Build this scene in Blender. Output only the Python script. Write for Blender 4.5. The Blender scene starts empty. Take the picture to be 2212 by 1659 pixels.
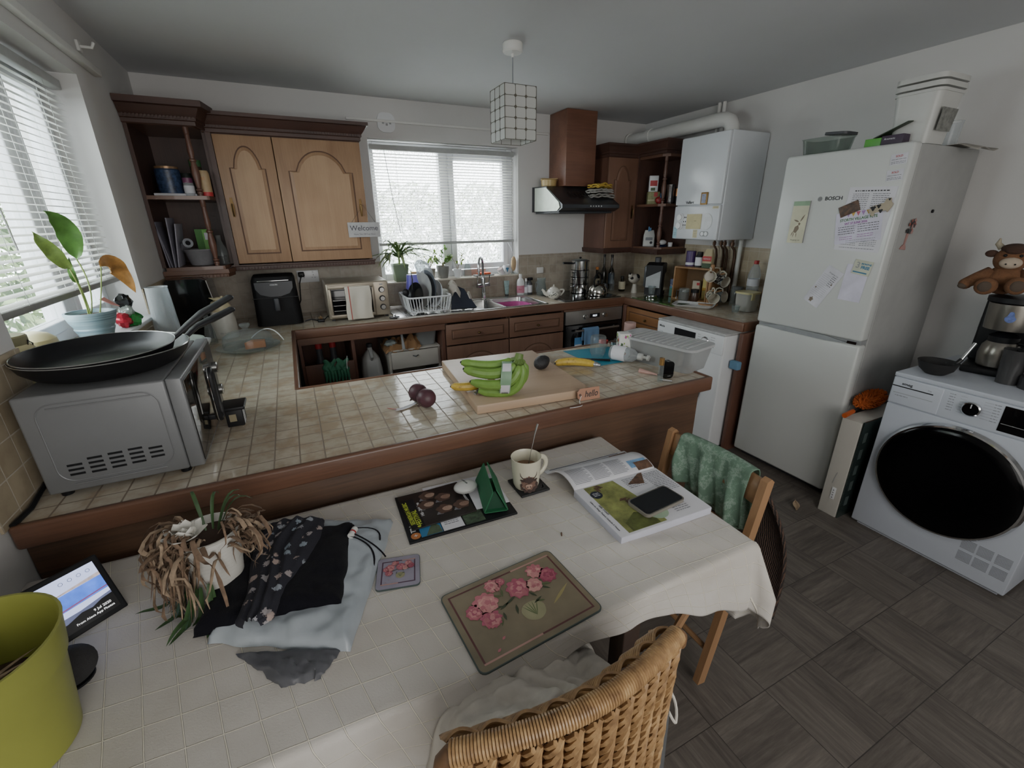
import bpy, bmesh, math, random
from mathutils import Vector, Matrix
random.seed(7)
SC = bpy.context.scene; COL = SC.collection
PI = math.pi
def R(a): return math.radians(a)
def col(c):
    if isinstance(c, str):
        c = c.lstrip('#'); c = [int(c[i:i+2], 16)/255 for i in (0, 2, 4)]
        c = [(x/12.92 if x < .04045 else ((x+.055)/1.055)**2.4) for x in c]
    return (c[0], c[1], c[2], 1)
# ------------------------------------------------------------------ materials
MC = {}
class NT:
    def __init__(s, name):
        s.m = bpy.data.materials.new(name); s.m.use_nodes = True
        s.t = s.m.node_tree; s.t.nodes.clear()
        s.out = s.t.nodes.new('ShaderNodeOutputMaterial'); s.b = s.n('ShaderNodeBsdfPrincipled')
        s.t.links.new(s.b.outputs[0], s.out.inputs[0])
    def n(s, k, **kw):
        o = s.t.nodes.new(k)
        for a, v in kw.items(): setattr(o, a, v)
        return o
    def l(s, a, b): s.t.links.new(a, b)
    def put(s, i, v):
        if isinstance(v, (int, float)): i.default_value = v
        elif isinstance(v, tuple): i.default_value = v
        else: s.l(v, i)
    def math(s, op, a, b=None, clamp=False):
        o = s.n('ShaderNodeMath', operation=op, use_clamp=clamp); s.put(o.inputs[0], a)
        if b is not None: s.put(o.inputs[1], b)
        return o.outputs[0]
    def mix(s, f, a, b, mode='MIX'):
        o = s.n('ShaderNodeMix', data_type='RGBA', blend_type=mode); s.put(o.inputs[0], f); s.put(o.inputs[6], a); s.put(o.inputs[7], b)
        return o.outputs[2]
    def coord(s, scale=(1, 1, 1), kind='Object', rot=(0, 0, 0), loc=(0, 0, 0)):
        c = s.n('ShaderNodeTexCoord'); m = s.n('ShaderNodeMapping'); m.inputs[3].default_value = scale; m.inputs[2].default_value = rot; m.inputs[1].default_value = loc
        s.l(c.outputs[kind], m.inputs[0]); return m.outputs[0]
    def noise(s, vec, scale, detail=4, rough=.6, out=0):
        o = s.n('ShaderNodeTexNoise'); o.inputs['Scale'].default_value = scale; o.inputs['Detail'].default_value = detail; o.inputs['Roughness'].default_value = rough
        s.l(vec, o.inputs['Vector']); return o.outputs[out]
    def ramp(s, f, stops):
        o = s.n('ShaderNodeValToRGB'); e = o.color_ramp.elements
        while len(e) < len(stops): e.new(.5)
        for i, (p, c) in enumerate(stops): e[i].position = p; e[i].color = c
        s.l(f, o.inputs[0]); return o.outputs[0]
    def bump(s, h, strength=.3, dist=.002):
        o = s.n('ShaderNodeBump'); o.inputs['Strength'].default_value = strength; o.inputs['Distance'].default_value = dist
        s.l(h, o.inputs['Height']); s.l(o.outputs[0], s.b.inputs['Normal'])
    def base(s, c, rough=.5, metal=0, spec=.5):
        s.put(s.b.inputs['Base Color'], c); s.put(s.b.inputs['Roughness'], rough); s.b.inputs['Metallic'].default_value = metal
        s.b.inputs['Specular IOR Level'].default_value = spec
def mul(c, k): return (min(c[0]*k, 1), min(c[1]*k, 1), min(c[2]*k, 1), 1)
def mat(name, c='#808080', rough=.5, metal=0, var=.12, vs=12, bump=0, bs=60, emit=0, spec=.5, coat=0, sheen=0):
    """plain surface with a little procedural mottling"""
    if name in MC: return MC[name]
    s = NT(name); c = col(c)
    v = s.coord()
    f = s.noise(v, vs, 3)
    cc = s.ramp(f, [(.3, mul(c, 1-var)), (.7, mul(c, 1+var))])
    s.base(cc, rough, metal, spec)
    if bump: s.bump(s.noise(v, bs, 5), bump, .003)
    if emit: s.l(cc, s.b.inputs['Emission Color']); s.b.inputs['Emission Strength'].default_value = emit
    if coat: s.b.inputs['Coat Weight'].default_value = coat
    if sheen: s.b.inputs['Sheen Weight'].default_value = sheen
    MC[name] = s.m; return s.m
def glass(name, c='#ffffff', rough=.02, alpha=.07, bump=0, bs=80):
    """thin clear glass or plastic: mostly see-through with sharp highlights"""
    if name in MC: return MC[name]
    s = NT(name); s.b.inputs['Base Color'].default_value = mul(col(c), .3 if alpha < .2 else 1); s.b.inputs['Roughness'].default_value = rough
    s.b.inputs['Specular IOR Level'].default_value = .9
    tr = s.n('ShaderNodeBsdfTransparent'); tr.inputs[0].default_value = col(c)
    fr = s.n('ShaderNodeLayerWeight'); fr.inputs[0].default_value = .25
    f = s.math('ADD', s.math('MULTIPLY', fr.outputs['Facing'], .38), alpha, True)
    mx = s.n('ShaderNodeMixShader'); s.l(f, mx.inputs[0]); s.l(tr.outputs[0], mx.inputs[1]); s.l(s.b.outputs[0], mx.inputs[2])
    s.l(mx.outputs[0], s.out.inputs[0])
    if bump: s.bump(s.noise(s.coord(), bs, 3), bump, .004)
    MC[name] = s.m; return s.m
def wood(name, c1, c2, axis='x', rough=.45, scale=1, contrast=1, coat=0):
    if name in MC: return MC[name]
    s = NT(name); st = [22*scale]*3; st['xyz'.index(axis)] = 1.6*scale
    v = s.coord(tuple(st)); st2 = [160*scale]*3; st2['xyz'.index(axis)] = 5*scale
    n1 = s.noise(v, 1, 6, .65); n2 = s.noise(s.coord(tuple(st2)), 1, 3, .7); n3 = s.noise(s.coord((3, 3, 3)), 1, 2)
    f = s.math('ADD', s.math('MULTIPLY', n1, .6), s.math('MULTIPLY', n2, .4))
    w = .17/contrast
    c = s.ramp(f, [(.5-w, col(c2)), (.5+w, col(c1))])
    c = s.mix(.35, c, s.ramp(n3, [(.35, col(c2)), (.65, col(c1))]))
    s.base(c, rough); s.bump(n2, .25, .001)
    if coat: s.b.inputs['Coat Weight'].default_value = coat
    MC[name] = s.m; return s.m
def tile(name, plane, pitch, c1, c2, c3, grout, rough=.25, gw=.0035, off=(0, 0), bstr=.6, mott=.5, spec=.5):
    """square glazed tiles laid in a plane given in world metres"""
    if name in MC: return MC[name]
    s = NT(name); tc = s.n('ShaderNodeTexCoord'); sp = s.n('ShaderNodeSeparateXYZ'); s.l(tc.outputs['Object'], sp.inputs[0])
    a, b = ['xyz'.index(k) for k in plane]
    cb = s.n('ShaderNodeCombineXYZ'); s.l(s.math('ADD', sp.outputs[a], 50*pitch+off[0]), cb.inputs[0]); s.l(s.math('ADD', sp.outputs[b], 50*pitch+off[1]), cb.inputs[1])
    br = s.n('ShaderNodeTexBrick'); br.offset = 0; br.squash = 1
    i = br.inputs; i['Scale'].default_value = 1; i['Brick Width'].default_value = pitch; i['Row Height'].default_value = pitch
    i['Mortar Size'].default_value = gw/2; i['Mortar Smooth'].default_value = .25; i['Bias'].default_value = 0
    i['Color1'].default_value = col(c1); i['Color2'].default_value = col(c2); i['Mortar'].default_value = col(grout)
    s.l(cb.outputs[0], i['Vector'])
    v = s.coord(); n = s.noise(v, 14, 4, .6)
    f = s.math('MULTIPLY', s.ramp(n, [(.42, (0, 0, 0, 1)), (.62, (1, 1, 1, 1))]), mott)
    f = s.math('MULTIPLY', f, s.math('SUBTRACT', 1, br.outputs['Fac']))
    c = s.mix(f, br.outputs['Color'], col(c3))
    s.base(c, s.math('ADD', s.math('MULTIPLY', br.outputs['Fac'], .5), rough), 0, spec)
    h = s.math('ADD', s.math('SUBTRACT', 1, br.outputs['Fac']), s.math('MULTIPLY', s.noise(v, 30, 2), .35)); s.bump(h, bstr, .0015)
    MC[name] = s.m; return s.m
# ------------------------------------------------------------------ mesh builder
class G:
    def __init__(s, m=None): s.v = []; s.f = []; s.mi = []; s.ms = []; s.cur = 0; s.uv = {}; s.use(m) if m else None
    def use(s, m):
        if m not in s.ms: s.ms.append(m)
        s.cur = s.ms.index(m); return s
    def add(s, vs, fs):
        k = len(s.v); s.v += [Vector(p) for p in vs]; s.f += [tuple(k+i for i in f) for f in fs]; s.mi += [s.cur]*len(fs); return s
    def box(s, x0, y0, z0, x1, y1, z1, b=0):
        if x0 > x1: x0, x1 = x1, x0
        if y0 > y1: y0, y1 = y1, y0
        if z0 > z1: z0, z1 = z1, z0
        if b:
            bm = bmesh.new(); bmesh.ops.create_cube(bm, size=1)
            for v in bm.verts: v.co = Vector(((x0+x1)/2+v.co.x*(x1-x0), (y0+y1)/2+v.co.y*(y1-y0), (z0+z1)/2+v.co.z*(z1-z0)))
            b = min(b, (x1-x0)*.49, (y1-y0)*.49, (z1-z0)*.49)
            bmesh.ops.bevel(bm, geom=bm.edges[:]+bm.verts[:], offset=b, segments=3, profile=.5, affect='EDGES')
            bm.verts.index_update(); s.add([v.co for v in bm.verts], [[v.index for v in f.verts] for f in bm.faces]); bm.free(); return s
        return s.add([(x, y, z) for z in (z0, z1) for y in (y0, y1) for x in (x0, x1)], [(0, 2, 3, 1), (4, 5, 7, 6), (0, 1, 5, 4), (2, 6, 7, 3), (0, 4, 6, 2), (1, 3, 7, 5)])
    def xf(s, M, k=0):
        for i in range(k, len(s.v)): s.v[i] = M @ s.v[i]
        return s
    def mark(s): return len(s.v)
    def lathe(s, prof, n=24, c=(0, 0, 0), cap=True, ax='z'):
        k = s.mark(); c = Vector(c); vs = []; fs = []
        for r, z in prof:
            for i in range(n):
                a = 2*PI*i/n; p = (r*math.cos(a), r*math.sin(a), z)
                if ax == 'x': p = (p[2], p[0], p[1])
                elif ax == 'y': p = (p[1], p[2], p[0])
                vs.append(c+Vector(p))
        m = len(prof)
        for j in range(m-1):
            for i in range(n):
                a, b = j*n+i, j*n+(i+1) % n; fs.append((a, b, b+n, a+n))
        if cap:
            if prof[0][0] > 1e-5: fs.append(tuple(range(n))[::-1])
            if prof[-1][0] > 1e-5: fs.append(tuple((m-1)*n+i for i in range(n)))
        return s.add(vs, fs)
    def cyl(s, c, r, h, n=20, ax='z', r2=None): return s.lathe([(r, 0), (r if r2 is None else r2, h)], n, c, True, ax)
    def disc(s, c, r, n=20, ax='z', sy=1):
        c = Vector(c); vs = []
        for i in range(n):
            a = 2*PI*i/n; p = (r*math.cos(a), r*sy*math.sin(a), 0)
            if ax == 'x': p = (0, p[0], p[1])
            elif ax == 'y': p = (p[0], 0, p[1])
            vs.append(c+Vector(p))
        return s.add(vs, [tuple(range(n))])
    def ball(s, c, r, n=16, m=10):
        if isinstance(r, (int, float)): r = (r, r, r)
        k = s.mark(); s.lathe([(math.sin(PI*j/m) if 0 < j < m else 1e-4, -math.cos(PI*j/m)) for j in range(m+1)], n, (0, 0, 0), False)
        return s.xf(Matrix.Translation(Vector(c)) @ Matrix.Diagonal((r[0], r[1], r[2], 1)), k)
    def tube(s, pts, r, n=8, closed=False, cap=True, flat=1):
        pts = [Vector(p) for p in pts]; m = len(pts); rs = r if isinstance(r, (list, tuple)) else [r]*m
        vs = []; fs = []; up = None
        for i, p in enumerate(pts):
            if closed: t = pts[(i+1) % m]-pts[i-1]
            else: t = pts[min(i+1, m-1)]-pts[max(i-1, 0)]
            t = t.normalized() if t.length > 1e-9 else Vector((0, 0, 1))
            if up is None: up = Vector((0, 0, 1)) if abs(t.z) < .9 else Vector((1, 0, 0))
            a = t.cross(up)
            if a.length < 1e-6: a = t.orthogonal()
            a.normalize(); b = a.cross(t).normalized(); up = b
            for j in range(n):
                g = 2*PI*j/n; vs.append(p+a*math.cos(g)*rs[i]+b*math.sin(g)*rs[i]*flat)
        for i in range(m if closed else m-1):
            q = (i+1) % m
            for j in range(n): fs.append((i*n+j, i*n+(j+1) % n, q*n+(j+1) % n, q*n+j))
        if cap and not closed: fs += [tuple(range(n))[::-1], tuple((m-1)*n+j for j in range(n))]
        return s.add(vs, fs)
    def prism(s, poly, a, b, ax='z'):
        """2-D outline extruded from a to b along ax; outline axes are the other two in xyz order"""
        n = len(poly); vs = []
        for h in (a, b):
            for p in poly: vs.append({'z': (p[0], p[1], h), 'y': (p[0], h, p[1]), 'x': (h, p[0], p[1])}[ax])
        return s.add(vs, [tuple(range(n))[::-1], tuple(range(n, 2*n))]+[(i, (i+1) % n, n+(i+1) % n, n+i) for i in range(n)])
    def grid(s, fn, nu, nv, uv=None):
        k = len(s.v); vs = [fn(i/nu, j/nv) for j in range(nv+1) for i in range(nu+1)]
        if uv:
            for j in range(nv+1):
                for i in range(nu+1): s.uv[k+j*(nu+1)+i] = uv(i/nu, j/nv)
        return s.add(vs, [(j*(nu+1)+i, j*(nu+1)+i+1, (j+1)*(nu+1)+i+1, (j+1)*(nu+1)+i) for j in range(nv) for i in range(nu)])
    def poly(s, pts): return s.add(pts, [tuple(range(len(pts)))])
    def plate(s, pts, th):
        """flat polygon given by 3-D points with thickness along its normal"""
        pts = [Vector(p) for p in pts]; nrm = (pts[1]-pts[0]).cross(pts[2]-pts[0]).normalized(); n = len(pts)
        return s.add(pts+[p+nrm*th for p in pts], [tuple(range(n))[::-1], tuple(range(n, 2*n))]+[(i, (i+1) % n, n+(i+1) % n, n+i) for i in range(n)])
    def text(s, txt, size, M, font_sx=1, bold=0, shear=0):
        cu = bpy.data.curves.new('t', 'FONT'); cu.body = txt; cu.size = size; cu.align_x = 'CENTER'; cu.align_y = 'CENTER'; cu.resolution_u = 3
        cu.offset = bold; cu.shear = shear; cu.fill_mode = 'FRONT'; cu.extrude = .0001
        o = bpy.data.objects.new('t', cu); me = bpy.data.meshes.new_from_object(o)
        k = s.mark(); s.add([v.co for v in me.vertices], [tuple(p.vertices) for p in me.polygons]); s.xf(M @ Matrix.Diagonal((font_sx, 1, 1, 1)), k)
        bpy.data.objects.remove(o); bpy.data.curves.remove(cu); bpy.data.meshes.remove(me); return s
    def bars(s, M, x0, x1, ys, h, jag=0, rnd=random):
        """rows of small printed writing as thin strips on the local xy plane"""
        k = s.mark()
        for y in ys:
            x = x0
            while x < x1-.001:
                w = rnd.uniform(.004, .014)*(jag or 1); w = min(w, x1-x)
                s.add([(x, y, 0), (x+w, y, 0), (x+w, y+h, 0), (x, y+h, 0)], [(0, 1, 2, 3)]); x += w+h*.8
        return s.xf(M, k)
    def obj(s, name, parent=None, m=None, loc=None, ang=35, smooth=True, sub=0, solid=0, disp=None):
        me = bpy.data.meshes.new(name); me.from_pydata(s.v, [], s.f)
        for x in (s.ms or [m or MC['plain']]): me.materials.append(x)
        if s.mi: me.polygons.foreach_set('material_index', s.mi)
        if s.uv:
            u = me.uv_layers.new(name='UVMap')
            for lp in me.loops: u.data[lp.index].uv = s.uv.get(lp.vertex_index, (0, 0))
        bm = bmesh.new(); bm.from_mesh(me); bmesh.ops.recalc_face_normals(bm, faces=bm.faces) if not s.uv else None; bm.to_mesh(me); bm.free()
        if smooth:
            me.polygons.foreach_set('use_smooth', [True]*len(me.polygons)); me.set_sharp_from_angle(angle=R(ang))
        o = bpy.data.objects.new(name, me); COL.objects.link(o)
        if parent: o.parent = parent
        if loc: o.location = loc
        if solid:
            k = o.modifiers.new('s', 'SOLIDIFY'); k.thickness = solid; k.offset = 0
        if sub:
            k = o.modifiers.new('u', 'SUBSURF'); k.levels = sub; k.render_levels = sub
        return o
def tag(o, label, cat, group=None, kind=None):
    o['label'] = label; o['category'] = cat
    if group: o['group'] = group
    if kind: o['kind'] = kind
    return o
def thing(name, label, cat, loc=(0, 0, 0), rz=0, group=None, rot=None):
    o = bpy.data.objects.new(name, None); COL.objects.link(o); o.location = loc; o.rotation_euler = rot or (0, 0, rz); o.empty_display_size = .05
    return tag(o, label, cat, group)
def struct(g, name, parent=None, **k):
    o = g.obj(name, parent, **k)
    if not parent: o['kind'] = 'structure'
    return o
def dup(root, loc, rz=None, label=None):
    r = root.copy(); COL.objects.link(r); r.location = loc
    if rz is not None: r.rotation_euler = (0, 0, rz)
    if label: r['label'] = label
    for ch in list(root.children):
        c = ch.copy(); COL.objects.link(c); c.parent = r
        for g in list(ch.children): d = g.copy(); COL.objects.link(d); d.parent = c
    return r
def T(x, y, z, rx=0, ry=0, rz=0, s=1): return Matrix.Translation((x, y, z)) @ Matrix.Rotation(rz, 4, 'Z') @ Matrix.Rotation(ry, 4, 'Y') @ Matrix.Rotation(rx, 4, 'X') @ Matrix.Scale(s, 4)
def FACEX(x, y, z, rot=0):
    """local xy plane standing on a surface that faces -X (reading direction runs to -Y, up is +Z)"""
    return Matrix.Translation((x, y, z)) @ Matrix(((0, 0, -1, 0), (-1, 0, 0, 0), (0, 1, 0, 0), (0, 0, 0, 1))) @ Matrix.Rotation(rot, 4, 'Z')
def FACEY(x, y, z, rot=0):
    """local xy plane standing on a surface that faces -Y (reading direction runs to +X)"""
    return Matrix.Translation((x, y, z)) @ Matrix.Rotation(PI/2, 4, 'X') @ Matrix.Rotation(rot, 4, 'Z')
def bez(a, b, c, n=10):
    a, b, c = Vector(a), Vector(b), Vector(c); return [(1-t)**2*a+2*t*(1-t)*b+t*t*c for t in [i/n for i in range(n+1)]]
def rrect(w, h, r, n=4):
    o = []
    for cx, cy, a0 in ((w/2-r, h/2-r, 0), (-w/2+r, h/2-r, 90), (-w/2+r, -h/2+r, 180), (w/2-r, -h/2+r, 270)):
        for i in range(n+1): a = R(a0+90*i/n); o.append((cx+r*math.cos(a), cy+r*math.sin(a)))
    return o
mat('plain')
# shared materials
WALL = mat('wall_paint', '#c9c8c6', .85, var=.02, vs=3, bump=.15, bs=120)
CEIL = mat('ceiling_paint', '#c2c4c6', .9, var=.02, vs=2)
WHITE = mat('white_gloss', '#dcdee0', .25, var=.02, vs=3)
WMAT = mat('white_matt', '#d6d6d2', .6, var=.03)
CREAM = mat('cream_ceramic', '#ddd8c8', .25, var=.03)
BLACK = mat('black_plastic', '#101114', .45, var=.1, spec=.3)
BGLOSS = mat('black_gloss', '#08080a', .08, var=.05)
DGREY = mat('dark_grey', '#2c2e32', .5, var=.1)
GREY = mat('grey_plastic', '#8d8f90', .5, var=.05)
STEEL = mat('steel', '#b8b8b6', .25, 1, var=.06)
CHROME = mat('chrome', '#d4d6d8', .08, 1, var=.02)
BRASS = mat('aged_brass', '#5d4a30', .4, 1, var=.2)
GLASS = glass('clear_glass', '#f4fafa', alpha=.17); PLAST = glass('clear_plastic', '#e8ecee', .15, .2)
DOORZ = wood('door_oak', '#9d7c5c', '#75553a', 'z', .5); DOORX = wood('door_oak_x', '#987757', '#70523a', 'x', .5)
DOORP = wood('door_panel_oak', '#a68766', '#8b6a4a', 'z', .5)
DARKX = wood('dark_oak_x', '#4b3026', '#2d1c17', 'x', .5); DARKZ = wood('dark_oak_z', '#4a2f25', '#2d1c17', 'z', .5); DARKY = wood('dark_oak_y', '#4b3026', '#2d1c17', 'y', .5)
REDX = wood('red_oak_x', '#74513d', '#4c3327', 'x', .4, coat=.2); REDY = wood('red_oak_y', '#74513d', '#4c3327', 'y', .4, coat=.2); REDZ = wood('red_oak_z', '#6c4a3c', '#4a3127', 'z', .4)
PANEL = wood('dark_ply_panel', '#5c422f', '#36261c', 'x', .5, .8, 1.8)
INK = mat('ink', '#26262a', .7); INKG = mat('grey_ink', '#7c7e84', .8); PAPER = mat('paper', '#d4d4da', .8, var=.02)
GREEN = mat('leaf_green', '#5f8a3c', .5, var=.3, vs=30); DGREEN = mat('leaf_dark', '#33502a', .5, var=.3, vs=30)
RED = mat('red_print', '#a8262a', .5); BLUE = mat('blue_print', '#2d5b93', .5)
# ------------------------------------------------------------------ placing helpers
WT = {}
def wthing(name, label, cat, loc, group=None):
    """an Empty at the thing's base whose parts are authored in room coordinates"""
    t = thing(name, label, cat, loc, 0, group); WT[t.name] = Vector(loc); return t
_o = G.obj
def _obj(s, name, parent=None, m=None, loc=None, **k):
    if parent is not None and parent.name in WT and loc is None: loc = -WT[parent.name]
    return _o(s, name, parent, m, loc, **k)
G.obj = _obj
W, H, YR = 3.8425, 2.36, -5.2
# ------------------------------------------------------------------ the room
FP = .262
def floor_mat():
    s = NT('parquet_vinyl'); tc = s.n('ShaderNodeTexCoord'); sp = s.n('ShaderNodeSeparateXYZ'); s.l(tc.outputs['Object'], sp.inputs[0])
    x = s.math('DIVIDE', s.math('ADD', sp.outputs[0], 20*FP-2.70), FP); y = s.math('DIVIDE', s.math('ADD', sp.outputs[1], 30*FP+2.82), FP)
    fx, fy = s.math('FLOOR', x), s.math('FLOOR', y)
    ck = s.math('MODULO', s.math('ADD', fx, fy), 2)
    a = s.n('ShaderNodeCombineXYZ'); s.l(x, a.inputs[0]); s.l(y, a.inputs[1]); b = s.n('ShaderNodeCombineXYZ'); s.l(y, b.inputs[0]); s.l(x, b.inputs[1])
    v = s.mix(ck, a.outputs[0], b.outputs[0])
    s2 = s.n('ShaderNodeSeparateXYZ'); s.l(v, s2.inputs[0])
    strip = s.math('FLOOR', s.math('MULTIPLY', s2.outputs[1], 5))
    cell = s.n('ShaderNodeCombineXYZ'); s.l(s.math('FLOOR', s2.outputs[0]), cell.inputs[0]); s.l(strip, cell.inputs[1])
    wn = s.n('ShaderNodeTexWhiteNoise', noise_dimensions='2D'); s.l(cell.outputs[0], wn.inputs['Vector'])
    mp = s.n('ShaderNodeMapping'); mp.inputs[3].default_value = (1.6, 17, 1); s.l(v, mp.inputs[0])
    off = s.n('ShaderNodeVectorMath', operation='ADD'); s.l(mp.outputs[0], off.inputs[0]); s.l(wn.outputs['Color'], off.inputs[1])
    sc = s.n('ShaderNodeVectorMath', operation='MULTIPLY_ADD'); s.l(wn.outputs['Color'], sc.inputs[0]); sc.inputs[1].default_value = (9, 9, 9); s.l(mp.outputs[0], sc.inputs[2])
    n = s.noise(sc.outputs[0], 1, 7, .72)
    c = s.ramp(n, [(.33, col('#3a3532')), (.5, col('#58524c')), (.68, col('#736c65'))])
    c = s.mix(.45, c, s.ramp(wn.outputs['Value'], [(0, col('#453f3b')), (1, col('#6b645d'))]))
    br = s.n('ShaderNodeTexBrick'); br.offset = 0; i = br.inputs; i['Scale'].default_value = 1; i['Brick Width'].default_value = 1; i['Row Height'].default_value = 1
    i['Mortar Size'].default_value = .006; i['Mortar Smooth'].default_value = .3; s.l(v, i['Vector'])
    c = s.mix(s.math('MULTIPLY', br.outputs['Fac'], .8), c, col('#1e1b19'))
    s.base(c, .5); s.bump(n, .25, .002); return s.m
FM = floor_mat()
struct(G(FM).box(-.2, YR, -.05, W+.2, .2, 0), 'floor')
struct(G(CEIL).box(-.2, YR, H, W+.2, .2, H+.05), 'ceiling')
g = G(WALL)                                     # back wall, opening x 1.30..2.51, z 1.08..2.10
for b in ((-.2, 1.30, 0, H), (2.51, W+.2, 0, H), (1.30, 2.51, 0, 1.07), (1.30, 2.51, 2.10, H)): g.box(b[0], 0, b[2], b[1], .22, b[3])
struct(g, 'wall_back')
g = G(WALL)                                     # left wall, opening y -2.12..-0.95, z 1.12..2.12
for b in ((-.95, 0, 0, H), (YR, -2.12, 0, H), (-2.12, -.95, 0, 1.11), (-2.12, -.95, 2.12, H)): g.box(-.24, b[0], b[2], 0, b[1], b[3])
struct(g, 'wall_left')
struct(G(WALL).box(W, YR, 0, W+.2, 0, H), 'wall_right')
struct(G(WALL).box(-.2, YR-.1, 0, W+.2, YR, H), 'wall_rear')
TB = tile('splash_tile_back', 'xz', .0765, '#9a9081', '#a89e8f', '#817668', '#aaa498', .45, .004, mott=.5)
TS = tile('splash_tile_side', 'yz', .0765, '#a3957c', '#b5a78d', '#8d7d66', '#bcb3a2', .4, .004, mott=.45)
g = G(TB); th = .006
for b in ((0, 1.30, .9, 1.245), (2.51, W, .9, 1.245), (1.30, 2.51, .9, 1.068)): g.box(b[0], -th, b[2], b[1], -.0005, b[3])
struct(g, 'trim_1')
struct(G(TS).box(W-th, -1.88, .9, W-.0005, -th, 1.325), 'trim_2')
g = G(TS)
for b in ((-.95, -th, .9, 1.245), (-2.45, -2.12, .9, 1.245), (-2.12, -.95, .9, 1.108)): g.box(.0005, b[0], b[2], th, b[1], b[3])
struct(g, 'trim_3')
TSI = tile('sill_tile', 'xy', .0765, '#cfc7b8', '#d8d0c2', '#c0b6a4', '#b8b0a0', .3)
struct(G(TSI).box(1.305, -.02, 1.068, 2.505, .17, 1.080, .003), 'trim_4')
struct(G(WHITE).box(-.19, -2.115, 1.108, .03, -.955, 1.125, .004), 'trim_5')
struct(G(WMAT).box(1.17, -.018, 2.205, 3.19-.4, -.0005, 2.222, .003), 'trim_6')
# curtain-track remnant on the left wall with two bracket hooks
g = G(WMAT).box(.0005, -2.3, 2.17, .03, -.70, 2.20, .004)
struct(g, 'trim_7')
for y, z in ((-.83, 2.25), (-1.38, 2.26)):
    g = G(WMAT).box(.0005, y-.02, z-.02, .012, y+.02, z+.02, .003).tube([(.012, y, z), (.05, y, z), (.06, y, z+.02)], .006)
    tag(g.obj('curtain_bracket'), 'white curtain bracket on the wall above the left window, '+('near the corner cabinet' if y > -1 else 'further from the corner'), 'bracket')
UPVC = mat('white_upvc', '#d4d6da', .3, var=.01)
def obscure():
    s = NT('obscured_glass'); tr = s.n('ShaderNodeBsdfTransparent'); tr.inputs[0].default_value = (.95, .98, .97, 1)
    tl = s.n('ShaderNodeBsdfTranslucent'); tl.inputs[0].default_value = (.9, .95, .95, 1); gl = s.n('ShaderNodeBsdfGlossy'); gl.inputs['Roughness'].default_value = .2
    v = s.coord((1, 1, .8)); n = s.noise(v, 110, 2, .8); f = s.ramp(n, [(.46, (0, 0, 0, 1)), (.58, (1, 1, 1, 1))])
    f = s.math('MULTIPLY', f, .75); m = s.n('ShaderNodeMixShader'); s.l(f, m.inputs[0]); s.l(tr.outputs[0], m.inputs[1]); s.l(tl.outputs[0], m.inputs[2])
    m2 = s.n('ShaderNodeMixShader'); m2.inputs[0].default_value = .05; s.l(m.outputs[0], m2.inputs[1]); s.l(gl.outputs[0], m2.inputs[2]); s.l(m2.outputs[0], s.out.inputs[0]); return s.m
OBS = obscure(); PANE = glass('window_glass', '#f2f8f6', .01, .03)
def frame_y(g, x0, x1, z0, z1, y, w=.05, d=.06):
    g.box(x0, y, z0, x0+w, y+d, z1, .006); g.box(x1-w, y, z0, x1, y+d, z1, .006); g.box(x0+w, y, z0, x1-w, y+d, z0+w, .006); g.box(x0+w, y, z1-w, x1-w, y+d, z1, .006)
w1 = bpy.data.objects.new('window_1', None); COL.objects.link(w1); w1['kind'] = 'structure'
g = G(UPVC); frame_y(g, 1.302, 2.508, 1.082, 2.098, .12, .05, .07); g.box(1.855, .115, 1.13, 1.925, .19, 2.05, .006); g.obj('window_frame', w1)
g = G(UPVC); frame_y(g, 1.93, 2.455, 1.14, 2.045, .105, .045, .06); g.obj('sash', w1)
G(UPVC).tube([(1.945, .10, 1.62), (1.945, .075, 1.62), (1.945, .07, 1.5)], .009).obj('handle', w1)
G(OBS).box(1.352, .15, 1.13, 1.855, .156, 2.05).obj('pane', w1); G(OBS).box(1.97, .14, 1.18, 2.415, .146, 2.0).obj('pane', w1)
w2 = bpy.data.objects.new('window_2', None); COL.objects.link(w2); w2['kind'] = 'structure'
def frame_x(g, y0, y1, z0, z1, x, w=.05, d=.06):
    g.box(x, y0, z0, x+d, y0+w, z1, .006); g.box(x, y1-w, z0, x+d, y1, z1, .006); g.box(x, y0+w, z0, x+d, y1-w, z0+w, .006); g.box(x, y0+w, z1-w, x+d, y1-w, z1, .006)
g = G(UPVC); frame_x(g, -2.118, -.952, 1.127, 2.118, -.20, .05, .07); g.box(-.205, -1.40, 1.17, -.125, -1.33, 2.07, .006); g.obj('window_frame', w2)
g = G(UPVC); frame_x(g, -1.33, -1.0, 1.17, 2.07, -.17, .04, .05); frame_x(g, -2.07, -1.40, 1.17, 2.07, -.17, .04, .05); g.obj('sash', w2)
G(PANE).box(-.152, -1.29, 1.21, -.148, -1.04, 2.03).obj('pane', w2); G(PANE).box(-.152, -2.03, 1.21, -.148, -1.44, 2.03).obj('pane', w2)
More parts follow.
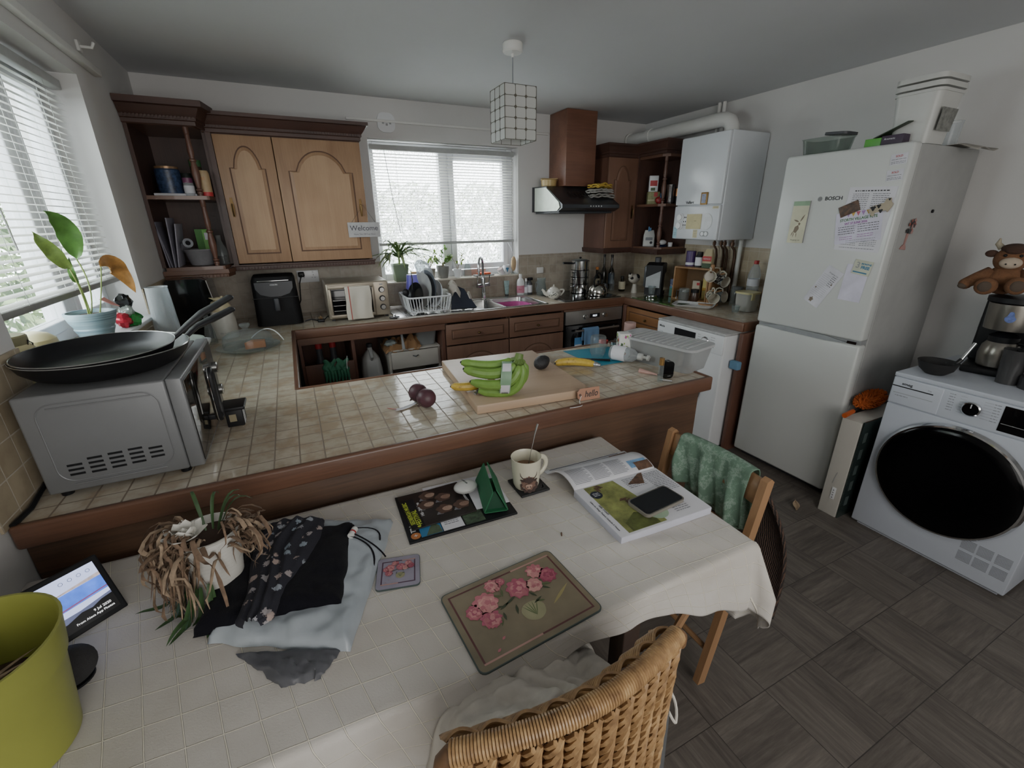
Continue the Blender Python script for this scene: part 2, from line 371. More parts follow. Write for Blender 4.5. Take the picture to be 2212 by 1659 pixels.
# ------------------------------------------------------------------ venetian blinds
SLAT = mat('blind_slat', '#c9c9c4', .45, var=.02)
_s = SLAT.node_tree; _b = [n for n in _s.nodes if n.type == 'BSDF_PRINCIPLED'][0]; _t = _s.nodes.new('ShaderNodeBsdfTranslucent'); _t.inputs[0].default_value = (.85, .85, .8, 1)
_m = _s.nodes.new('ShaderNodeMixShader'); _m.inputs[0].default_value = .3; _s.links.new(_b.outputs[0], _m.inputs[1]); _s.links.new(_t.outputs[0], _m.inputs[2])
_s.links.new(_m.outputs[0], [n for n in _s.nodes if n.type == 'OUTPUT_MATERIAL'][0].inputs[0])
RAIL = mat('blind_rail', '#a4a6a4', .5); RAILD = mat('blind_rail_shade', '#6d6b68', .5)
def blind(a0, a1, zt, zb, depth, along, sk, tilt, label, pitch=.0215):
    """along 'x' hangs in front of the back window, 'y' in front of the left one; sk lowers the far end of the bottom rail"""
    t = thing('venetian_blind', label, 'blind', (a0, depth, zb) if along == 'x' else (depth, a0, zb)); L = a1-a0
    def P(g):
        if along == 'y': g.xf(Matrix(((0, -1, 0, 0), (1, 0, 0, 0), (0, 0, 1, 0), (0, 0, 0, 1))))
        return g
    P(G(RAIL).box(0, -.018, zt-zb-.035, L, .018, zt-zb, .003)).obj('head_rail', t)
    g = G(SLAT); n = int((zt-zb-.05)/pitch); c, s_ = math.cos(tilt)*.0125, math.sin(tilt)*.0125
    for i in range(n):
        f = 1-i/n; z = .022+i*pitch; k = lambda u: z-sk*u*f
        vs = []
        for u in (0, 1):
            for q, cr in ((-1, 0), (0, .0022), (1, 0)): vs.append((.004+(L-.008)*u, q*c, k(u)+q*s_+cr))
        g.add(vs, [(0, 1, 4, 3), (1, 2, 5, 4)])
    P(g).obj('slats', t, ang=180)
    g = G(RAIL if along == 'x' else RAILD).box(0, -.014, -.008, L, .014, .012, .004)
    for v in g.v: v.z -= sk*v.x/L
    P(g).obj('bottom_rail', t)
    g = G(RAIL)
    for u in (.16, .5, .84):
        for q in (-.012, .012): g.tube([(L*u, q, zt-zb-.03), (L*u, q, -sk*u)], .0008, 4)
    P(g).obj('ladder_cord', t)
    g = G(RAIL).tube([(.10, -.03, zt-zb-.03), (.13, -.035, zt-zb-.35), (.17, -.03, zt-zb-.62)], .0025, 6)
    P(g).obj('tilt_wand', t); return t
blind(1.315, 2.49, 2.07, 1.365, .055, 'x', .0, R(-13), 'white venetian blind half lowered over the window above the sink')
t = blind(-1.98, -.965, 2.09, 1.30, -.075, 'y', 0, R(13), 'white venetian blind with grey bottom rail at the left window', .0235)
# ------------------------------------------------------------------ worktop
TW = tile('worktop_tile', 'xy', .0672, '#bdb5a4', '#cac2b1', '#a08a6e', '#897c6c', .10, .0045, off=(.0, .01), mott=.6, bstr=.9)
wt = wthing('tiled_worktop', 'cream tiled U-shaped kitchen worktop and peninsula with oak lip', 'worktop', (0, 0, .84))
g = G(TW); z0, z1 = .87, .90
g.box(0.008, -1.75, z0, .602, -.61, z1); g.box(.008, -.61, z0, 1.275, -.008, z1); g.box(2.50, -.61, z0, 3.835, -.008, z1)
g.box(1.275, -.61, z0, 2.50, -.575, z1); g.box(1.275, -.085, z0, 2.50, -.008, z1); g.box(3.242, -1.78, z0, 3.835, -.61, z1); g.box(.008, -2.417, z0, 2.195, -1.75, z1)
g.obj('tile_surface', wt)
def lip(g, pts, w=.022, h=.062):
    """moulded oak lip: a rounded profile run along each straight"""
    for (a, b, nx, ny) in pts:
        x0, x1 = sorted((a[0], a[0]+nx*w if a[0] == b[0] else b[0])); y0, y1 = sorted((a[1], a[1]+ny*w if a[1] == b[1] else b[1])); g.box(x0, y0, .842, x1, y1, .842+h, .008)
for q in (((.60, -.632), (3.245, -.632), 0, 1), ((.60, -1.772), (2.217, -1.772), 0, 1), ((0.004, -2.439), (2.217, -2.439), 0, 1)): g = G(REDX); lip(g, [q]); g.obj('wooden_edge', wt)
for q in (((.622, -1.765), (.622, -.625), -1, 0), ((3.2205, -1.802), (3.2205, -.625), 1, 0), ((2.195, -2.43), (2.195, -1.76), 1, 0)): g = G(REDY); lip(g, [q]); g.obj('wooden_edge', wt)
G(REDX).box(3.225, -1.802, .842, 3.835, -1.78, .904, .006).obj('wooden_edge', wt)
# ------------------------------------------------------------------ cabinet doors and drawers
GRV = mat('groove_shadow', '#4f3626', .8)
def arch(w, h, inset, rise, n=14, arch_w=.78, sh=.0):
    """outline of a cathedral-arched panel inside a w x h door"""
    x0, x1, y0, y1 = inset, w-inset, inset, h-inset; cw = (x1-x0)*arch_w/2; cx = w/2; o = [(x0, y0), (x1, y0), (x1, y1-rise)]
    if rise > 0:
        for i in range(n+1):
            u = 1-2*i/n; o.append((cx+cw*u, y1-rise+rise*(max(0, 1-abs(u)**2.2))**.75))
    o.append((x0, y1-rise)); return o
def loft(g, a, b, za, zb, top=True):
    n = len(a); g.add([(p[0], p[1], za) for p in a]+[(p[0], p[1], zb) for p in b], [(i, (i+1) % n, n+(i+1) % n, n+i) for i in range(n)]+([tuple(range(n, 2*n))] if top else []))
def door(name, parent, M, w, h, rise=.07, slab=DOORZ, pan=DOORP, inset=.055, handle=None, bev=.018):
    g = G(slab); k = g.mark(); g.box(0, 0, -.018, w, h, 0, .004)
    a = arch(w, h, inset, rise); b = arch(w, h, inset+.008, rise*.96); c = arch(w, h, inset+.008+bev, rise*.85)
    g.use(GRV); loft(g, a, a, .0002, .0006)
    g.use(slab); loft(g, b, c, .0008, .006, False); g.use(pan); g.add([(p[0], p[1], .006) for p in c], [tuple(range(len(c)))])
    g.xf(M, k); o = g.obj(name, parent, ang=25)
    if handle:
        hx, hy, vert = handle; q = G(BRASS); k = q.mark()
        if vert:
            q.prism([(hx-.006, hy-.055), (hx+.006, hy-.055), (hx+.011, hy), (hx+.006, hy+.055), (hx-.006, hy+.055), (hx-.011, hy)], .001, .004)
            q.tube([(hx, hy+.02, .004), (hx, hy+.018, .02), (hx, hy-.02, .022), (hx, hy-.05, .012)], .004, 6)
        else:
            q.prism([(hx-.05, hy), (hx-.03, hy-.007), (hx, hy-.012), (hx+.03, hy-.007), (hx+.05, hy), (hx+.03, hy+.007), (hx, hy+.012), (hx-.03, hy+.007)], .001, .004); q.ball((hx, hy, .018), (.012, .010, .010), 10, 8).tube([(hx, hy, .004), (hx, hy, .012)], .005, 6)
        q.xf(M, k); q.obj('handle', o)
    return o
REDP = wood('red_door_z', '#7c5a47', '#5d4132', 'z', .45); REDPX = wood('red_door_x', '#7c5a47', '#5a3f31', 'x', .45)
def base_unit(x0, x1, label):
    t = wthing('base_cabinet', label, 'cabinet', (x0, -.3, 0))
    g = G(DARKZ); g.box(x0+.001, -.61, .1, x0+.018, -.02, .84).box(x1-.018, -.61, .1, x1-.001, -.02, .84).box(x0+.018, -.60, .1, x1-.018, -.02, .118).box(x0+.018, -.035, .118, x1-.018, -.02, .84).box(x0, -.55, 0, x1, -.53, .1); g.obj('carcass', t)
    w = x1-x0-.006; door('drawer', t, FACEY(x0+.003, -.63, .675), w, .155, 0, REDPX, REDPX, .04, (w/2, .078, 0), .006)
    door('door', t, FACEY(x0+.003, -.63, .11), w, .555, .09, REDP, REDP, .06, (w-.04, .3, 1)); return t
base_unit(1.60, 2.11, 'oak base cabinet with arched door under the sink drainer, left of pair')
base_unit(2.112, 2.61, 'oak base cabinet with arched door beside the oven')
t = wthing('base_cabinet', 'oak base cabinet with drawer beside the slim white washing machine', 'cabinet', (3.5, -.9, 0))
g = G(DARKZ).box(3.24, -1.185, .1, 3.80, -1.17, .84).box(3.24, -.66, .1, 3.80, -.645, .84).box(3.78, -1.17, .1, 3.80, -.66, .84).box(3.24, -1.17, .1, 3.78, -.66, .12).box(3.28, -1.18, 0, 3.30, -.65, .1); g.obj('carcass', t)
OKD = wood('right_drawer_oak', '#8f6238', '#6b4526', 'y', .45)
door('drawer', t, FACEX(3.22, -.672, .675), .50, .155, 0, OKD, OKD, .035, (.25, .078, 0), .006); door('door', t, FACEX(3.22, -.672, .11), .50, .555, .08, OKD, OKD, .06, (.04, .3, 1))
# corner filler post
tag(G(REDZ).box(3.212, -.668, .1, 3.245, -.632, .842, .002).obj('corner_post'), 'vertical oak filler post between the oven and the drawer cabinet', 'post')
# open shelving unit under the left of the back run
t = wthing('open_base_unit', 'open brown base unit with two bays under the worktop corner', 'cabinet', (1.1, -.3, 0))
g = G(REDZ).box(.624, -.61, .1, .642, -.02, .84).box(.945, -.61, .1, .965, -.02, .80).box(1.575, -.61, .1, 1.597, -.02, .84).box(.642, -.035, .1, 1.575, -.02, .84).box(.642, -.60, .1, .945, -.035, .118).box(.965, -.60, .1, 1.575, -.035, .118).box(.63, -.55, 0, 1.59, -.53, .1); g.obj('carcass', t)
G(REDX).box(.624, -.628, .80, 1.597, -.61, .842).obj('top_rail', t)
G(REDZ).box(.642, -.625, .118, .945, -.607, .66, .003).obj('bay_panel', t)
# left leg and peninsula carcasses
t = wthing('left_base_unit', 'brown side of the base cabinets under the left worktop', 'cabinet', (.3, -1.2, 0))
G(REDZ).box(.02, -1.77, .0, .60, -.62, .842).obj('carcass', t)
t = wthing('peninsula_base', 'long dark oak panelled base of the peninsula behind the dining table', 'cabinet', (1.1, -2.1, 0))
G(DARKZ).box(.02, -2.385, 0, 2.15, -1.80, .842).obj('carcass', t); G(PANEL).box(.003, -2.405, 0, 2.18, -2.386, .842, .002).obj('back_panel', t)
t = wthing('end_panel', 'thin oak end board supporting the worktop beside the fridge', 'panel', (3.5, -1.81, 0))
G(REDZ).box(3.19, -1.838, 0, 3.80, -1.812, .842, .002).obj('board', t)
# ------------------------------------------------------------------ wall cabinets
def crown(g, pts, z, out=.05, h=.10, prof=None):
    """moulded cornice swept along a polyline of (x, y) front points; out and up profile"""
    prof = prof or [(0, 0), (.006, .004), (.006, .022), (.014, .026), (.014, .04), (.024, .052), (.036, .07), (.044, .082), (out, .086), (out, h), (0, h)]
    n = len(pts); rows = []
    for i, p in enumerate(pts):
        p = Vector(p); ds = []
        if i > 0: ds.append((p-Vector(pts[i-1])).normalized())
        if i < n-1: ds.append((Vector(pts[i+1])-p).normalized())
        ns = [Vector((d.y, -d.x)) for d in ds]; m = sum(ns, Vector((0, 0))); m = m.normalized(); k = 1/max(.4, m.dot(ns[0])); rows.append([(p.x+m.x*o*k, p.y+m.y*o*k, z+u) for o, u in prof])
    q = len(prof); g.add([v for r in rows for v in r], [(i*q+j, (i+1)*q+j, (i+1)*q+(j+1) % q, i*q+(j+1) % q) for i in range(n-1) for j in range(q)]+[tuple(range(q)), tuple((n-1)*q+j for j in range(q))[::-1]])
def dentil(g, a, b, z, nx, ny, step=.016, w=.009, h=.012, d=.006):
    a, b = Vector(a), Vector(b); L = (b-a).length; u = (b-a)/L; k = int(L/step)
    for i in range(k):
        c = a+u*(i+.5)*step; g.box(c.x-abs(u.x)*w/2-abs(nx)*0+min(0, nx*d), c.y-abs(u.y)*w/2+min(0, ny*d), z, c.x+abs(u.x)*w/2+max(0, nx*d), c.y+abs(u.y)*w/2+max(0, ny*d), z+h)
def spindle(g, x, y, z0, z1):
    h = z1-z0; pr = [(.012, 0), (.012, .03), (.015, .035), (.015, .06), (.010, .07), (.017, .09), (.017, .10), (.010, .115), (.013, .16), (.0185, .28), (.020, .34), (.016, .44), (.012, .5), (.012, .505), (.017, .515), (.018, .53), (.017, .545), (.011, .555), (.011, .57), (.0135, .6), (.016, .66), (.013, .78), (.0115, .9), (.014, .91), (.014, 1)]
    g.lathe([(r*1.0, q*h) for r, q in pr], 14, (x, y, z0))
tr = wthing('wall_cabinet', 'double oak wall cabinet with arched doors left of the sink window', 'cabinet', (.77, -.15, 1.27))
g = G(DARKZ).box(.345, -.31, 1.29, .365, -.002, 2.02).box(1.175, -.31, 1.29, 1.193, -.002, 2.02).box(.365, -.02, 1.29, 1.175, -.002, 2.02).box(.345, -.31, 1.272, 1.193, -.002, 1.29).box(.345, -.31, 2.02, 1.193, -.002, 2.04); g.box(.345, -.333, 1.285, .372, -.31, 2.03); g.obj('carcass', tr)
door('door', tr, FACEY(.374, -.331, 1.297), .305, .725, .12, handle=(.03, .33, 1)); door('door', tr, FACEY(.683, -.331, 1.297), .508, .725, .12, handle=(.47, .33, 1), inset=.062)
g = G(DARKX); crown(g, [(.33, -.33), (1.195, -.33), (1.195, -.002)], 2.025, .055, .105); dentil(g, (.36, -.345), (1.2, -.345), 2.052, 0, -1); g.obj('cornice', tr)
g = G(DARKX); crown(g, [(.33, -.325), (1.193, -.325), (1.193, -.002)], 1.255, .018, .035, [(0, 0), (.010, 0), (.012, .008), (.012, .024), (.018, .028), (.018, .035), (0, .035)]); dentil(g, (.35, -.337), (1.2, -.337), 1.263, 0, -1, .018, .010); g.obj('pelmet', tr)
op = wthing('open_wall_shelf', 'dark oak open corner shelf unit with turned spindles by the left window', 'shelf unit', (.17, -.2, 1.27))
g = G(DARKZ).box(.002, -.45, 1.30, .02, -.002, 2.04).box(.325, -.31, 1.30, .343, -.002, 2.04).box(.02, -.02, 1.30, .325, -.002, 2.04); g.obj('carcass', op)
def shelf_l(g, z, th=.02): g.prism([(.02, -.02), (.325, -.02), (.325, -.36), (.31, -.452), (.29, -.46), (.02, -.46)], z-th, z)
g = G(REDX); shelf_l(g, 1.685); g.obj('shelf', op); g = G(REDX); shelf_l(g, 1.30); g.obj('shelf', op); g = G(REDX); shelf_l(g, 2.05); g.obj('top_board', op)
g = G(REDZ); spindle(g, .268, -.425, 1.685, 2.03); g.obj('spindle', op); g = G(REDZ); spindle(g, .268, -.425, 1.30, 1.665); g.obj('spindle', op)
g = G(DARKX); crown(g, [(.002, -.462), (.32, -.462), (.345, -.335)], 2.03, .065, .115); dentil(g, (.01, -.478), (.34, -.478), 2.06, 0, -1); g.obj('cornice', op)
g = G(REDX); crown(g, [(.002, -.458), (.316, -.458), (.34, -.335)], 1.235, .012, .046, [(0, 0), (.004, 0), (.006, .018), (.012, .022), (.012, .046), (0, .046)]); dentil(g, (.15, -.462), (.32, -.462), 1.238, 0, -1, .018, .011, .014); g.obj('pelmet', op)
# right corner: side panel + door + open end shelf
rc = wthing('wall_cabinet', 'narrow oak wall cabinet with one arched door right of the cooker hood', 'cabinet', (3.5, -.15, 1.27))
g = G(REDZ).box(3.20, -.31, 1.29, 3.218, -.002, 2.03).box(3.218, -.02, 1.29, 3.50, -.002, 2.03).box(3.218, -.31, 1.29, 3.50, -.02, 1.31).box(3.218, -.31, 2.01, 3.50, -.02, 2.03).box(3.50, -.33, 1.29, 3.515, -.002, 2.03); g.obj('carcass', rc)
door('door', rc, FACEY(3.20, -.331, 1.295), .306, .73, .11, REDP, REDP, .06, (.275, .30, 1))
g = G(DARKX); crown(g, [(3.20, -.002), (3.20, -.33), (3.505, -.33)], 2.025, .05, .10); g.obj('cornice', rc)
g = G(DARKX); crown(g, [(3.20, -.002), (3.20, -.325), (3.505, -.325)], 1.25, .014, .04, [(0, 0), (.008, 0), (.012, .02), (.014, .04), (0, .04)]); dentil(g, (3.2, -.335), (3.49, -.335), 1.255, 0, -1); g.obj('pelmet', rc)
oe = wthing('open_wall_shelf', 'oak open end shelf with spindle between the corner cabinet and the boiler', 'shelf unit', (3.7, -.5, 1.27))
g = G(DARKZ).box(3.82, -.65, 1.29, 3.838, -.03, 2.03).box(3.517, -.345, 1.29, 3.82, -.33, 2.03); g.obj('carcass', oe)
def shelf_r(g, z, th=.02): g.prism([(3.515, -.346), (3.82, -.346), (3.82, -.655), (3.56, -.655), (3.515, -.61)], z-th, z)
g = G(REDY); shelf_r(g, 1.655); g.obj('shelf', oe); g = G(REDY); shelf_r(g, 1.305); g.obj('shelf', oe); g = G(REDY); shelf_r(g, 2.03); g.obj('top_board', oe)
g = G(REDZ); spindle(g, 3.548, -.625, 1.655, 2.01); g.obj('spindle', oe); g = G(REDZ); spindle(g, 3.548, -.625, 1.305, 1.635); g.obj('spindle', oe)
g = G(DARKY); crown(g, [(3.515, -.335), (3.515, -.655), (3.838, -.655)], 2.03, .05, .10); g.obj('cornice', oe)
g = G(DARKY); crown(g, [(3.515, -.335), (3.515, -.655), (3.838, -.655)], 1.245, .014, .045, [(0, 0), (.008, 0), (.012, .02), (.014, .045), (0, .045)]); dentil(g, (3.503, -.34), (3.503, -.64), 1.25, -1, 0); g.obj('pelmet', oe)
# ------------------------------------------------------------------ cooker hood
HD = mat('hood_steel', '#44464a', .35, .7, var=.05); HW = wood('hood_veneer', '#7b5340', '#5c3b2c', 'x', .4, .6, 1.5)
hd = wthing('cooker_hood', 'dark steel sloped cooker hood with wooden chimney above the hob', 'cooker hood', (2.9, -.2, 1.6))
G(HW).box(2.81, -.27, 1.80, 3.10, -.002, 2.358, .002).obj('chimney', hd)
g = G(HD).prism([(-.002, 1.60), (-.44, 1.60), (-.50, 1.625), (-.50, 1.65), (-.24, 1.795), (-.002, 1.80)], 2.645, 3.20, 'x'); g.obj('canopy', hd)
G(mat('hood_end', '#c4ccc0', .3, .3)).prism([(-.06, 1.605), (-.43, 1.605), (-.47, 1.63), (-.45, 1.67), (-.25, 1.785), (-.06, 1.79)], 2.638, 2.645, 'x').obj('end_plate', hd)
g = G(DGREY).box(2.66, -.43, 1.585, 3.18, -.04, 1.60, .004); g.obj('filter', hd)
g = G(BLACK); k = g.mark()
for i in range(12): g.box(.05+.03*i-.18, .02, 0, .062+.03*i-.18, .10, .002)
g.xf(Matrix.Translation((2.92, -.42, 1.70)) @ Matrix.Rotation(R(29), 4, 'X'), k); g.obj('vent_slots', hd)
g = G(STEEL)
for i in range(5): g.box(2.905+i*.026, -.504, 1.633, 2.917+i*.026, -.499, 1.643)
g.obj('control_button', hd)
# ------------------------------------------------------------------ boiler, flue and pipes
bl = wthing('boiler', 'white wall-mounted gas boiler with round dials on lower panel', 'boiler', (3.64, -1.09, 1.4))
BW = mat('boiler_white', '#d3d7db', .2, var=.015)
G(BW).box(3.47, -1.305, 1.385, 3.838, -.872, 2.095, .008).obj('casing', bl); G(BW).box(3.446, -1.300, 1.632, 3.472, -.876, 2.092, .008).obj('front_panel', bl)
lp = G(BW).box(3.446, -1.300, 1.388, 3.472, -.876, 1.626, .008).obj('control_panel', bl)
g = G(mat('boiler_fascia', '#c8cacc', .3)); k = g.mark(); g.prism(rrect(.33, .115, .055, 8), 0, .005); g.use(mat('boiler_flap', '#c3b98c', .5)); g.prism(rrect(.14, .105, .004, 2), .005, .008)
g.xf(FACEX(3.446, -1.085, 1.515), k); g.obj('fascia', lp)
for y, z in ((-.953, 1.545), (-.95, 1.485)): G(WHITE).lathe([(.030, 0), (.030, .006), (.024, .008), (.022, .022), (0, .022)], 20, (0, 0, 0)).xf(FACEX(3.441, y, z) @ Matrix.Identity(4)).obj('dial', lp)
g = G(INK)
for y, z in ((-.992, 1.545), (-1.004, 1.545), (-.985, 1.515), (-1.003, 1.515), (-.985, 1.49), (-1.003, 1.49)): g.box(3.4395, y-.003, z-.005, 3.441, y+.003, z+.005)
g.text('Vaillant', .026, FACEX(3.4455, -1.02, 1.65), bold=.0008); g.text('turbo', .008, FACEX(3.4375, -1.1, 1.52)); g.obj('lettering', bl)
g = G(GREY); k = g.mark(); g.prism(rrect(.075, .036, .017, 6), 0, .003); g.use(WHITE); g.disc((-.017, 0, .0035), .014).disc((.017, 0, .0035), .014); g.xf(FACEX(3.446, -1.19, 1.43), k); g.obj('gauge', lp)
SC_, SB_ = mat('sticker_cream', '#cfc7a0', .7), mat('sticker_blue', '#9fc3cf', .6)
for m_, w_, h_, y_, z_, rows in ((SC_, .02, .03, -1.105, 1.43, [.02, .012, .0, -.012, -.022]), (SB_, .018, .042, -.903, 1.435, [.03, -.005, -.02]), (SC_, .025, .008, -1.262, 1.61, [0])):
    g = G(m_); k = g.mark(); g.box(-w_, -h_, 0, w_, h_, .001); g.xf(FACEX(3.446, y_, z_), k); g.use(INKG).bars(FACEX(3.4448, y_, z_), -w_*.7, w_*.7, rows, .003); g.obj('sticker', lp)
fr = wthing('fridge_magnet', 'small gilt framed picture magnet on the boiler front', 'magnet', (3.44, -1.155, 1.672))
g = G(mat('gilt', '#8a6a35', .4, .5)); k = g.mark(); g.box(-.03, -.042, 0, .03, .042, .010, .003); g.use(mat('gilt_pic', '#8d93a8', .6, var=.4, vs=60)); g.box(-.019, -.031, .0102, .019, .031, .011); g.xf(FACEX(3.446, -1.155, 1.672), k); g.obj('frame', fr)
fl = wthing('flue_pipe', 'thick white boiler flue pipe running along the wall to the corner', 'pipe', (3.66, -.7, 2.2))
G(WMAT).tube([(3.66, -1.12, 2.097), (3.66, -1.12, 2.15), (3.66, -1.10, 2.185), (3.66, -1.06, 2.205), (3.66, -1.0, 2.21), (3.66, -.12, 2.21), (3.66, -.002, 2.21)], .05, 20).obj('duct', fl)
G(WMAT).lathe([(.050, 0), (.057, 0), (.057, .05), (.050, .05)], 20, (3.66, -.30, 2.21), False, 'y').obj('collar', fl); G(WMAT).lathe([(.05, 0), (.062, .0), (.062, .02), (.05, .02)], 20, (3.66, -.022, 2.21), False, 'y').obj('wall_plate', fl)
G(BLACK).prism(rrect(.15, .12, .02), 2.095, 2.099).xf(Matrix.Translation((3.66, -1.12, 0))).obj('gasket', fl)
for i, (y, x) in enumerate(((-.86, 3.80), (-.905, 3.80))):
    tag(G(WMAT).tube([(x, y, 2.14), (x, y, 2.359)], .013, 10).obj('ceiling_pipe'), 'thin white pipe rising to the ceiling above the boiler', 'pipe', 'twin pipes above the boiler')
tag(G(WMAT).tube([(3.80, -1.24, 1.384), (3.80, -1.24, 1.0), (3.80, -1.24, .901)], .016, 12).obj('waste_pipe'), 'thick white vertical pipe below the boiler', 'pipe')
COP = mat('copper_dull', '#5a4436', .45, .7, var=.3)
for i, (y, x, z2) in enumerate(((-1.02, 3.77, .906), (-1.07, 3.79, .906), (-1.12, 3.77, .906), (-1.17, 3.79, .906), (-1.20, 3.76, .906))):
    tag(G(COP).tube([(x, y, 1.384), (x, y, 1.33), (x+.02, y-.01, 1.30), (x+.03, y-.012, 1.25), (x+.03, y-.01, z2)], .0085, 8).tube([(x, y, 1.36), (x, y, 1.335)], .014, 6).obj('copper_pipe'), 'bent copper pipe dropping from the underside of the boiler', 'pipe', 'pipes under the boiler')
# ------------------------------------------------------------------ pendant lamp
SHELL = glass('capiz_shell', '#c6c8c4', .35, .82, bump=.3, bs=40); LEAD = mat('lead_came', '#5b574c', .5, .4)
pl = wthing('pendant_lamp', 'square capiz-shell pendant lamp hanging from white ceiling rose', 'lamp', (1.83, -1.315, 1.93))
G(WMAT).lathe([(.047, 0), (.05, -.004), (.05, -.035), (.044, -.042), (.008, -.045), (.006, -.06)], 28, (1.83, -1.30, H)).obj('ceiling_rose', pl); G(mat('flex', '#8b8f94', .5)).tube([(1.83, -1.30, H-.05), (1.83, -1.30, 2.10)], .0035, 8).obj('flex', pl)
cx, cy, hs, zb, zt, nn, mm = 1.83, -1.30, .088, 1.925, 2.165, 3, 5
G(WMAT).lathe([(.012, 2.05), (.018, 2.055), (.018, 2.10), (.012, 2.115)], 14, (cx, cy, 0)).obj('lamp_holder', pl)
sg = G(SHELL); lg = G(LEAD)
for a in range(4):
    k1, k2 = sg.mark(), lg.mark(); cw, ch = 2*hs/nn, (zt-zb)/mm
    for i in range(nn):
        for j in range(mm):
            u, v = -hs+cw*(i+.5), zb+ch*(j+.5); c = .009; p = [(cw/2-c, ch/2), (-cw/2+c, ch/2), (-cw/2, ch/2-c), (-cw/2, -ch/2+c), (-cw/2+c, -ch/2), (cw/2-c, -ch/2), (cw/2, -ch/2+c), (cw/2, ch/2-c)]
            sg.poly([(u+q[0], -hs, v+q[1]) for q in p])
    for i in range(nn+1): lg.box(-hs+cw*i-.0012, -hs-.0015, zb, -hs+cw*i+.0012, -hs+.0015, zt)
    for j in range(mm+1): lg.box(-hs, -hs-.0015, zb+ch*j-.0012, hs, -hs+.0015, zb+ch*j+.0012)
    for i in range(1, nn):
        for j in range(1, mm): lg.prism([(-hs+cw*i+.009, zb+ch*j), (-hs+cw*i, zb+ch*j+.009), (-hs+cw*i-.009, zb+ch*j), (-hs+cw*i, zb+ch*j-.009)], -hs-.002, -hs+.002, 'y')
    M = Matrix.Translation((cx, cy, 0)) @ Matrix.Rotation(a*PI/2, 4, 'Z') @ Matrix.Rotation(R(0), 4, 'Z'); sg.xf(M, k1); lg.xf(M, k2)
sh = sg.obj('lamp_shade', pl, smooth=False); lg.obj('metal_frame', sh, smooth=False)
from mathutils import noise as NZ
def nz(x, y, z=0, s=1): return NZ.noise(Vector((x*s, y*s, z)))
# ------------------------------------------------------------------ dining table and cloth
t = wthing('dining_table', 'dark folding dining table under a cream cloth against the peninsula', 'table', (.8, -2.78, 0))
TBW = wood('table_dark', '#3a2a22', '#241912', 'x', .5)
G(TBW).box(.01, -3.095, .735, 1.615, -2.45, .756, .004).obj('tabletop', t)
g = G(TBW).box(.06, -3.05, .66, 1.56, -3.03, .735).box(.06, -2.52, .66, 1.56, -2.50, .735); g.obj('apron', t)
for x, y in ((.06, -3.04), (1.24, -3.06), (.06, -2.52), (1.24, -2.52)): G(TBW).box(x, y-.02, 0, x+.05, y+.03, .735, .003).obj('leg', t)
def cloth_mat():
    s = NT('cream_cotton_cloth'); uv = s.n('ShaderNodeTexCoord').outputs['UV']; br = s.n('ShaderNodeTexBrick'); br.offset = 0; i = br.inputs
    nn = s.noise(uv, 9, 2, .5, 1); ad = s.n('ShaderNodeVectorMath', operation='MULTIPLY_ADD'); s.l(nn, ad.inputs[0]); ad.inputs[1].default_value = (.004, .004, 0); s.l(uv, ad.inputs[2])
    i['Scale'].default_value = 1; i['Brick Width'].default_value = .051; i['Row Height'].default_value = .064; i['Mortar Size'].default_value = .0015; i['Mortar Smooth'].default_value = .6; s.l(ad.outputs[0], i['Vector'])
    n = s.noise(uv, 4, 3); n2 = s.noise(uv, 260, 3, .7)
    c = s.ramp(n, [(.35, col('#b9b3aa')), (.7, col('#cbc7c1'))]); c = s.mix(s.math('MULTIPLY', br.outputs['Fac'], .9), c, col('#ebe4d2'))
    s.base(c, .95); s.b.inputs['Sheen Weight'].default_value = .2
    h = s.math('ADD', s.math('MULTIPLY', br.outputs['Fac'], 1.2), s.math('MULTIPLY', n2, .35)); s.bump(h, .9, .0022); return s.m
CL = cloth_mat()
def hemlen(x):
    pts = [(0, .20), (.5, .2), (.8, .17), (.95, .10), (1.1, .055), (1.22, .065), (1.35, .11), (1.5, .165), (1.63, .2)]
    for (a, p), (b, q) in zip(pts, pts[1:]):
        if x <= b: u = max(0, (x-a)/(b-a)); u = u*u*(3-2*u); return p+(q-p)*u
    return .2
XE, YE, YT = 1.622, -3.10, -2.447
def cloth(u, v):
    # parametrise so that rows are dense near the edges
    s = u*(XE+.28); L = hemlen(min(s, XE)); tt = v*(YT-YE+.22)
    ox = max(0, s-XE); oy = max(0, tt-(YT-YE))*L/.22; x = min(s, XE); y = YT-min(tt, YT-YE)
    z = .760
    w = .0022*nz(x, y, 1, 4)+.0014*nz(x, y, 5, 12)
    bump = math.exp(-((x-1.36)**2*40+((y+2.98)+.4*(x-1.36))**2*900))*.006
    if ox == 0 and oy == 0: return Vector((x, y, z+w+bump))
    th = math.atan2(oy, ox); r = max(ox, oy)*(1+.38*math.sin(2*th)**2) if ox*oy > 0 else max(ox, oy)
    r = min(r, .285) if ox*oy > 0 else r; rr = .012
    a = min(r/rr, PI/2); out = rr*math.sin(a); dn = rr*(1-math.cos(a))+max(0, r-rr*PI/2)
    k = min(1, r/.15)
    if oy > 0 and ox == 0: out += k*(.012*math.sin(x*17+.6)+.010*math.sin(x*31+2)+.006)+.02*k*math.exp(-(x-1.1)**2*30)
    elif ox > 0 and oy == 0: out += k*(.012*math.sin(y*23)+.008)
    else: out += k*(.030+.018*math.cos(5*th-.4)+.035*math.sin(2*th))
    return Vector((x+out*math.cos(th), y-out*math.sin(th), z+w-dn))
def cuv(u, v):
    s = u*(XE+.28); tt = v*(YT-YE+.22); a = R(13); x, y = s, -tt
    return (x*math.cos(a)+y*math.sin(a)*1+5, -x*math.sin(a)*.25+y*math.cos(a)+5) if 0 else (x*.97+y*(.235)+5, y+x*.06+5.03)
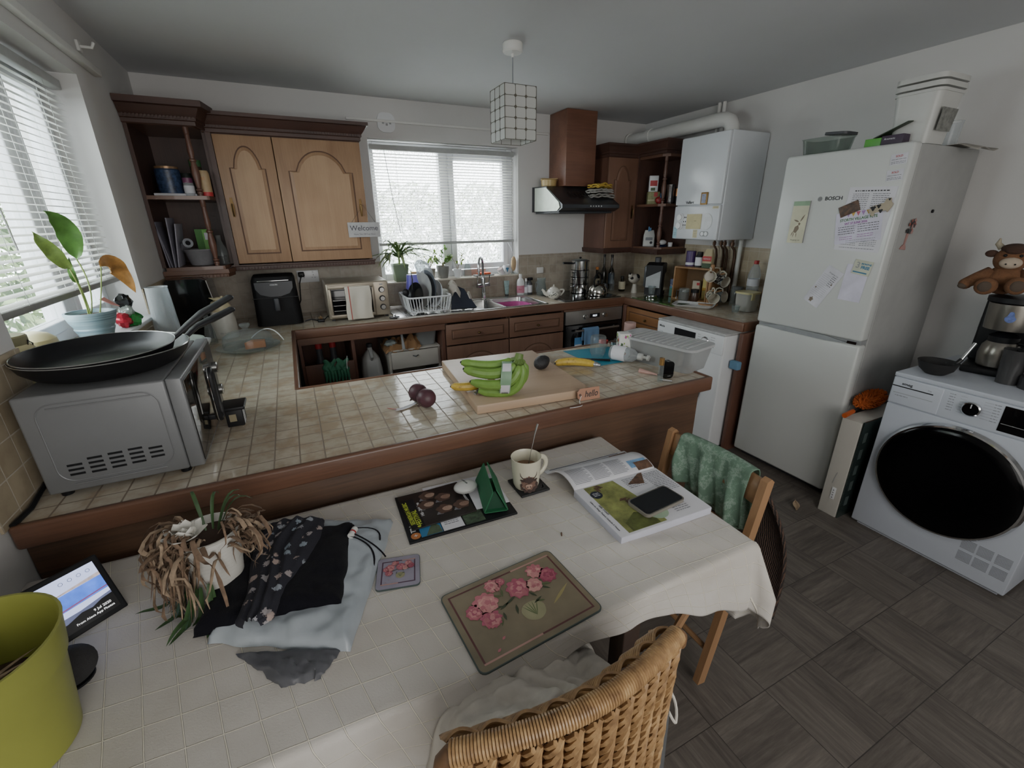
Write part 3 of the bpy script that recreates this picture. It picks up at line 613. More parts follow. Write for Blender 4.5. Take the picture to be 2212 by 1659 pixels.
g = G(CL); g.grid(cloth, 260, 120, cuv); o = g.obj('tablecloth', ang=180, solid=.0018)
tag(o, 'cream cotton tablecloth woven with raised check lines over the dining table', 'tablecloth')
# ------------------------------------------------------------------ flat artwork helper
def blob(g, m, x, y, r, z, lobes=7, amp=.12, n=28, sy=1, rot=0, ph=0):
    g.use(m); vs = []
    for i in range(n):
        a = 2*PI*i/n; q = r*(1+amp*math.sin(lobes*a+ph)+amp*.4*math.sin((lobes*2+1)*a+ph*2)); p = (q*math.cos(a), q*sy*math.sin(a))
        vs.append((x+p[0]*math.cos(rot)-p[1]*math.sin(rot), y+p[0]*math.sin(rot)+p[1]*math.cos(rot), z))
    g.poly(vs)
def leaf2(g, m, x, y, l, w, rot, z):
    g.use(m); vs = []
    for i in range(9): u = i/8; vs.append((l*u, w*math.sin(PI*u)*(1-.3*u)))
    vs += [(l*i/8, -w*math.sin(PI*i/8)*(1-.3*i/8)) for i in range(7, 0, -1)]
    g.poly([(x+a*math.cos(rot)-b*math.sin(rot), y+a*math.sin(rot)+b*math.cos(rot), z) for a, b in vs])
PK = [mat('petal_a', '#b56a74', .5), mat('petal_b', '#c98a8a', .5), mat('petal_c', '#d8a59c', .5), mat('petal_d', '#8f3f55', .5), mat('petal_e', '#a9556a', .5)]
LF = [mat('art_leaf', '#39432f', .6), mat('art_leaf2', '#55603f', .6)]; VASE = mat('art_glass', '#8f8c6c', .5, var=.2); STEMS = mat('art_stem', '#5d6a45', .6)
def peonies(g, w, h, z):
    """bunch of pink peonies in a round glass vase, drawn in flat layers; origin top-left, x right, y down"""
    rnd = random.Random(3); P = lambda u, v: (-w/2+u*w, h/2-v*h)
    x, y = P(.56, .68); blob(g, VASE, x, y, h*.155, z, 3, .02, sy=.9)
    for a in (-.5, -.2, .05, .3, .5): leaf2(g, STEMS, x+.0, y-h*.08, h*.22, h*.008, PI/2+a, z+.0002)
    for u, v, r, l in ((.40, .3, 150, .12), (.42, .42, 200, .13), (.36, .44, 170, .12), (.33, .52, 260, .1), (.46, .5, 250, .12), (.3, .58, 240, .1), (.74, .38, -20, .14), (.74, .4, -45, .12), (.75, .34, 15, .12), (.43, .2, 250, .1), (.65, .2, 260, .12), (.5, .38, 200, .16), (.62, .42, -60, .1), (.3, .36, 130, .1), (.6, .6, 20, .12), (.7, .62, 160, .1), (.16, .28, 120, .06)):
        x, y = P(u, v); leaf2(g, LF[rnd.random() < .35], x, y, w*l*.85, w*.013, R(r), z+.0003)
    for u, v, r, c in ((.12, .35, .105, 0), (.25, .31, .15, 1), (.22, .54, .12, 0), (.37, .09, .10, 1), (.46, .08, .06, 0), (.40, .16, .045, 1), (.57, .30, .15, 0), (.70, .36, .105, 2), (.79, .16, .115, 1), (.87, .29, .12, 3)):
        x, y = P(u, v); R0 = r*h*1.05
        seq = {0: (4, 0, 1, 4, 1), 1: (0, 1, 2, 1, 0), 2: (1, 2, 2, 1, 0), 3: (3, 4, 0, 3, 4)}[c]
        for j, q in enumerate(seq): blob(g, PK[q], x+rnd.uniform(-.12, .12)*R0, y+rnd.uniform(-.12, .12)*R0, R0*(1-.19*j), z+.0005+.0002*j, 9-j, .11, ph=rnd.uniform(0, 6))
        for j in range(7): a = rnd.uniform(0, 6.28); blob(g, PK[seq[(j) % 5]], x+math.cos(a)*R0*.5, y+math.sin(a)*R0*.5, R0*.2, z+.0016+.0001*j, 4, .2, 12, ph=a)
    for u, v in ((.2, .84), (.12, .95)): x, y = P(u, v); leaf2(g, PK[0], x, y, w*.04, w*.012, .5, z+.0004)
def border(g, m1, m2, w, h, t, z):
    for (x0, y0, x1, y1, m) in ((-w/2, h/2-t, w*.1, h/2, m1), (w*.1, h/2-t, w/2, h/2, m2), (-w/2, -h/2+t, -w/2+t, h/2-t, m1), (w/2-t, -h/2+t, w/2, h/2-t, m1), (-w/2, -h/2, 0, -h/2+t, m2), (0, -h/2, w/2, -h/2+t, m1)): g.use(m); g.poly([(x0, y0, z), (x1, y0, z), (x1, y1, z), (x0, y1, z)])
pm = thing('placemat', 'rectangular olive-brown placemat with pink peonies in a glass vase', 'placemat', (.999, -3.012, .763), R(4.5))
G(mat('mat_cork', '#3d4a48', .6)).prism(rrect(.290, .208, .014), 0, .004).obj('board', pm)
g = G(mat('mat_face', '#7a705b', .4, var=.22, vs=9)); g.poly([(x, y, .0042) for x, y in rrect(.286, .204, .013)]); border(g, mat('band_dark', '#5a3434', .5), mat('band_pink', '#b38a80', .5), .262, .180, .004, .0045); peonies(g, .255, .174, .0048)
g.use(mat('mat_gold', '#9b8f5f', .5)); leaf2(g, MC['mat_gold'], .06, -.04, .07, .004, .5, .0046); g.obj('printed_face', pm, smooth=False)
cs = thing('drink_coaster', 'small lilac square coaster printed with pink peonies', 'coaster', (.783, -2.803, .762), R(-14))
G(mat('mat_cork')).prism(rrect(.100, .100, .010), 0, .004).obj('board', cs)
g = G(mat('coaster_face', '#8f8a9a', .4, var=.15, vs=14)); g.poly([(x, y, .0042) for x, y in rrect(.098, .098, .009)]); border(g, mat('band_plum', '#4b3145', .5), mat('band_pink'), .078, .074, .003, .0045); peonies(g, .076, .068, .0048); g.obj('printed_face', cs, smooth=False)
# ------------------------------------------------------------------ mug, slate coaster, spoon
sc_ = thing('slate_coaster', 'square black slate coaster under the highland cow mug', 'coaster', (1.227, -2.619, .761))
G(mat('slate', '#1c1d1f', .6, bump=.3)).box(-.048, -.05, 0, .048, .05, .007, .001).obj('slab', sc_); 
g = G(mat('slate_print', '#3a3c40', .6))
for i in range(5): leaf2(g, MC['slate_print'], .01+.006*i, -.04, .03, .002, R(20*i), .0073)
g.obj('print', sc_)
mg = thing('mug', 'cream mug of coffee printed with a shaggy highland cow', 'mug', (1.217, -2.622, .768)); mg.scale = (1.14, 1.14, 1.14)
g = G(mat('mug_body', '#cfcbb6', .25, var=.04)); g.lathe([(.027, 0), (.031, .002), (.035, .012), (.0375, .04), (.0405, .088), (.041, .09), (.0395, .0905), (.037, .085), (.034, .04), (.030, .008), (0, .006)], 40); g.obj('body', mg)
g = G(MC['mug_body']).tube([(.0375, 0, .075)]+[(.0375+.034*math.sin(a), 0, .047+.028*math.cos(a)) for a in [R(10+16*i) for i in range(11)]]+[(.0335, 0, .017)], .0055, 10, flat=1.25); g.xf(Matrix.Rotation(R(12), 4, 'Z')); g.obj('handle', mg)
G(mat('coffee', '#7a5a41', .15)).disc((0, 0, .058), .0355, 28).obj('coffee', mg)
g = G(mat('cow_dark', '#3b2c27', .8)); cw = {'d': MC['cow_dark'], 'm': mat('cow_mid', '#6b5145', .8), 'l': mat('cow_light', '#a58a7a', .8)}
def on_mug(px, py, lift=.0005):
    r = .0362+.05*(py/.9)*.09+.0012+lift; a = R(-106)+px/r; return Vector((r*math.cos(a), r*math.sin(a), py))
def wrapb(m, x, y, r, lobes, amp, lift, sy=1, n=24, ph=0):
    x *= 1.25; r *= 1.25
    g.use(m); g.poly([on_mug(x+r*(1+amp*math.sin(lobes*2*PI*i/n+ph))*math.cos(2*PI*i/n), y+r*sy*(1+amp*math.sin(lobes*2*PI*i/n+ph))*math.sin(2*PI*i/n), lift) for i in range(n)])
wrapb(cw['d'], .002, .020, .021, 11, .12, .0006, .75); wrapb(cw['m'], .0, .030, .016, 9, .16, .0014, 1); wrapb(cw['d'], -.013, .038, .006, 3, .2, .0018, .5); wrapb(cw['d'], .014, .038, .006, 3, .2, .0018, .5)
wrapb(cw['d'], 0, .040, .010, 7, .2, .002, .7); wrapb(cw['l'], 0, .022, .007, 3, .1, .0026, .8); wrapb(cw['d'], -.003, .0205, .0015, 2, 0, .0032); wrapb(cw['d'], .003, .0205, .0015, 2, 0, .0032)
for q in (-1, 1): g.use(cw['d']).tube([on_mug(q*.008, .042, .001), on_mug(q*.017, .045, .001), on_mug(q*.022, .051, .001), on_mug(q*.024, .060, .001)], [.0015, .0014, .001, .0004], 5)
g.obj('cow_print', mg)
sp = thing('teaspoon', 'silver teaspoon standing in the highland cow mug', 'spoon', (1.226, -2.612, .80)); sp.scale = (1.3, 1.3, 1.3)
g = G(STEEL).tube([(0, 0, 0), (.012, .006, .05), (.026, .012, .095), (.036, .016, .118)], [.0025, .0018, .0028, .0042], 8, flat=.5); g.ball((-.004, -.002, -.012), (.009, .007, .016), 10, 6); g.obj('spoon_body', sp)
# ------------------------------------------------------------------ magazines, papers, pebble case, green glasses case
mz = thing('magazine', 'black covered travel magazine lying lowest in the pile by the peninsula', 'magazine', (.985, -2.618, .762), R(-2))
g = G(BLACK).box(-.152, -.108, 0, .152, .108, .006, .001); g.use(mat('sea_blue', '#2f6f9c', .4)).poly([(-.118, -.10, .0065), (-.06, -.10, .0065), (-.06, -.048, .0065), (-.118, -.048, .0065)])
g.use(mat('hill_green', '#4b5a45', .5, var=.3, vs=60)).poly([(-.105, -.099, .0068), (-.061, -.099, .0068), (-.064, -.07, .0068), (-.078, -.053, .0068), (-.09, -.07, .0068)]); g.use(PAPER).poly([(-.058, -.10, .0065), (.0, -.10, .0065), (.0, -.048, .0065), (-.058, -.048, .0065)])
g.use(mat('photo_mix', '#3a4a38', .5, var=.7, vs=90)).poly([(.004, -.10, .0065), (.06, -.10, .0065), (.06, -.05, .0065), (.004, -.05, .0065)]); g.use(mat('orange_disc', '#b5713c', .5)).disc((-.131, -.088, .0066), .013)
g.use(WHITE).text('TRA', .018, T(-.133, -.056, .0066, rz=R(90)), bold=.0004); g.text('+', .02, T(-.131, -.088, .0069)); g.use(INKG).bars(T(0, 0, .0068), -.05, -.01, [-.06, -.068, -.076], .0025); g.obj('cover', mz)
lf = thing('leaflet', 'festival leaflet with a dark photo of four singers on the magazine', 'leaflet', (.945, -2.60, .7695), R(1))
g = G(mat('photo_dark', '#1d1614', .4, var=.3, vs=40)).box(-.10, -.078, 0, .085, .085, .003, .0005)
g.use(BLACK).poly([(-.099, -.077, .0033), (-.062, -.077, .0033), (-.062, .06, .0033), (-.099, .06, .0033)])
SK = [mat('skin_a', '#9a8070', .6), mat('skin_b', '#836758', .6)]; HR = mat('hair_dk', '#4a352b', .7); SH = mat('shirt_gr', '#6f7076', .7)
for i, (x, y) in enumerate(((-.015, .056), (.025, .028), (.012, -.028), (.062, -.03), (-.03, .012))):
    blob(g, HR, x-.005, y, .023, .0034+.0002*i, 5, .1, sy=.9); blob(g, SK[i % 2], x+.003, y-.002, .0145, .0040+.0002*i, 3, .04, sy=.72)
    g.use(HR).poly([(x+.004, y+.004, .0052), (x+.006, y+.004, .0052), (x+.006, y+.001, .0052)]).poly([(x-.002, y+.003, .0052), (x, y+.003, .0052), (x, y, .0052)]); blob(g, SH, x-.02, y-.014, .011, .0033, 4, .2, sy=.6)
g.use(mat('lime_ink', '#b5c43c', .5)).text('SEDBERGH MUSIC', .0165, T(-.090, -.004, .0036, rz=R(90)), .82, .0003).text('FESTIVAL', .020, T(-.0745, -.03, .0036, rz=R(90)), .85, .0003)
blob(g, MC['lime_ink'], -.078, -.071, .005, .0036, 1, 0, sy=.8); g.poly([(-.0745, -.07, .0036), (-.073, -.07, .0036), (-.073, -.05, .0036), (-.0745, -.05, .0036)])
g.use(WHITE).text('14th - 26th June', .013, T(-.056, .0, .0037, rz=R(90)), .8, .0002).text('SIMARONBADOTE', .009, T(.079, .005, .0037, rz=R(-90)), .8, .0001); g.obj('cover', lf)
en = thing('envelope', 'white envelope under the green spectacle case', 'envelope', (1.095, -2.60, .7695), R(-5))
g = G(PAPER).box(-.055, -.075, 0, .045, .09, .0015, .0005); g.use(INKG).bars(T(.03, -.03, .0018, rz=R(90)), -.03, .03, [0, .008], .003); g.use(mat('pink_pr', '#b98b90', .6)).disc((-.03, .05, .0018), .009); g.use(INK).text('No. 1 TOC', .009, T(.02, -.045, .0018, rz=R(90))); g.obj('sheet', en)
pp = thing('letter', 'pale sheet of paper poking out behind the festival leaflet', 'paper', (.99, -2.535, .7685), R(-4))
g = G(PAPER).box(-.07, -.03, 0, .09, .035, .0006); g.use(mat('pink_pr')).box(-.075, -.02, .0007, -.05, .02, .0012); g.obj('sheet', pp)
hc = thing('hearing_aid_case', 'oval glossy white case lying on the festival leaflet', 'case', (1.035, -2.577, .7745))
g = G(mat('pebble_white', '#c6c7c4', .25, var=.02)).ball((0, 0, .016), (.036, .029, .016), 32, 16); g.obj('shell', hc); G(GREY).lathe([(.0362, .0155), (.0364, .016), (.0362, .0165)], 32, (0, 0, 0), False).xf(Matrix.Diagonal((1, .806, 1, 1))).obj('seam', hc)
G(INK).text('oticon', .011, T(.0, .004, .0325, rz=R(-75)), 1, .0001).obj('lettering', hc)
GC = mat('green_case', '#17603c', .6, var=.08, bump=.1)
gc = thing('spectacle_case', 'open green triangular spectacle case standing on the envelope', 'case', (1.095, -2.625, .772), R(-103))
g = G(GC); L = .085
k = g.mark(); g.plate([(-L, -.03, .002), (L, -.03, .002), (L, -.004, .066), (-L+.01, -.004, .066)], .003); g.obj('front_flap', gc)
g = G(GC); g.plate([(-L, .034, .002), (-L+.01, .004, .068), (L-.006, .004, .068), (L, .034, .002)], .003); g.obj('back_flap', gc); g = G(GC).box(-L, -.03, 0, L, .034, .003); g.obj('base', gc)
g = G(mat('green_in', '#0d3d27', .8)).plate([(L-.015, -.028, .003), (L-.015, .03, .003), (L-.017, .002, .060)], .002); g.obj('lining', gc)
G(mat('gold_txt', '#cfd2c4', .5)).text('Specsavers', .010, Matrix.Translation((0, -.021, .030)) @ Matrix.Rotation(R(68), 4, 'X'), .8).obj('lettering', gc)
# ------------------------------------------------------------------ brochure and phone
bk = thing('brochure', 'thick holiday brochure lying open on the tablecloth with pages curling', 'book', (1.47, -2.855, .762), R(-2))
g = G(mat('page_edges', '#b9bac6', .8, var=.06)); g.box(-.155, -.113, 0, .152, .117, .022, .002); g.obj('page_block', bk)
def curl(u, v):
    # left hand pages turned back towards the peninsula: rises from the spine then falls flat
    y = .117+.155*v; zz = .022+.030*math.sin(min(1, v*1.15)*PI)**.8*(1-.25*u) - .017*v; return Vector((-.153+.300*u+.02*v*(1-u)*-1, y, max(.004, zz)))
g = G(PAPER); g.grid(curl, 12, 24); g.obj('turned_page', bk, ang=180, solid=.004)
def on_curl(g, m, u0, u1, v0, v1, lift=.0028, n=5):
    g.use(m); a = lambda u, v: curl(u0+(u1-u0)*u, v0+(v1-v0)*v)+Vector((0, 0, lift)); g.grid(a, 2, n)
g = G(INK); NAVY = mat('navy_photo', '#1b2230', .5, var=.3, vs=50); SKY = mat('sky_photo', '#6d93b8', .5, var=.4, vs=60); BRN = mat('brown_photo', '#5b4334', .5, var=.5, vs=70)
for r_ in range(15):
    for c0, c1 in ((.04, .25), (.27, .48), (.50, .7)): on_curl(g, INKG, c0, c1-.03*((r_*7) % 3 == 0), .06+.028*r_, .07+.028*r_, .0028, 1)
on_curl(g, NAVY, .02, .30, .74, .90); on_curl(g, NAVY, .42, .75, .74, .90, n=4); on_curl(g, SKY, .31, .41, .74, .90); on_curl(g, BRN, .76, .98, .74, .92); on_curl(g, SKY, .74, .97, .1, .3); on_curl(g, BRN, .80, .99, .02, .22, .0032); on_curl(g, NAVY, .05, .9, .95, .97); g.obj('page_print', bk, ang=180)
g = G(PAPER).box(-.154, -.112, .0222, .151, .116, .0226); z = .0229
g.use(mat('olive_photo', '#7d8248', .5, var=.5, vs=28)).poly([(-.125, -.105, z), (.0, -.105, z), (-.0, .0, z), (-.02, .112, z), (-.125, .112, z)]); g.use(mat('olive_dark', '#4d5526', .5, var=.5, vs=40)).poly([(-.11, -.104, z+.0003), (-.02, -.104, z+.0003), (-.02, -.06, z+.0003), (-.06, -.04, z+.0003), (-.11, -.07, z+.0003)])
for i, (x, y) in enumerate(((-.05, .02), (-.04, .008), (-.034, -.006), (-.09, .09), (-.08, .1))): blob(g, BRN, x, y, .012, z+.0006+i*.0001, 4, .2, sy=.5, rot=.6*i)
blob(g, NAVY, -.108, .068, .018, z+.0012, 1, 0); g.use(WHITE).bars(T(-.108, .068, z+.0015, rz=R(0)), -.010, .010, [.006, 0, -.006], .002)
blob(g, mat('pale_green', '#9db39a', .5), .0, -.068, .03, z+.0010, 1, 0, sy=.9)
g.use(INKG)
for c0, c1, ys in ((.005, .07, range(7)), (.08, .145, range(14))):
    g.bars(T(0, 0, z+.0004), c0, c1, [.10-.0075*q for q in ys], .0026)
g.use(BRN).poly([(.01, .075, z+.0006), (.075, .112, z+.0006), (.09, .112, z+.0006), (.06, .06, z+.0006)]); g.use(mat('orange_rule', '#a8623c', .5)).poly([(.085, -.035, z+.0006), (.115, -.035, z+.0006), (.115, -.037, z+.0006), (.085, -.037, z+.0006)])
g.use(INKG).bars(T(0, 0, z+.0004), .05, .10, [-.055-.008*q for q in range(5)], .0026)
g.use(INK).text('Follow the Vikings: Thailand, Cambodia & Vietnam', .0075, T(-.142, -.02, z+.0004, rz=R(-90)), .9); g.text('ASIA: 17 DAYS', .008, T(-.13, -.0, z+.0012, rz=R(-90)), .9, .0002); g.obj('right_page', bk, smooth=False)
ph = thing('smartphone', 'black smartphone in a clear case lying on the open brochure', 'phone', (1.493, -2.888, .7865), R(5))
g = G(glass('phone_case', '#8f8a80', .25, .6)).prism(rrect(.152, .080, .013), 0, .009); g.obj('case', ph)
G(mat('phone_rim', '#4a4c50', .3, .8)).prism(rrect(.145, .073, .010), .002, .0098).obj('body', ph); g = G(mat('phone_screen', '#101216', .12)); g.poly([(x, y, .0101) for x, y in rrect(.141, .069, .009)]); g.obj('screen', ph)
# ------------------------------------------------------------------ parcel bag and clothes
def lump(g, A, B, C, D, h, z0, amp=.006, ns=9, nu=44, nv=44, seed=0, edge=7, uvs=None, wav=0):
    """a limp bundle spread over the quadrilateral A B C D (plan points): thick in the middle, rounded down at its edge"""
    A, B, C, D = [Vector(p) for p in (A, B, C, D)]
    def f(u, v):
        jit = wav*nz(u*4, v*4, seed+9, 1.5); p = (A*(1-u)+B*u)*(1-v)+(D*(1-u)+C*u)*v
        e = min(1, edge*min(u, 1-u, v, 1-v)); k = math.sqrt(max(0, 1-(1-e)**2))
        return Vector((p.x+jit, p.y+wav*nz(u*4, v*4, seed+20, 1.5), z0+k*h+k*amp*(abs(nz(p.x*ns, p.y*ns*.6, seed))*1.6+.5*nz(p.x*ns*3, p.y*ns*3, seed))))
    k = g.mark(); g.grid(f, nu, nv); return f
BAGM = mat('poly_mailer', '#a4acb3', .28, var=.08, bump=.5, bs=30); BAGD = mat('poly_inside', '#4c4d52', .5, bump=.3, bs=40)
bg_ = thing('parcel_bag', 'torn pale grey plastic parcel bag under the black clothes', 'bag', (0, 0, 0))
g = G(BAGM); lump(g, (.525, -2.475), (.812, -2.603), (.655, -2.965), (.402, -2.822), .022, .7615, .012, 11, 60, 60, 3, 9, wav=.006); g.obj('bag_body', bg_, ang=180)
g = G(BAGD); lump(g, (.455, -2.872), (.640, -2.952), (.60, -2.998), (.535, -2.985), .008, .7622, .008, 20, 30, 14, 5, 6, wav=.008); g.obj('torn_flap', bg_, ang=180)
CLB = mat('black_cloth', '#0d0d13', .95, var=.2, vs=60, bump=.5, bs=300, sheen=.05, spec=.1)
cl = thing('folded_clothes', 'folded black jersey clothes lying on the parcel bag', 'clothes', (0, 0, 0))
g = G(CLB); lump(g, (.44, -2.50), (.715, -2.61), (.655, -2.862), (.378, -2.805), .030, .772, .010, 10, 60, 60, 8, 10, wav=.006); g.obj('jersey', cl, ang=180)
for a, b, c in (((.70, -2.64, .802), (.80, -2.66, .80), (.745, -2.715, .772)), ((.69, -2.66, .80), (.765, -2.72, .79), (.725, -2.785, .772)), ((.695, -2.65, .802), (.75, -2.72, .80), (.765, -2.745, .770))):
    G(CLB).tube(bez(a, b, c, 12), .0022, 6, flat=.5).obj('tie_string', cl)
def floral():
    s = NT('floral_cloth'); v = s.coord(); vo = s.n('ShaderNodeTexVoronoi'); vo.inputs['Scale'].default_value = 42; s.l(v, vo.inputs['Vector']); n = s.noise(v, 120, 3, .8)
    d = s.math('ADD', vo.outputs['Distance'], s.math('MULTIPLY', s.math('SUBTRACT', n, .5), .9)); sel = s.n('ShaderNodeSeparateColor'); s.l(vo.outputs['Color'], sel.inputs[0])
    m = s.math('MULTIPLY', s.math('LESS_THAN', d, .36), s.math('GREATER_THAN', sel.outputs[0], .2)); c2 = s.mix(sel.outputs[1], col('#a39088'), col('#8493a0'))
    c = s.mix(m, col('#191923'), c2); s.base(c, .95); s.bump(s.noise(v, 300, 3), .4, .002); return s.m
fc = thing('floral_dress', 'gathered dark floral fabric laid across the folded black clothes', 'clothes', (0, 0, 0))
def ff(u, v):
    a, b = Vector((.575, -2.555)), Vector((.49, -2.862)); p = a*(1-v)+b*v; w = (.062+.016*math.sin(v*5+.5)-.012*v)*(1 if v < .94 else 1-((v-.94)/.06)**2*.6); q = (u-.5)*2; nrm = Vector((.965, -.26))
    z = .803+.020*math.sqrt(max(0, 1-q*q))+.0045*math.sin(u*26+4*math.sin(v*5))*(1-abs(q))*1.2+.004*nz(p.x, p.y, 2, 25); return Vector((p.x+nrm.x*q*w, p.y+nrm.y*q*w, z))
g = G(floral()); g.grid(ff, 50, 60); g.obj('fabric', fc, ang=180)
lt = thing('garment_tag', 'small white and red rolled label beside the black clothes', 'label', (.703, -2.655, .800), R(60))
g = G(WMAT).tube([(-.014, 0, 0), (.014, 0, 0)], .008, 12); g.use(RED).tube([(-.003, 0, 0), (.002, 0, 0)], .0083, 12, cap=False); g.obj('label_roll', lt)
# ------------------------------------------------------------------ plants on the table
def leaf3(g, path, w, cross=.25, n=10):
    """strap leaf following a path of points, creased down the middle"""
    pts = [Vector(p) for p in path]; m = len(pts); vs = []
    for i, p in enumerate(pts):
        t = (pts[min(i+1, m-1)]-pts[max(i-1, 0)]).normalized(); sd = t.cross(Vector((0, 0, 1)))
        sd = sd.normalized() if sd.length > 1e-4 else Vector((1, 0, 0)); up = sd.cross(t); u = i/(m-1); ww = w*(math.sin(PI*min(1, .12+u*.88))**.7 if u < 1 else 0)
        vs += [p-sd*ww+up*ww*cross, p, p+sd*ww+up*ww*cross]
    g.add(vs, [(i*3+j, i*3+j+1, i*3+j+4, i*3+j+3) for i in range(m-1) for j in range(2)]); return g
WPOT = mat('white_pot', '#c9c7c0', .4, var=.04)
pp_ = thing('potted_plant', 'withered plant with brown curls and one white bloom in a white pot', 'plant', (.418, -2.675, .762))
g = G(WPOT); pr = [(.040, 0), (.042, .002)]
for i in range(16): z = .004+.0095*i; r = .042+.0175*(z/.155); pr += [(r, z), (r+.0006, z+.004), (r-.0001, z+.009)]
g.lathe(pr+[(.061, .16), (.062, .163), (.058, .163), (.055, .14)], 36, cap=False); g.obj('pot', pp_); G(mat('dry_soil', '#3b2a20', .95, bump=.6)).disc((0, 0, .145), .056, 24).obj('soil', pp_)
DRY = mat('dry_leaf', '#6f5a48', .9, var=.4, vs=60); DRY2 = mat('dry_leaf_pale', '#94806a', .9, var=.3, vs=60)
rnd = random.Random(11); g = G(DRY)
for i in range(170):
    g.use(DRY if rnd.random() < .65 else DRY2); a = rnd.uniform(0, 2*PI); left = rnd.random() < .78
    if left: a = rnd.gauss(PI*1.10, .55)
    else: a = rnd.gauss(-.1, .4)
    rr = rnd.uniform(.055, .115); zt = rnd.uniform(.12, .19); drop = rnd.uniform(.03, .19) if left else rnd.uniform(.02, .08); pts = []
    x0, y0 = math.cos(a)*.045, math.sin(a)*.045; ph_ = rnd.uniform(0, 6)
    for j in range(12):
        u = j/11; rad = .045+(rr-.045)*min(1, u*2)+.010*math.sin(u*9+ph_); aa = a+.5*math.sin(u*3+ph_)*.5; z = zt+.02*math.sin(u*PI)-drop*u*u*1.1+.008*math.sin(u*14+ph_)
        pts.append((rad*math.cos(aa), rad*math.sin(aa), max(.006, z)))
    leaf3(g, pts, rnd.uniform(.002, .0055), rnd.uniform(-.8, .8))
g.obj('dried_leaves', pp_, ang=180)
g = G(DGREEN)
for i in range(16):
    a = rnd.gauss(PI*1.25, .5); r1 = rnd.uniform(.09, .16); pts = [(math.cos(a)*(.06+(r1-.06)*u), math.sin(a)*(.06+(r1-.06)*u), max(.006, .06*(1-u)**2+.012*math.sin(u*5+i))) for u in [j/7 for j in range(8)]]; leaf3(g, pts, .0065, .3)
for a, l in ((.3, .06), (1.9, .08), (.6, .07), (1.2, .05), (.1, .075)): leaf3(g, [(math.cos(a)*(.02+l*u), math.sin(a)*(.02+l*u), .15+.07*math.sin(u*2.2)) for u in [j/7 for j in range(8)]], .004, .4)
g.obj('green_leaves', pp_, ang=180)
g = G(mat('white_petal', '#d9d7cf', .7))
for ring, (n, r_, el) in enumerate(((7, .046, .25), (6, .038, .7), (5, .025, 1.1))):
    for i in range(n):
        a = 2*PI*i/n+ring*.4; c = Vector((-.030, -.03, .172)); k = g.mark()
        g.grid(lambda u, v: Vector((u*r_, (v-.5)*.036*math.sin(PI*min(1, .2+u*.8))**.8, .010*u*u+.012*(v-.5)**2*40*.02)), 6, 4); g.xf(Matrix.Translation(c) @ Matrix.Rotation(a, 4, 'Z') @ Matrix.Rotation(-el, 4, 'Y'), k)
g.obj('flower', pp_, ang=180)
LIME = mat('lime_plastic', '#8d9140', .35, var=.04)
gp = thing('plant_pot', 'tall lime green plastic plant pot at the near left corner', 'pot', (.150, -2.915, .762))
g = G(LIME); g.lathe([(.085, 0), (.088, .003), (.104, .135), (.106, .15), (.110, .152), (.117, .205), (.119, .212), (.115, .212), (.112, .205), (.104, .15), (.10, .13), (.094, .10)], 48, cap=False); g.obj('pot', gp)
G(mat('dry_soil')).disc((0, 0, .10), .093, 24).obj('soil', gp)
g = G(DRY); 
for i in range(46):
    g.use(DRY if rnd.random() < .6 else DRY2); a = rnd.uniform(0, 6.28); b = a+rnd.uniform(1.5, 3.5); ra, rb = rnd.uniform(.02, .085), rnd.uniform(.02, .085)
    leaf3(g, bez((ra*math.cos(a), ra*math.sin(a), .105), (0, 0, .12+rnd.random()*.05), (rb*math.cos(b), rb*math.sin(b), .108+rnd.random()*.03), 8), rnd.uniform(.002, .006), .5)
g.obj('dried_leaves', gp, ang=180)
g = G(DGREEN); leaf3(g, bez((.0, .0, .10), (-.01, .05, .16), (.0, .085, .17)), .008); leaf3(g, bez((-.03, .0, .10), (-.04, .04, .18), (-.05, .07, .20)), .008); g.obj('green_leaves', gp, ang=180)
# ------------------------------------------------------------------ smart display and speaker
ed = thing('smart_display', 'black smart display showing a blue seascape, leaning by the peninsula', 'screen', (.150, -2.700, .762), rot=(0, 0, R(38))); ed.scale = (.86, .86, .86)
k_ = Matrix.Rotation(R(-32), 4, 'X')
g = G(BLACK).box(-.125, 0, 0, .125, .010, .155, .004); g.xf(k_); g.obj('housing', ed); G(BLACK).box(-.06, .055, 0, .06, .11, .05, .012).obj('foot', ed)
g = G(mat('scr_sky', '#b4bfe6', .3, emit=1.1, var=.05)); k = g.mark(); y = -.0006
def sp_(m, p): g.use(m); g.poly([(a, y-.0001*len(g.f), b) for a, b in p])
sp_(MC['scr_sky'], [(-.112, .014), (.112, .014), (.112, .142), (-.112, .142)]); sp_(mat('scr_blue', '#3b62c4', .3, emit=1.2, var=.25, vs=40), [(-.112, .058), (.112, .068), (.112, .104), (.02, .102), (-.05, .110), (-.112, .098)])
sp_(mat('scr_sand', '#a99b9a', .3, emit=.8, var=.3, vs=60), [(.112, .104), (.112, .113), (.05, .108), (.0, .103)]); sp_(mat('scr_red', '#7c4a70', .3, emit=.7), [(-.112, .056), (.112, .072), (.112, .075), (-.112, .060)])
sp_(mat('scr_hill', '#5f6584', .3, emit=.6, var=.2), [(-.112, .03), (-.05, .038), (0, .05), (.05, .05), (.112, .058), (.112, .045), (.04, .035), (-.112, .02)]); sp_(mat('scr_dark', '#0a0a0c', .3), [(-.112, .013), (.113, .013), (.113, .052), (.09, .050), (.07, .043), (.05, .045), (.02, .036), (-.02, .038), (-.112, .022)])
g.use(mat('scr_txt', '#ffffff', .4, emit=1)); g.text('9 Jul 2020', .0085, Matrix.Translation((.085, -.0035, .034)) @ Matrix.Rotation(PI/2, 4, 'X')); g.text('From Alexa App Photos', .0075, Matrix.Translation((.068, -.0035, .024)) @ Matrix.Rotation(PI/2, 4, 'X'))
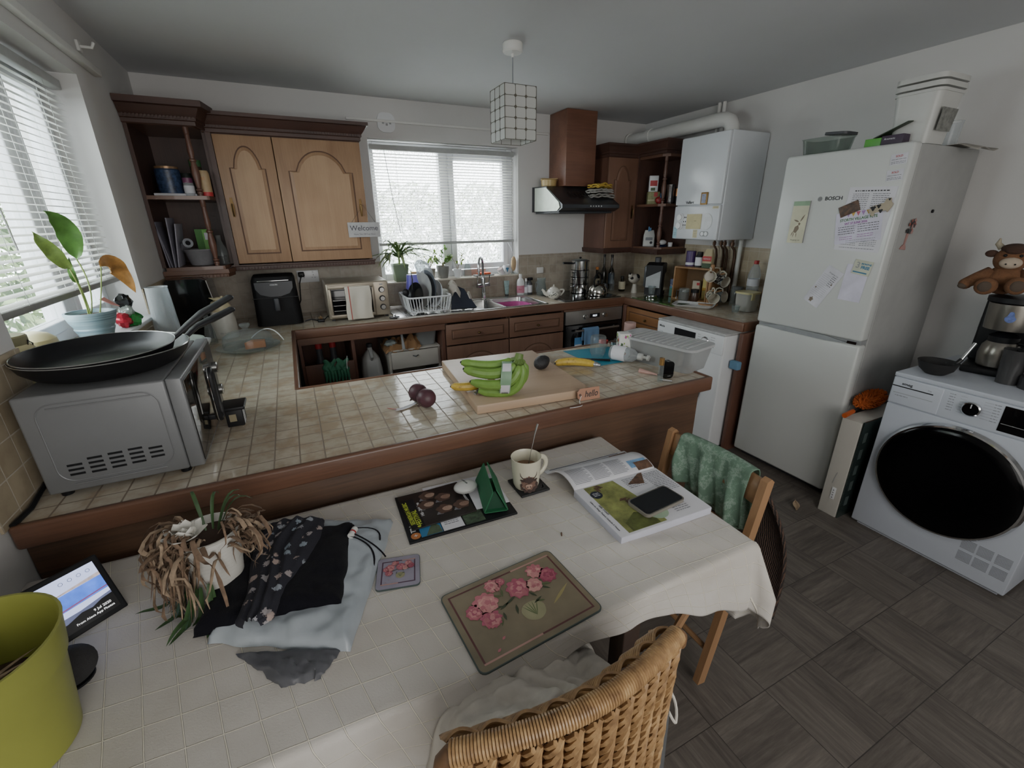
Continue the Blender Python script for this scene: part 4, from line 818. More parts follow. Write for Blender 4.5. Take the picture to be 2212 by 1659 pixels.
g.use(INKG)
for i in range(4): g.lathe([(.0042, 0), (.0042, .0006), (.0034, .0006), (.0034, 0)], 12, (.045+.017*i, -.004, .127), False, 'y')
g.xf(k_, k); g.obj('screen', ed, smooth=False)
sk_ = thing('smart_speaker', 'round dark grey fabric speaker behind the lime green pot', 'speaker', (.195, -2.80, .762))
G(mat('fabric_grey', '#2b2a2b', .95, bump=.8, bs=500)).ball((0, 0, .032), (.040, .040, .033), 28, 16).obj('body', sk_); G(BLACK).lathe([(.03, 0), (.03, .004), (0, .004)], 24).obj('base', sk_)
# ------------------------------------------------------------------ beech folding chair with garments
BE = wood('beech', '#a5805c', '#866446', 'z', .45, .6); BEY = wood('beech_y', '#a7825e', '#886646', 'y', .45, .6)
ch = wthing('folding_chair', 'beech wooden folding chair at the right end of the dining table', 'chair', (1.75, -2.76, 0))
for y in (-2.585, -2.965):
    g = G(BE); a = Vector((1.86, y, .795)); b = Vector((1.72, y, .02)); u = (a-b).normalized(); v = Vector((u.z, 0, -u.x))
    g.plate([b-v*.017+Vector((0, -.0115, 0)), a-v*.017+Vector((0, -.0115, 0)), a+u*.010+Vector((0, -.0115, 0)), a+v*.017+Vector((0, -.0115, 0)), b+v*.017+Vector((0, -.0115, 0))], .023); g.obj('back_leg', ch)
    G(BE).tube([(1.70, y-.0+(.03 if y < -2.8 else -.03), .45), (2.05 if 0 else 1.42, y+(.03 if y < -2.8 else -.03), .02)], .013, 8).obj('front_leg', ch)
def curve_slat(z0, z1):
    def f(u, v): y = -2.955+.36*u; x = 1.728+.17*((z0+(z1-z0)*v)/.795*.795/.775)*.78+.022*math.sin(PI*u); return Vector((x, y, z0+(z1-z0)*v))
    return f
g = G(BEY); g.grid(lambda u, v: Vector((1.728+(.70+.085*v)*.17*1.0+.020*math.sin(PI*u), -2.955+.36*u, .705+.085*v)), 16, 2); g.obj('top_slat', ch, ang=180, solid=.014)
g = G(BEY); g.grid(lambda u, v: Vector((1.728+(.55+.03*v)*.17+.020*math.sin(PI*u), -2.955+.36*u, .55+.035*v)), 16, 2); g.obj('lower_slat', ch, ang=180, solid=.012)
g = G(BEY).box(1.46, -2.95, .44, 1.80, -2.60, .458, .006); g.obj('seat', ch); G(BEY).tube([(1.745, -2.96, .15), (1.745, -2.59, .15)], .010, 8).obj('rung', ch)
SG = NT('sage_linen'); v = SG.coord(); n = SG.noise(v, 22, 5, .75); c = SG.ramp(n, [(.47, col('#5f7a68')), (.53, col('#6e8a77')), (.56, col('#8ea294')), (.6, col('#6a8573'))]); SG.base(c, .9); SG.bump(SG.noise(v, 200, 3), .4, .002); SG = SG.m
sg_ = thing('green_garment', 'sage green patterned top draped over the beech chair back', 'clothes', (0, 0, 0))
def drape(u, v):
    y = -2.925+.285*u+.010*math.sin(v*6); s = (v-.42)*.50; xr = 1.728+.785*.17+.020*math.sin(PI*(y+2.955)/.36)
    if abs(s) < .016: return Vector((xr+s, y, .802+.003*math.cos(s*90)))
    d = abs(s)-.016; side = 1 if s > 0 else -1; fold = .012*math.sin(u*15+side)+.008*math.sin(u*31+d*20)
    if side < 0: x = xr-.019-(.10*d)-fold*min(1, d*9)-.02*d; z = .80-d*(.97+.10*math.sin(u*4+1))
    else: x = xr+.019-.02*d+fold*min(1, d*9)*.7; z = .80-d*.9
    return Vector((x, y+.12*d*(.4-u)*.5, z))
g = G(SG); g.grid(drape, 60, 60); g.obj('fabric', sg_, ang=180, solid=.002)
BRC = NT('brown_rib'); v = BRC.coord((1, 1, 1)); w_ = BRC.n('ShaderNodeTexWave'); w_.bands_direction = 'Y'; w_.inputs['Scale'].default_value = 60; w_.inputs['Distortion'].default_value = 3; BRC.l(v, w_.inputs['Vector']); c = BRC.ramp(w_.outputs['Fac'], [(.2, col('#17100d')), (.9, col('#4a362b'))]); BRC.base(c, .9); BRC.bump(w_.outputs['Fac'], .8, .004); BRC = BRC.m
bc = thing('brown_garment', 'dark brown ribbed garment hanging behind the beech chair', 'clothes', (0, 0, 0))
def bd(u, v):
    y = -2.95+.30*u; z = .72-.50*v; x = 1.905+.055*v+.13*math.sin(v*PI*.9)*(.7-.3*u); return Vector((x+.010*math.sin(u*16), y-.06*v*(1-u), z+.03*math.sin(u*6)*v))
g = G(BRC); g.grid(bd, 90, 40); g.obj('fabric', bc, ang=180, solid=.012)
# ------------------------------------------------------------------ rattan chair in the foreground
RT = NT('rattan'); v = RT.coord(); n = RT.noise(v, 45, 3); c = RT.ramp(n, [(.3, col('#7b5d3e')), (.55, col('#a58359')), (.75, col('#c0a074'))]); RT.base(c, .38); RT = RT.m
RTD = mat('rattan_shade', '#6a4c30', .6, var=.25, vs=30); FRM = mat('grey_tube', '#6f7274', .4, .5)
rc_ = wthing('rattan_chair', 'woven honey rattan chair on grey metal legs pushed under the near table edge', 'chair', (.96, -3.2, 0))
def rail(u, z=.86, dy=0):  # u 0..1 right to left
    x = 1.175-.415*u; y = -3.272-.040*math.sin(PI*u)+dy; return Vector((x, y, z+.012*math.sin(PI*u)))
path = [rail(i/60) for i in range(61)]; path = [path[0]+Vector((.012, .004, -.03)), path[0]+Vector((.010, .002, -.012))]+path+[path[-1]+Vector((-.010, .002, -.012)), path[-1]+Vector((-.012, .004, -.03))]
G(RTD).tube(path, .0125, 12).obj('rail_core', rc_)
g = G(RT); n = 88
for i in range(n):
    u = (i+.5)/n; c = rail(u); t = (rail(min(1, u+.01))-rail(max(0, u-.01))).normalized(); k = g.mark(); a = t.orthogonal().normalized(); b = t.cross(a)
    ring = [c+(a*math.cos(q)+b*math.sin(q))*.0150+t*.0012*math.sin(q) for q in [2*PI*j/12 for j in range(12)]]; g.tube(ring, .00235, 5, closed=True)
g.obj('rail_wrapping', rc_)
def back(u, z, off=0): 
    p = rail(u); k = (.86-z); return Vector((p.x-(.5-u)*-.0-(.5-u)*.10*k*2*0, p.y+.04*k*1.2+off-.10*k*k, z))
g = G(RT); rows = 26
for r_ in range(13):      # vertical rope-like bundles
    u0 = .03+.94*r_/12
    for s_ in range(5):
        pts = []
        for j in range(26):
            z = .85-.36*j/25; tw = j/25*PI*7+s_*2*PI/5; pts.append(back(u0+.026*math.cos(tw), z, -.004+.010*math.sin(tw)))
        g.tube(pts, .0046, 5)
g.obj('weave_column', rc_)
g = G(RT)
for r_ in range(15):
    z = .46+.012*r_; g.tube([back(j/50, z, .006*math.sin(j/50*PI*22+r_*PI)) for j in range(51)], .003, 5)
g.obj('weave_band', rc_); g = G(RT)
for r_ in range(9):
    g.tube([rail(j/90, .852-.006*r_, .022+.0035*r_+(.012+.0*r_)*abs(math.sin(j/90*PI*9-r_*.12))) for j in range(91)], .0034, 5)
g.obj('weave_band', rc_); G(RTD).grid(lambda u, v: back(u, .845-.385*v, .004), 30, 12).obj('back_panel', rc_, ang=180, solid=.004)
for x in (1.18, .755):
    pth = [(x, -3.255, .80), (x+.004, -3.265, .60), (x+.006, -3.27, .45), (x+.01, -3.32, .02)]; G(FRM).tube(pth, .011, 10).obj('rear_leg', rc_); G(FRM).tube([(x, -3.22, .44), (x, -2.86, .44), (x, -2.83, .40), (x, -2.81, .02)], .011, 10).obj('front_leg', rc_)
g = G(RT).box(.765, -3.24, .435, 1.17, -2.84, .46, .01); g.obj('seat', rc_)
LN = mat('linen_shirt', '#c9c4ba', .9, var=.08, vs=20, bump=.3, bs=150)
ls = thing('linen_shirt', 'crumpled off-white linen shirt bundled over the rattan chair seat', 'clothes', (0, 0, 0))
def shirt(u, v):
    x = .74+.44*u; y = -3.262+.25*v; e = min(1, 5*min(u, 1-u, v+.15, 1-v)); z = .54+.20*math.sqrt(max(0, 1-(1-e)**2))*(.85+.15*math.sin(u*5))-.04*v
    z += .018*abs(math.sin(u*21+3*nz(u*3, v*3, 4)+v*5))+.016*nz(u*6, v*6, 1)*e+.010*nz(u*16, v*16, 2); z = min(z, .722+.006*nz(u*9, v*9, 3)) if y > -3.135 else z; return Vector((x+.02*nz(u*5, v*5, 8), y, z))
g = G(LN); g.grid(shirt, 110, 70); g.obj('fabric', ls, ang=180)
G(mat('horn_button', '#5b4535', .4)).lathe([(0, 0), (.0085, 0), (.009, .002), (.008, .003), (.006, .0022), (0, .002)], 16).xf(T(1.115, -3.19, .70, R(20))).obj('button', ls)
g = G(LN).tube(bez((1.17, -3.22, .70), (1.24, -3.25, .66), (1.215, -3.27, .60), 10)+bez((1.215, -3.27, .60), (1.205, -3.275, .60), (1.19, -3.23, .68), 8), .003, 6); g.obj('hanging_loop', ls)
# ------------------------------------------------------------------ generic small-goods makers
def vessel(name, label, cat, loc, prof, m, body='body', rz=0, group=None, n=28, rot=None, cap=None, capm=None, band=None, bandm=None, txt=None, tm=None, ts=.01, face=None, parts=()):
    """a turned container: profile body, optional cap profile, optional printed band (r, z0, z1), lettering facing the room"""
    t = thing(name, label, cat, loc, rz, group, rot); G(m).lathe(prof, n, cap=False).obj(body, t)
    if cap: G(capm).lathe(cap, 20).obj('cap', t)
    if band:
        r, z0, z1 = band; lb = G(bandm).lathe([(r, z0), (r, z1)], n, cap=False).obj('label_band', t)
        if txt:
            a = face if face is not None else R(-118); g = G(tm or INK); k = g.mark(); g.text(txt, ts, Matrix.Identity(4))
            for i in range(k, len(g.v)):
                x, y, z = g.v[i]; q = a+x/r; g.v[i] = Vector(((r+.0006)*math.cos(q), (r+.0006)*math.sin(q), (z0+z1)/2+y))
            g.obj('lettering', lb)
    return t
def carton(name, label, cat, loc, sz, m, rz=0, group=None, txt=None, tm=None, ts=.02, prints=(), lid=None, b=.002):
    """a printed box: prints are (material, x0, x1, z0, z1) as fractions of the face turned to the room (-Y side, local)"""
    t = thing(name, label, cat, loc, rz, group); w, d, h = sz; G(m).box(-w/2, -d/2, 0, w/2, d/2, h, b).obj('body', t)
    g = G(m)
    for i, (pm_, x0, x1, y0, y1) in enumerate(prints):
        g.use(pm_); g.poly([(-w/2+w*x0, -d/2-.0005-.0002*i, h*y0), (-w/2+w*x1, -d/2-.0005-.0002*i, h*y0), (-w/2+w*x1, -d/2-.0005-.0002*i, h*y1), (-w/2+w*x0, -d/2-.0005-.0002*i, h*y1)])
    if txt: g.use(tm or INK).text(txt, ts, FACEY(0, -d/2-.0018, h*.62))
    if g.f: g.obj('printed_front', t, smooth=False)
    return t
def bott(r, h, neck, nh, sh=.2):
    return [(r*.9, 0), (r, .006), (r, h*(1-sh)-nh), (r*.8, h*(1-sh*.5)-nh), (neck, h-nh), (neck, h)]
# ------------------------------------------------------------------ microwave and pans
MWG = mat('microwave_grey', '#77797b', .42, .25, var=.03); MWD = mat('microwave_seam', '#45474a', .6)
mw = wthing('microwave', 'grey microwave oven with louvred side panel at the left end of the peninsula', 'microwave', (.2, -2.1, .9))
g = G(MWG).box(.045, -2.335, .915, .335, -1.88, 1.17, .006); g.obj('casing', mw)
g = G(MWG)
for (x0, x1, z0, z1) in ((.10, .30, 1.135, 1.138), (.10, .29, .932, .936)): g.box(x0, -2.3375, z0, x1, -2.334, z1, .001)
k = g.mark(); ring = rrect(.235, .205, .035, 6)
g.tube([(.195+a, -2.335, 1.045+b) for a, b in ring], .0018, 6, closed=True); g.obj('side_embossing', mw)
g = G(BLACK)
for i, n_ in enumerate((3, 4, 4, 4, 3)):
    for j in range(n_): z = .958+.0085*i*.25+j*.0125-(.004 if n_ == 4 else 0); g.box(.098+.041*i, -2.3362, z, .127+.041*i, -2.3348, z+.0055)
o = g.obj('side_vent', mw); o['kind'] = 'stuff'
dr = G(MWG).box(.337, -2.338, .918, .371, -1.878, 1.172, .004).obj('door', mw)
G(mat('mirror_glass', '#4a4845', .06, .85)).box(.3715, -2.328, .93, .3735, -1.99, 1.16, .0005).obj('glass_panel', dr)
g = G(CHROME); ringp = [(.400, -2.165+.020*a, 1.06+b) for a, b in [(math.cos(q), (.058 if math.sin(q) >= 0 else -.058)+.020*math.sin(q)) for q in [2*PI*i/24 for i in range(24)]]]
g.tube(ringp, .0075, 8, closed=True); g.obj('handle_trim', dr); G(BLACK).tube([p and (p[0]+.004, p[1], p[2]) for p in ringp], .0078, 8, closed=True).obj('handle', dr); G(BLACK).box(.372, -2.172, .982, .402, -2.158, .998, .003).obj('handle_mount', dr)
g = G(mat('panel_dark', '#232427', .3)).box(.3715, -1.985, .93, .373, -1.885, 1.16); g.use(STEEL).lathe([(.018, 0), (.018, .014), (.015, .016), (0, .016)], 20, (.373, -1.93, 1.0), ax='x'); g.use(STEEL).lathe([(.018, 0), (.018, .014), (.015, .016), (0, .016)], 20, (.373, -1.93, 1.08), ax='x'); g.obj('control_panel', mw)
for i, (x, y) in enumerate(((.07, -2.31), (.32, -2.31), (.07, -1.91), (.32, -1.91))): G(BLACK).lathe([(.012, 0), (.014, .017)], 12, (x, y, .9005)).obj('foot', mw)
PANM = mat('nonstick', '#121316', .35, .2, var=.08, spec=.35); PANO = mat('pan_outside', '#111113', .55, .1, spec=.3); HND = mat('pan_handle', '#1c1d20', .45)
def frypan(loc, r, h, rz, tilt, label, hl=.19, hu=.06):
    t = thing('frying_pan', label, 'frying pan', loc, rz, rot=(tilt[0], tilt[1], rz))
    pr = [(0, 0), (r*.74, 0), (r*.84, .008), (r*.95, h*.55), (r, h-.002), (r+.002, h), (r-.001, h+.0015)]
    G(PANO).lathe(pr, 56, cap=False).obj('body', t); G(PANM).lathe([(r-.001, h+.0015), (r*.95-.003, h*.58), (r*.83, .012), (r*.73, .005), (0, .005)], 56, cap=False).obj('cooking_surface', t)
    G(STEEL).lathe([(r-.001, h+.0012), (r+.0005, h+.0026), (r+.002, h+.0005)], 56, cap=False).obj('rim', t)
    g = G(HND).tube([(r*.97, 0, h*.6), (r+.02, 0, h*.85), (r+.05, 0, h+.012), (r+.10, 0, h+hu*.55), (r+hl, 0, h+hu)], [.012, .011, .014, .0165, .015], 12, flat=.62); g.ball((r+hl, 0, h+hu), (.012, .015, .0095), 12, 8); g.obj('handle', t); return t
frypan((.185, -2.145, 1.1735), .185, .050, R(38), (0, 0), 'larger black frying pan standing on the microwave under the smaller pan', .17, .045)
frypan((.175, -2.160, 1.1825), .166, .050, R(33), (R(1), R(-1)), 'smaller black frying pan nested inside the larger pan', .19, .075)
# ------------------------------------------------------------------ left window sill and left worktop
jr = thing('storage_jar', 'cream stoneware jar with screw lid behind the microwave', 'jar', (.085, -2.20, .9))
jr.location = (-.055, -2.03, 1.126); CRJ = mat('cream_jar', '#c9bf92', .4, var=.06)
G(CRJ).lathe([(.052, 0), (.056, .004), (.058, .085), (.05, .105), (.042, .112)], 28, cap=False).obj('body', jr); G(mat('lid_khaki', '#8d8768', .4, .3)).lathe([(.044, .110), (.045, .112), (.045, .132), (.042, .136), (0, .136)], 28, cap=False).obj('lid', jr); G(BLACK).tube([(.045, 0, .12), (.052, .004, .11), (.048, .01, .10), (.046, -.01, .10)], .0018, 6, closed=True).obj('wire_clip', jr)
dj = vessel('storage_jar', 'cream domed pottery jar on the left sill behind the frying pans', 'jar', (-.085, -1.84, 1.126), [(.05, 0), (.06, .01), (.066, .05), (.06, .085), (.045, .10), (.02, .108), (0, .109)], CRJ)
pl_ = thing('potted_plant', 'peace lily with two upright leaves in a blue banded pottery pot', 'plant', (-.02, -1.545, 1.126))
PB = NT('blue_banded_pot'); v = PB.coord((1, 1, 60)); n = PB.noise(v, 1.2, 3); c = PB.ramp(n, [(.35, col('#4d6670')), (.5, col('#7f959b')), (.65, col('#5b7684')), (.8, col('#8a9392'))]); PB.base(c, .35); PB = PB.m
G(PB).lathe([(.038, 0), (.042, .004), (.053, .04), (.059, .055), (.057, .06), (.068, .085), (.069, .09), (.075, .112), (.074, .116), (.067, .116), (.062, .1)], 40, cap=False).obj('pot', pl_); G(MC['dry_soil']).disc((0, 0, .102), .064, 24).obj('soil', pl_)
def bigleaf(g, base, path, w, tip=.9, wav=.006):
    pts = [Vector(p) for p in path]; m = len(pts); vs = []
    for i, p in enumerate(pts):
        t = (pts[min(i+1, m-1)]-pts[max(i-1, 0)]).normalized(); view = Vector((.35, -.93, .1)); sd = t.cross(view).normalized(); u = i/(m-1); ww = w*math.sin(PI*u**.8)**.75 if 0 < u < 1 else .0005; up = sd.cross(t)
        for q in (-1, -.5, 0, .5, 1): vs.append(p+sd*ww*q+up*(abs(q)*ww*.25+wav*math.sin(i*1.1+q)*abs(q)))
    g.add(vs, [(i*5+j, i*5+j+1, i*5+j+6, i*5+j+5) for i in range(m-1) for j in range(4)]); return g
STM = mat('stem_green', '#7c8f4a', .5); LY = mat('leaf_lily', '#4c7534', .42, var=.25, vs=25); LYB = mat('leaf_brown', '#a9793c', .6, var=.35, vs=25)
def lily(name, stem, leaf, w, m):
    G(STM).tube(stem, [.0035]+[.0024]*(len(stem)-1), 6).obj('stem', pl_); g = G(m); bigleaf(g, None, leaf, w); g.obj('leaf', pl_, ang=180)
lily('a', bez((.0, .0, .10), (.03, .03, .2), (.012, .005, .30), 8), bez((.012, .005, .30), (.04, -.03, .42), (.01, -.115, .455), 14), .032, LY)
lily('b', bez((-.005, .0, .10), (.01, -.03, .2), (.005, -.055, .27), 8), bez((.005, -.055, .27), (.0, -.14, .34), (.0, -.21, .395), 14), .022, mat('leaf_lily2', '#7d9a49', .45, var=.3, vs=30))
lily('c', bez((.0, .0, .10), (.01, -.02, .17), (.005, -.03, .23), 8), bez((.005, -.03, .22), (.0, -.055, .25), (.01, -.045, .31), 10), .010, LY)
lily('d', bez((.02, .02, .10), (.03, .09, .19), (.035, .13, .262), 8), bez((.035, .13, .262), (.045, .24, .31), (.08, .275, .14), 16), .034, LYB)
# wrapped ornament of red and green cellophane
orn = thing('wrapped_ornament', 'crumpled red and green foil ornament with a black top by the left window', 'ornament', (-.01, -1.26, 1.126))
def crump(g, c, r, seed, sq=1):
    k = g.mark(); g.ball((0, 0, 0), 1, 14, 9)
    for i in range(k, len(g.v)): v = g.v[i]; q = 1+.45*nz(v.x*1.6, v.y*1.6, v.z*1.6+seed, 1.6); g.v[i] = Vector((c[0]+v.x*r*q, c[1]+v.y*r*q, c[2]+v.z*r*q*sq))
crump_ = [((.0, -.01, .03), .030, 'foil_red', '#b3263a', 1), ((.02, .03, .022), .034, 'foil_green', '#2f8f45', 2), ((.01, .015, .065), .026, 'foil_clear', '#a9b2ad', 3), ((.01, .03, .105), .030, 'foil_black', '#17191b', 4)]
for c, r, nm, cc, sd in crump_: g = G(mat(nm, cc, .15, .3, var=.3, vs=80)); crump(g, c, r, sd); g.obj('foil_piece', orn, ang=30)
G(mat('foil_pink', '#cf8f86', .4)).plate([(-.01, -.04, .10), (.0, -.01, .09), (-.03, -.05, .135), (-.04, -.07, .13)], .003).obj('foil_leaf', orn)
jg = vessel('plastic_jug', 'tall clear plastic jug beside the yellowing lily leaf', 'jug', (.075, -1.02, .9), [(.055, 0), (.058, .004), (.047, .30), (.044, .355), (.046, .36), (.043, .355), (.05, .02), (0, .01)], PLAST)
bw = vessel('mixing_bowl', 'wide pale celadon bowl showing behind the frying pans', 'bowl', (.135, -1.30, .9), [(.05, 0), (.055, .01), (.10, .09), (.125, .15), (.127, .153), (.122, .152), (.09, .09), (.045, .02), (0, .015)], mat('celadon', '#a9b5ad', .25, var=.03), n=40)
bw2 = vessel('small_bowl', 'small white faceted bowl perched by the pan handles', 'bowl', (.185, -.98, .93), [(.022, 0), (.024, .004), (.045, .035), (.05, .05), (.048, .05), (.04, .03), (0, .01)], WHITE, n=12); vessel('food_tin', 'short tin under the small white bowl', 'tin', (.185, -.98, .9), [(.028, 0), (.028, .029), (0, .029)], DGREY)
bx = wthing('bread_bin', 'tall glossy black box with bright metal edge in the left corner', 'appliance', (.13, -.45, .9))
g = G(BGLOSS).prism([(.02, .901), (.255, .901), (.215, 1.235), (.19, 1.245), (.035, 1.245), (.02, 1.235)], -.60, -.36, 'y'); g.obj('body', bx); G(CHROME).tube([(.215, -.603, 1.235), (.253, -.603, .92)], .003, 6).obj('edge_strip', bx); G(GREY).disc((.11, -.48, 1.2465), .03, 20, sy=.6).obj('top_mark', bx)
ct = vessel('oil_cruet', 'small glass oil cruet with a steel collar before the tall black box', 'bottle', (.195, -.74, .9), [(.028, 0), (.03, .004), (.026, .06), (.012, .13), (.011, .17)], GLASS, cap=[(.020, .17), (.021, .172), (.021, .188), (0, .19)], capm=STEEL)
kt = thing('kitchen_canister', 'white stoneware canister with a bird on its cream lid', 'canister', (.255, -.60, .9))
G(mat('stone_white', '#b9b6ae', .4)).lathe([(.062, 0), (.066, .004), (.064, .11), (.055, .15), (.05, .16)], 32, cap=False).obj('body', kt); g = G(mat('lid_cream', '#b3a888', .4)).lathe([(.052, .158), (.054, .162), (.053, .19), (.040, .212), (.015, .222), (0, .223)], 28); ld = g.obj('lid', kt)
g = G(mat('lid_cream')).ball((.0, -.01, .226), (.025, .014, .013), 12, 8).ball((.02, -.012, .236), .009, 8, 6).tube([(.028, -.012, .237), (.04, -.014, .236)], [.003, .0008], 5).tube([(-.02, -.01, .228), (-.045, -.005, .236)], [.008, .002], 5); g.obj('bird_knob', ld)
G(INKG).text('FINE SALTS', .009, FACEY(.0, -.0665, .035)).obj('lettering', kt)
cd = thing('cake_dome', 'clear glass cake dome with knob on a fluted glass plate', 'cake dome', (.395, -.985, .9))
g = G(GLASS); pr = [(.07, 0), (.11, .004), (.135, .016), (.150, .022)]
g.lathe(pr+[(.151, .025), (.135, .020), (.11, .010), (0, .008)], 64, cap=False); 
for i in range(len(g.v)):
    v = g.v[i]; r = math.hypot(v.x, v.y)
    if r > .14: a = math.atan2(v.y, v.x); v.z += .0025*math.sin(a*32)
g.obj('plate', cd)
g = G(GLASS).lathe([(.118, .020), (.120, .05), (.112, .078), (.085, .098), (.04, .108), (.018, .110), (.012, .118), (.022, .128), (.026, .136), (.022, .143), (0, .144)], 48, cap=False)
for i in range(len(g.v)):
    v = g.v[i]; r = math.hypot(v.x, v.y)
    if .05 < r < .10 and v.z > .08: a = math.atan2(v.y, v.x); v.z += .0022*math.sin(a*24)
dm = g.obj('glass_cover', cd); ck = thing('cake', 'piece of orange-brown cake inside the glass dome', 'cake', (.43, -.99, .911)); g = G(mat('cake', '#a7683c', .9, var=.25, bump=.5)); g.prism([(-.05, -.03), (.045, -.02), (.045, .02), (-.02, .035)], 0, .035); g.obj('slice', ck)
tag(G(WHITE).tube(bez((.40, -.84, .93), (.50, -.78, 1.02), (.56, -.86, .905), 14), .0032, 6).obj('white_cable'), 'white cable looping up behind the glass cake dome', 'cable')
bb = wthing('coffee_grinder_box', 'small black block with a pale label on the peninsula beside the microwave handle', 'box', (.43, -2.02, .9))
g = G(BLACK).box(.395, -2.055, .901, .445, -1.985, .965, .003).box(.385, -2.065, .960, .455, -1.975, .972, .003); g.obj('body', bb); g = G(WHITE)
for i in range(2): g.box(.4455, -2.045+.02*i, .905, .4465, -2.040+.02*i, .958)
g.obj('stripe', bb); G(mat('tag_tan', '#8d8468', .7)).box(.405, -2.0565, .92, .425, -2.0552, .945).obj('label', bb)
af = wthing('air_fryer', 'matt black upright air fryer under the wall cabinet', 'air fryer', (.54, -.28, .9))
AFM = mat('airfryer_black', '#0b0b0d', .65, var=.05, spec=.2)
g = G(AFM); s_ = [(x, y) for x, y in rrect(.275, .30, .045, 5)]; lo = [(.545+x, -.27+y) for x, y in s_]; hi = [(.545+x*.93, -.265+y*.93) for x, y in s_]; n = len(lo)
g.add([(x, y, .904) for x, y in lo]+[(x, y, 1.19) for x, y in hi]+[(.545+(x-.545)*.93, -.265+(y+.265)*.93, 1.212) for x, y in hi], [tuple(range(n))[::-1], tuple(range(2*n, 3*n))]+[(i, (i+1) % n, n+(i+1) % n, n+i) for i in range(n)]+[(n+i, n+(i+1) % n, 2*n+(i+1) % n, 2*n+i) for i in range(n)]); g.obj('body', af)
g = G(mat('panel_slate', '#23262b', .3, spec=.3)); k = g.mark(); g.prism([(-.11, .0), (.11, .0), (.108, -.04), (.085, -.075), (.03, -.092), (-.03, -.092), (-.085, -.075), (-.108, -.04)], 0, .003); g.xf(Matrix.Translation((.545, -.4085, 1.182)) @ Matrix.Rotation(R(88), 4, 'X'), k); g.obj('touch_panel', af)
G(CHROME).box(.455, -.412, 1.187, .635, -.405, 1.192, .001).obj('trim', af); G(WHITE).text('COSORI', .012, FACEY(.545, -.4135, 1.165)).obj('lettering', af); G(DGREY).box(.53, -.45, 1.0, .562, -.41, 1.085, .008).obj('handle', af); G(BLACK).box(.41, -.423, 1.083, .68, -.4195, 1.086).obj('drawer_seam', af)
def socket(name, label, M, n=2, w=.146):
    t = thing(name, label, 'socket'); t.matrix_world = M
    G(WHITE).box(-w/2, -.043, 0, w/2, .043, .009, .002).obj('plate', t); g = G(BLACK)
    for i in range(n):
        cx = (i-(n-1)/2)*w/n
        for (a, b, c, d) in ((-.0015, .006, .0015, .014), (-.013, -.010, -.006, -.007), (.006, -.010, .013, -.007)): g.box(cx+a, b, .0088, cx+c, d, .0095)
    g.obj('pin_holes', t); g = G(WHITE)
    for i in range(n): cx = (i-(n-1)/2)*w/n; g.box(cx-.006, .024, .009, cx+.006, .036, .012, .001)
    g.obj('switch', t); return t
socket('power_socket', 'white double wall socket between the air fryer and the mini oven', FACEY(.765, -.0065, 1.165))
tag(G(BLACK).box(.70, -.06, 1.165, .742, -.017, 1.20, .008).tube([(.72, -.06, 1.18), (.70, -.05, 1.12), (.69, -.03, 1.0), (.66, -.06, .94)], .004, 6).obj('power_plug'), 'black plug and lead in the socket by the air fryer', 'plug')
pg = thing('loose_plug', 'black plug with bright pins lying beside the mini oven', 'plug', (.79, -.42, .9005)); g = G(BLACK).box(-.022, -.018, 0, .022, .018, .02, .006).tube([(-.02, 0, .012), (-.06, .01, .022), (-.10, .02, .012)], .0045, 6).tube([(.02, .0, .012), (.05, .03, .03), (.055, .09, .01)], .0035, 6); g.obj('body', pg); G(BRASS).box(-.012, -.004, .02, -.008, .004, .036).box(.006, -.004, .02, .010, .004, .036).box(-.003, .008, .02, .003, .012, .04).obj('pin', pg)
# mini oven with a tea towel
OVS = mat('oven_champagne', '#9a9080', .35, .5, var=.04)
mo = wthing('mini_oven', 'champagne steel mini oven with three dials on the worktop', 'oven', (1.06, -.33, .9))
G(OVS).box(.845, -.46, .915, 1.255, -.15, 1.155, .012).obj('casing', mo)
dd = G(BGLOSS).box(.870, -.468, .935, 1.14, -.458, 1.135, .004).obj('door', mo); g = G(OVS).box(.858, -.47, .925, 1.15, -.459, .945, .003).box(.858, -.47, 1.118, 1.15, -.459, 1.14, .003).box(.858, -.47, .945, .875, -.459, 1.118, .003).box(1.138, -.47, .945, 1.15, -.459, 1.118, .003); g.obj('door_frame', dd)
G(CHROME).tube([(.875, -.495, 1.115), (1.135, -.495, 1.115)], .006, 10).tube([(.885, -.47, 1.115), (.885, -.495, 1.115)], .004, 6).tube([(1.125, -.47, 1.115), (1.125, -.495, 1.115)], .004, 6).obj('handle', dd)
g = G(STEEL)
for z in (.97, 1.005, 1.04): g.box(.88, -.4695, z, .96, -.4685, z+.003)
g.obj('rack_bar', dd); cp_ = G(OVS).box(1.155, -.466, .92, 1.25, -.458, 1.15, .003).obj('control_panel', mo)
for z in (1.095, 1.035, .975): G(BLACK).lathe([(.021, 0), (.021, .004)], 20).xf(FACEY(1.205, -.4665, z)).obj('dial_ring', cp_); g = G(STEEL).lathe([(.016, 0), (.015, .018), (0, .018)], 20).box(-.002, -.014, .018, .002, .014, .021); g.xf(FACEY(1.205, -.469, z)); g.obj('dial', cp_)
G(INKG).box(1.195, -.4672, 1.128, 1.215, -.466, 1.134).obj('badge', cp_); G(BLACK).box(.86, -.44, .9005, .88, -.42, .916).obj('foot', mo); G(BLACK).box(1.22, -.44, .9005, 1.24, -.42, .916).obj('foot', mo)
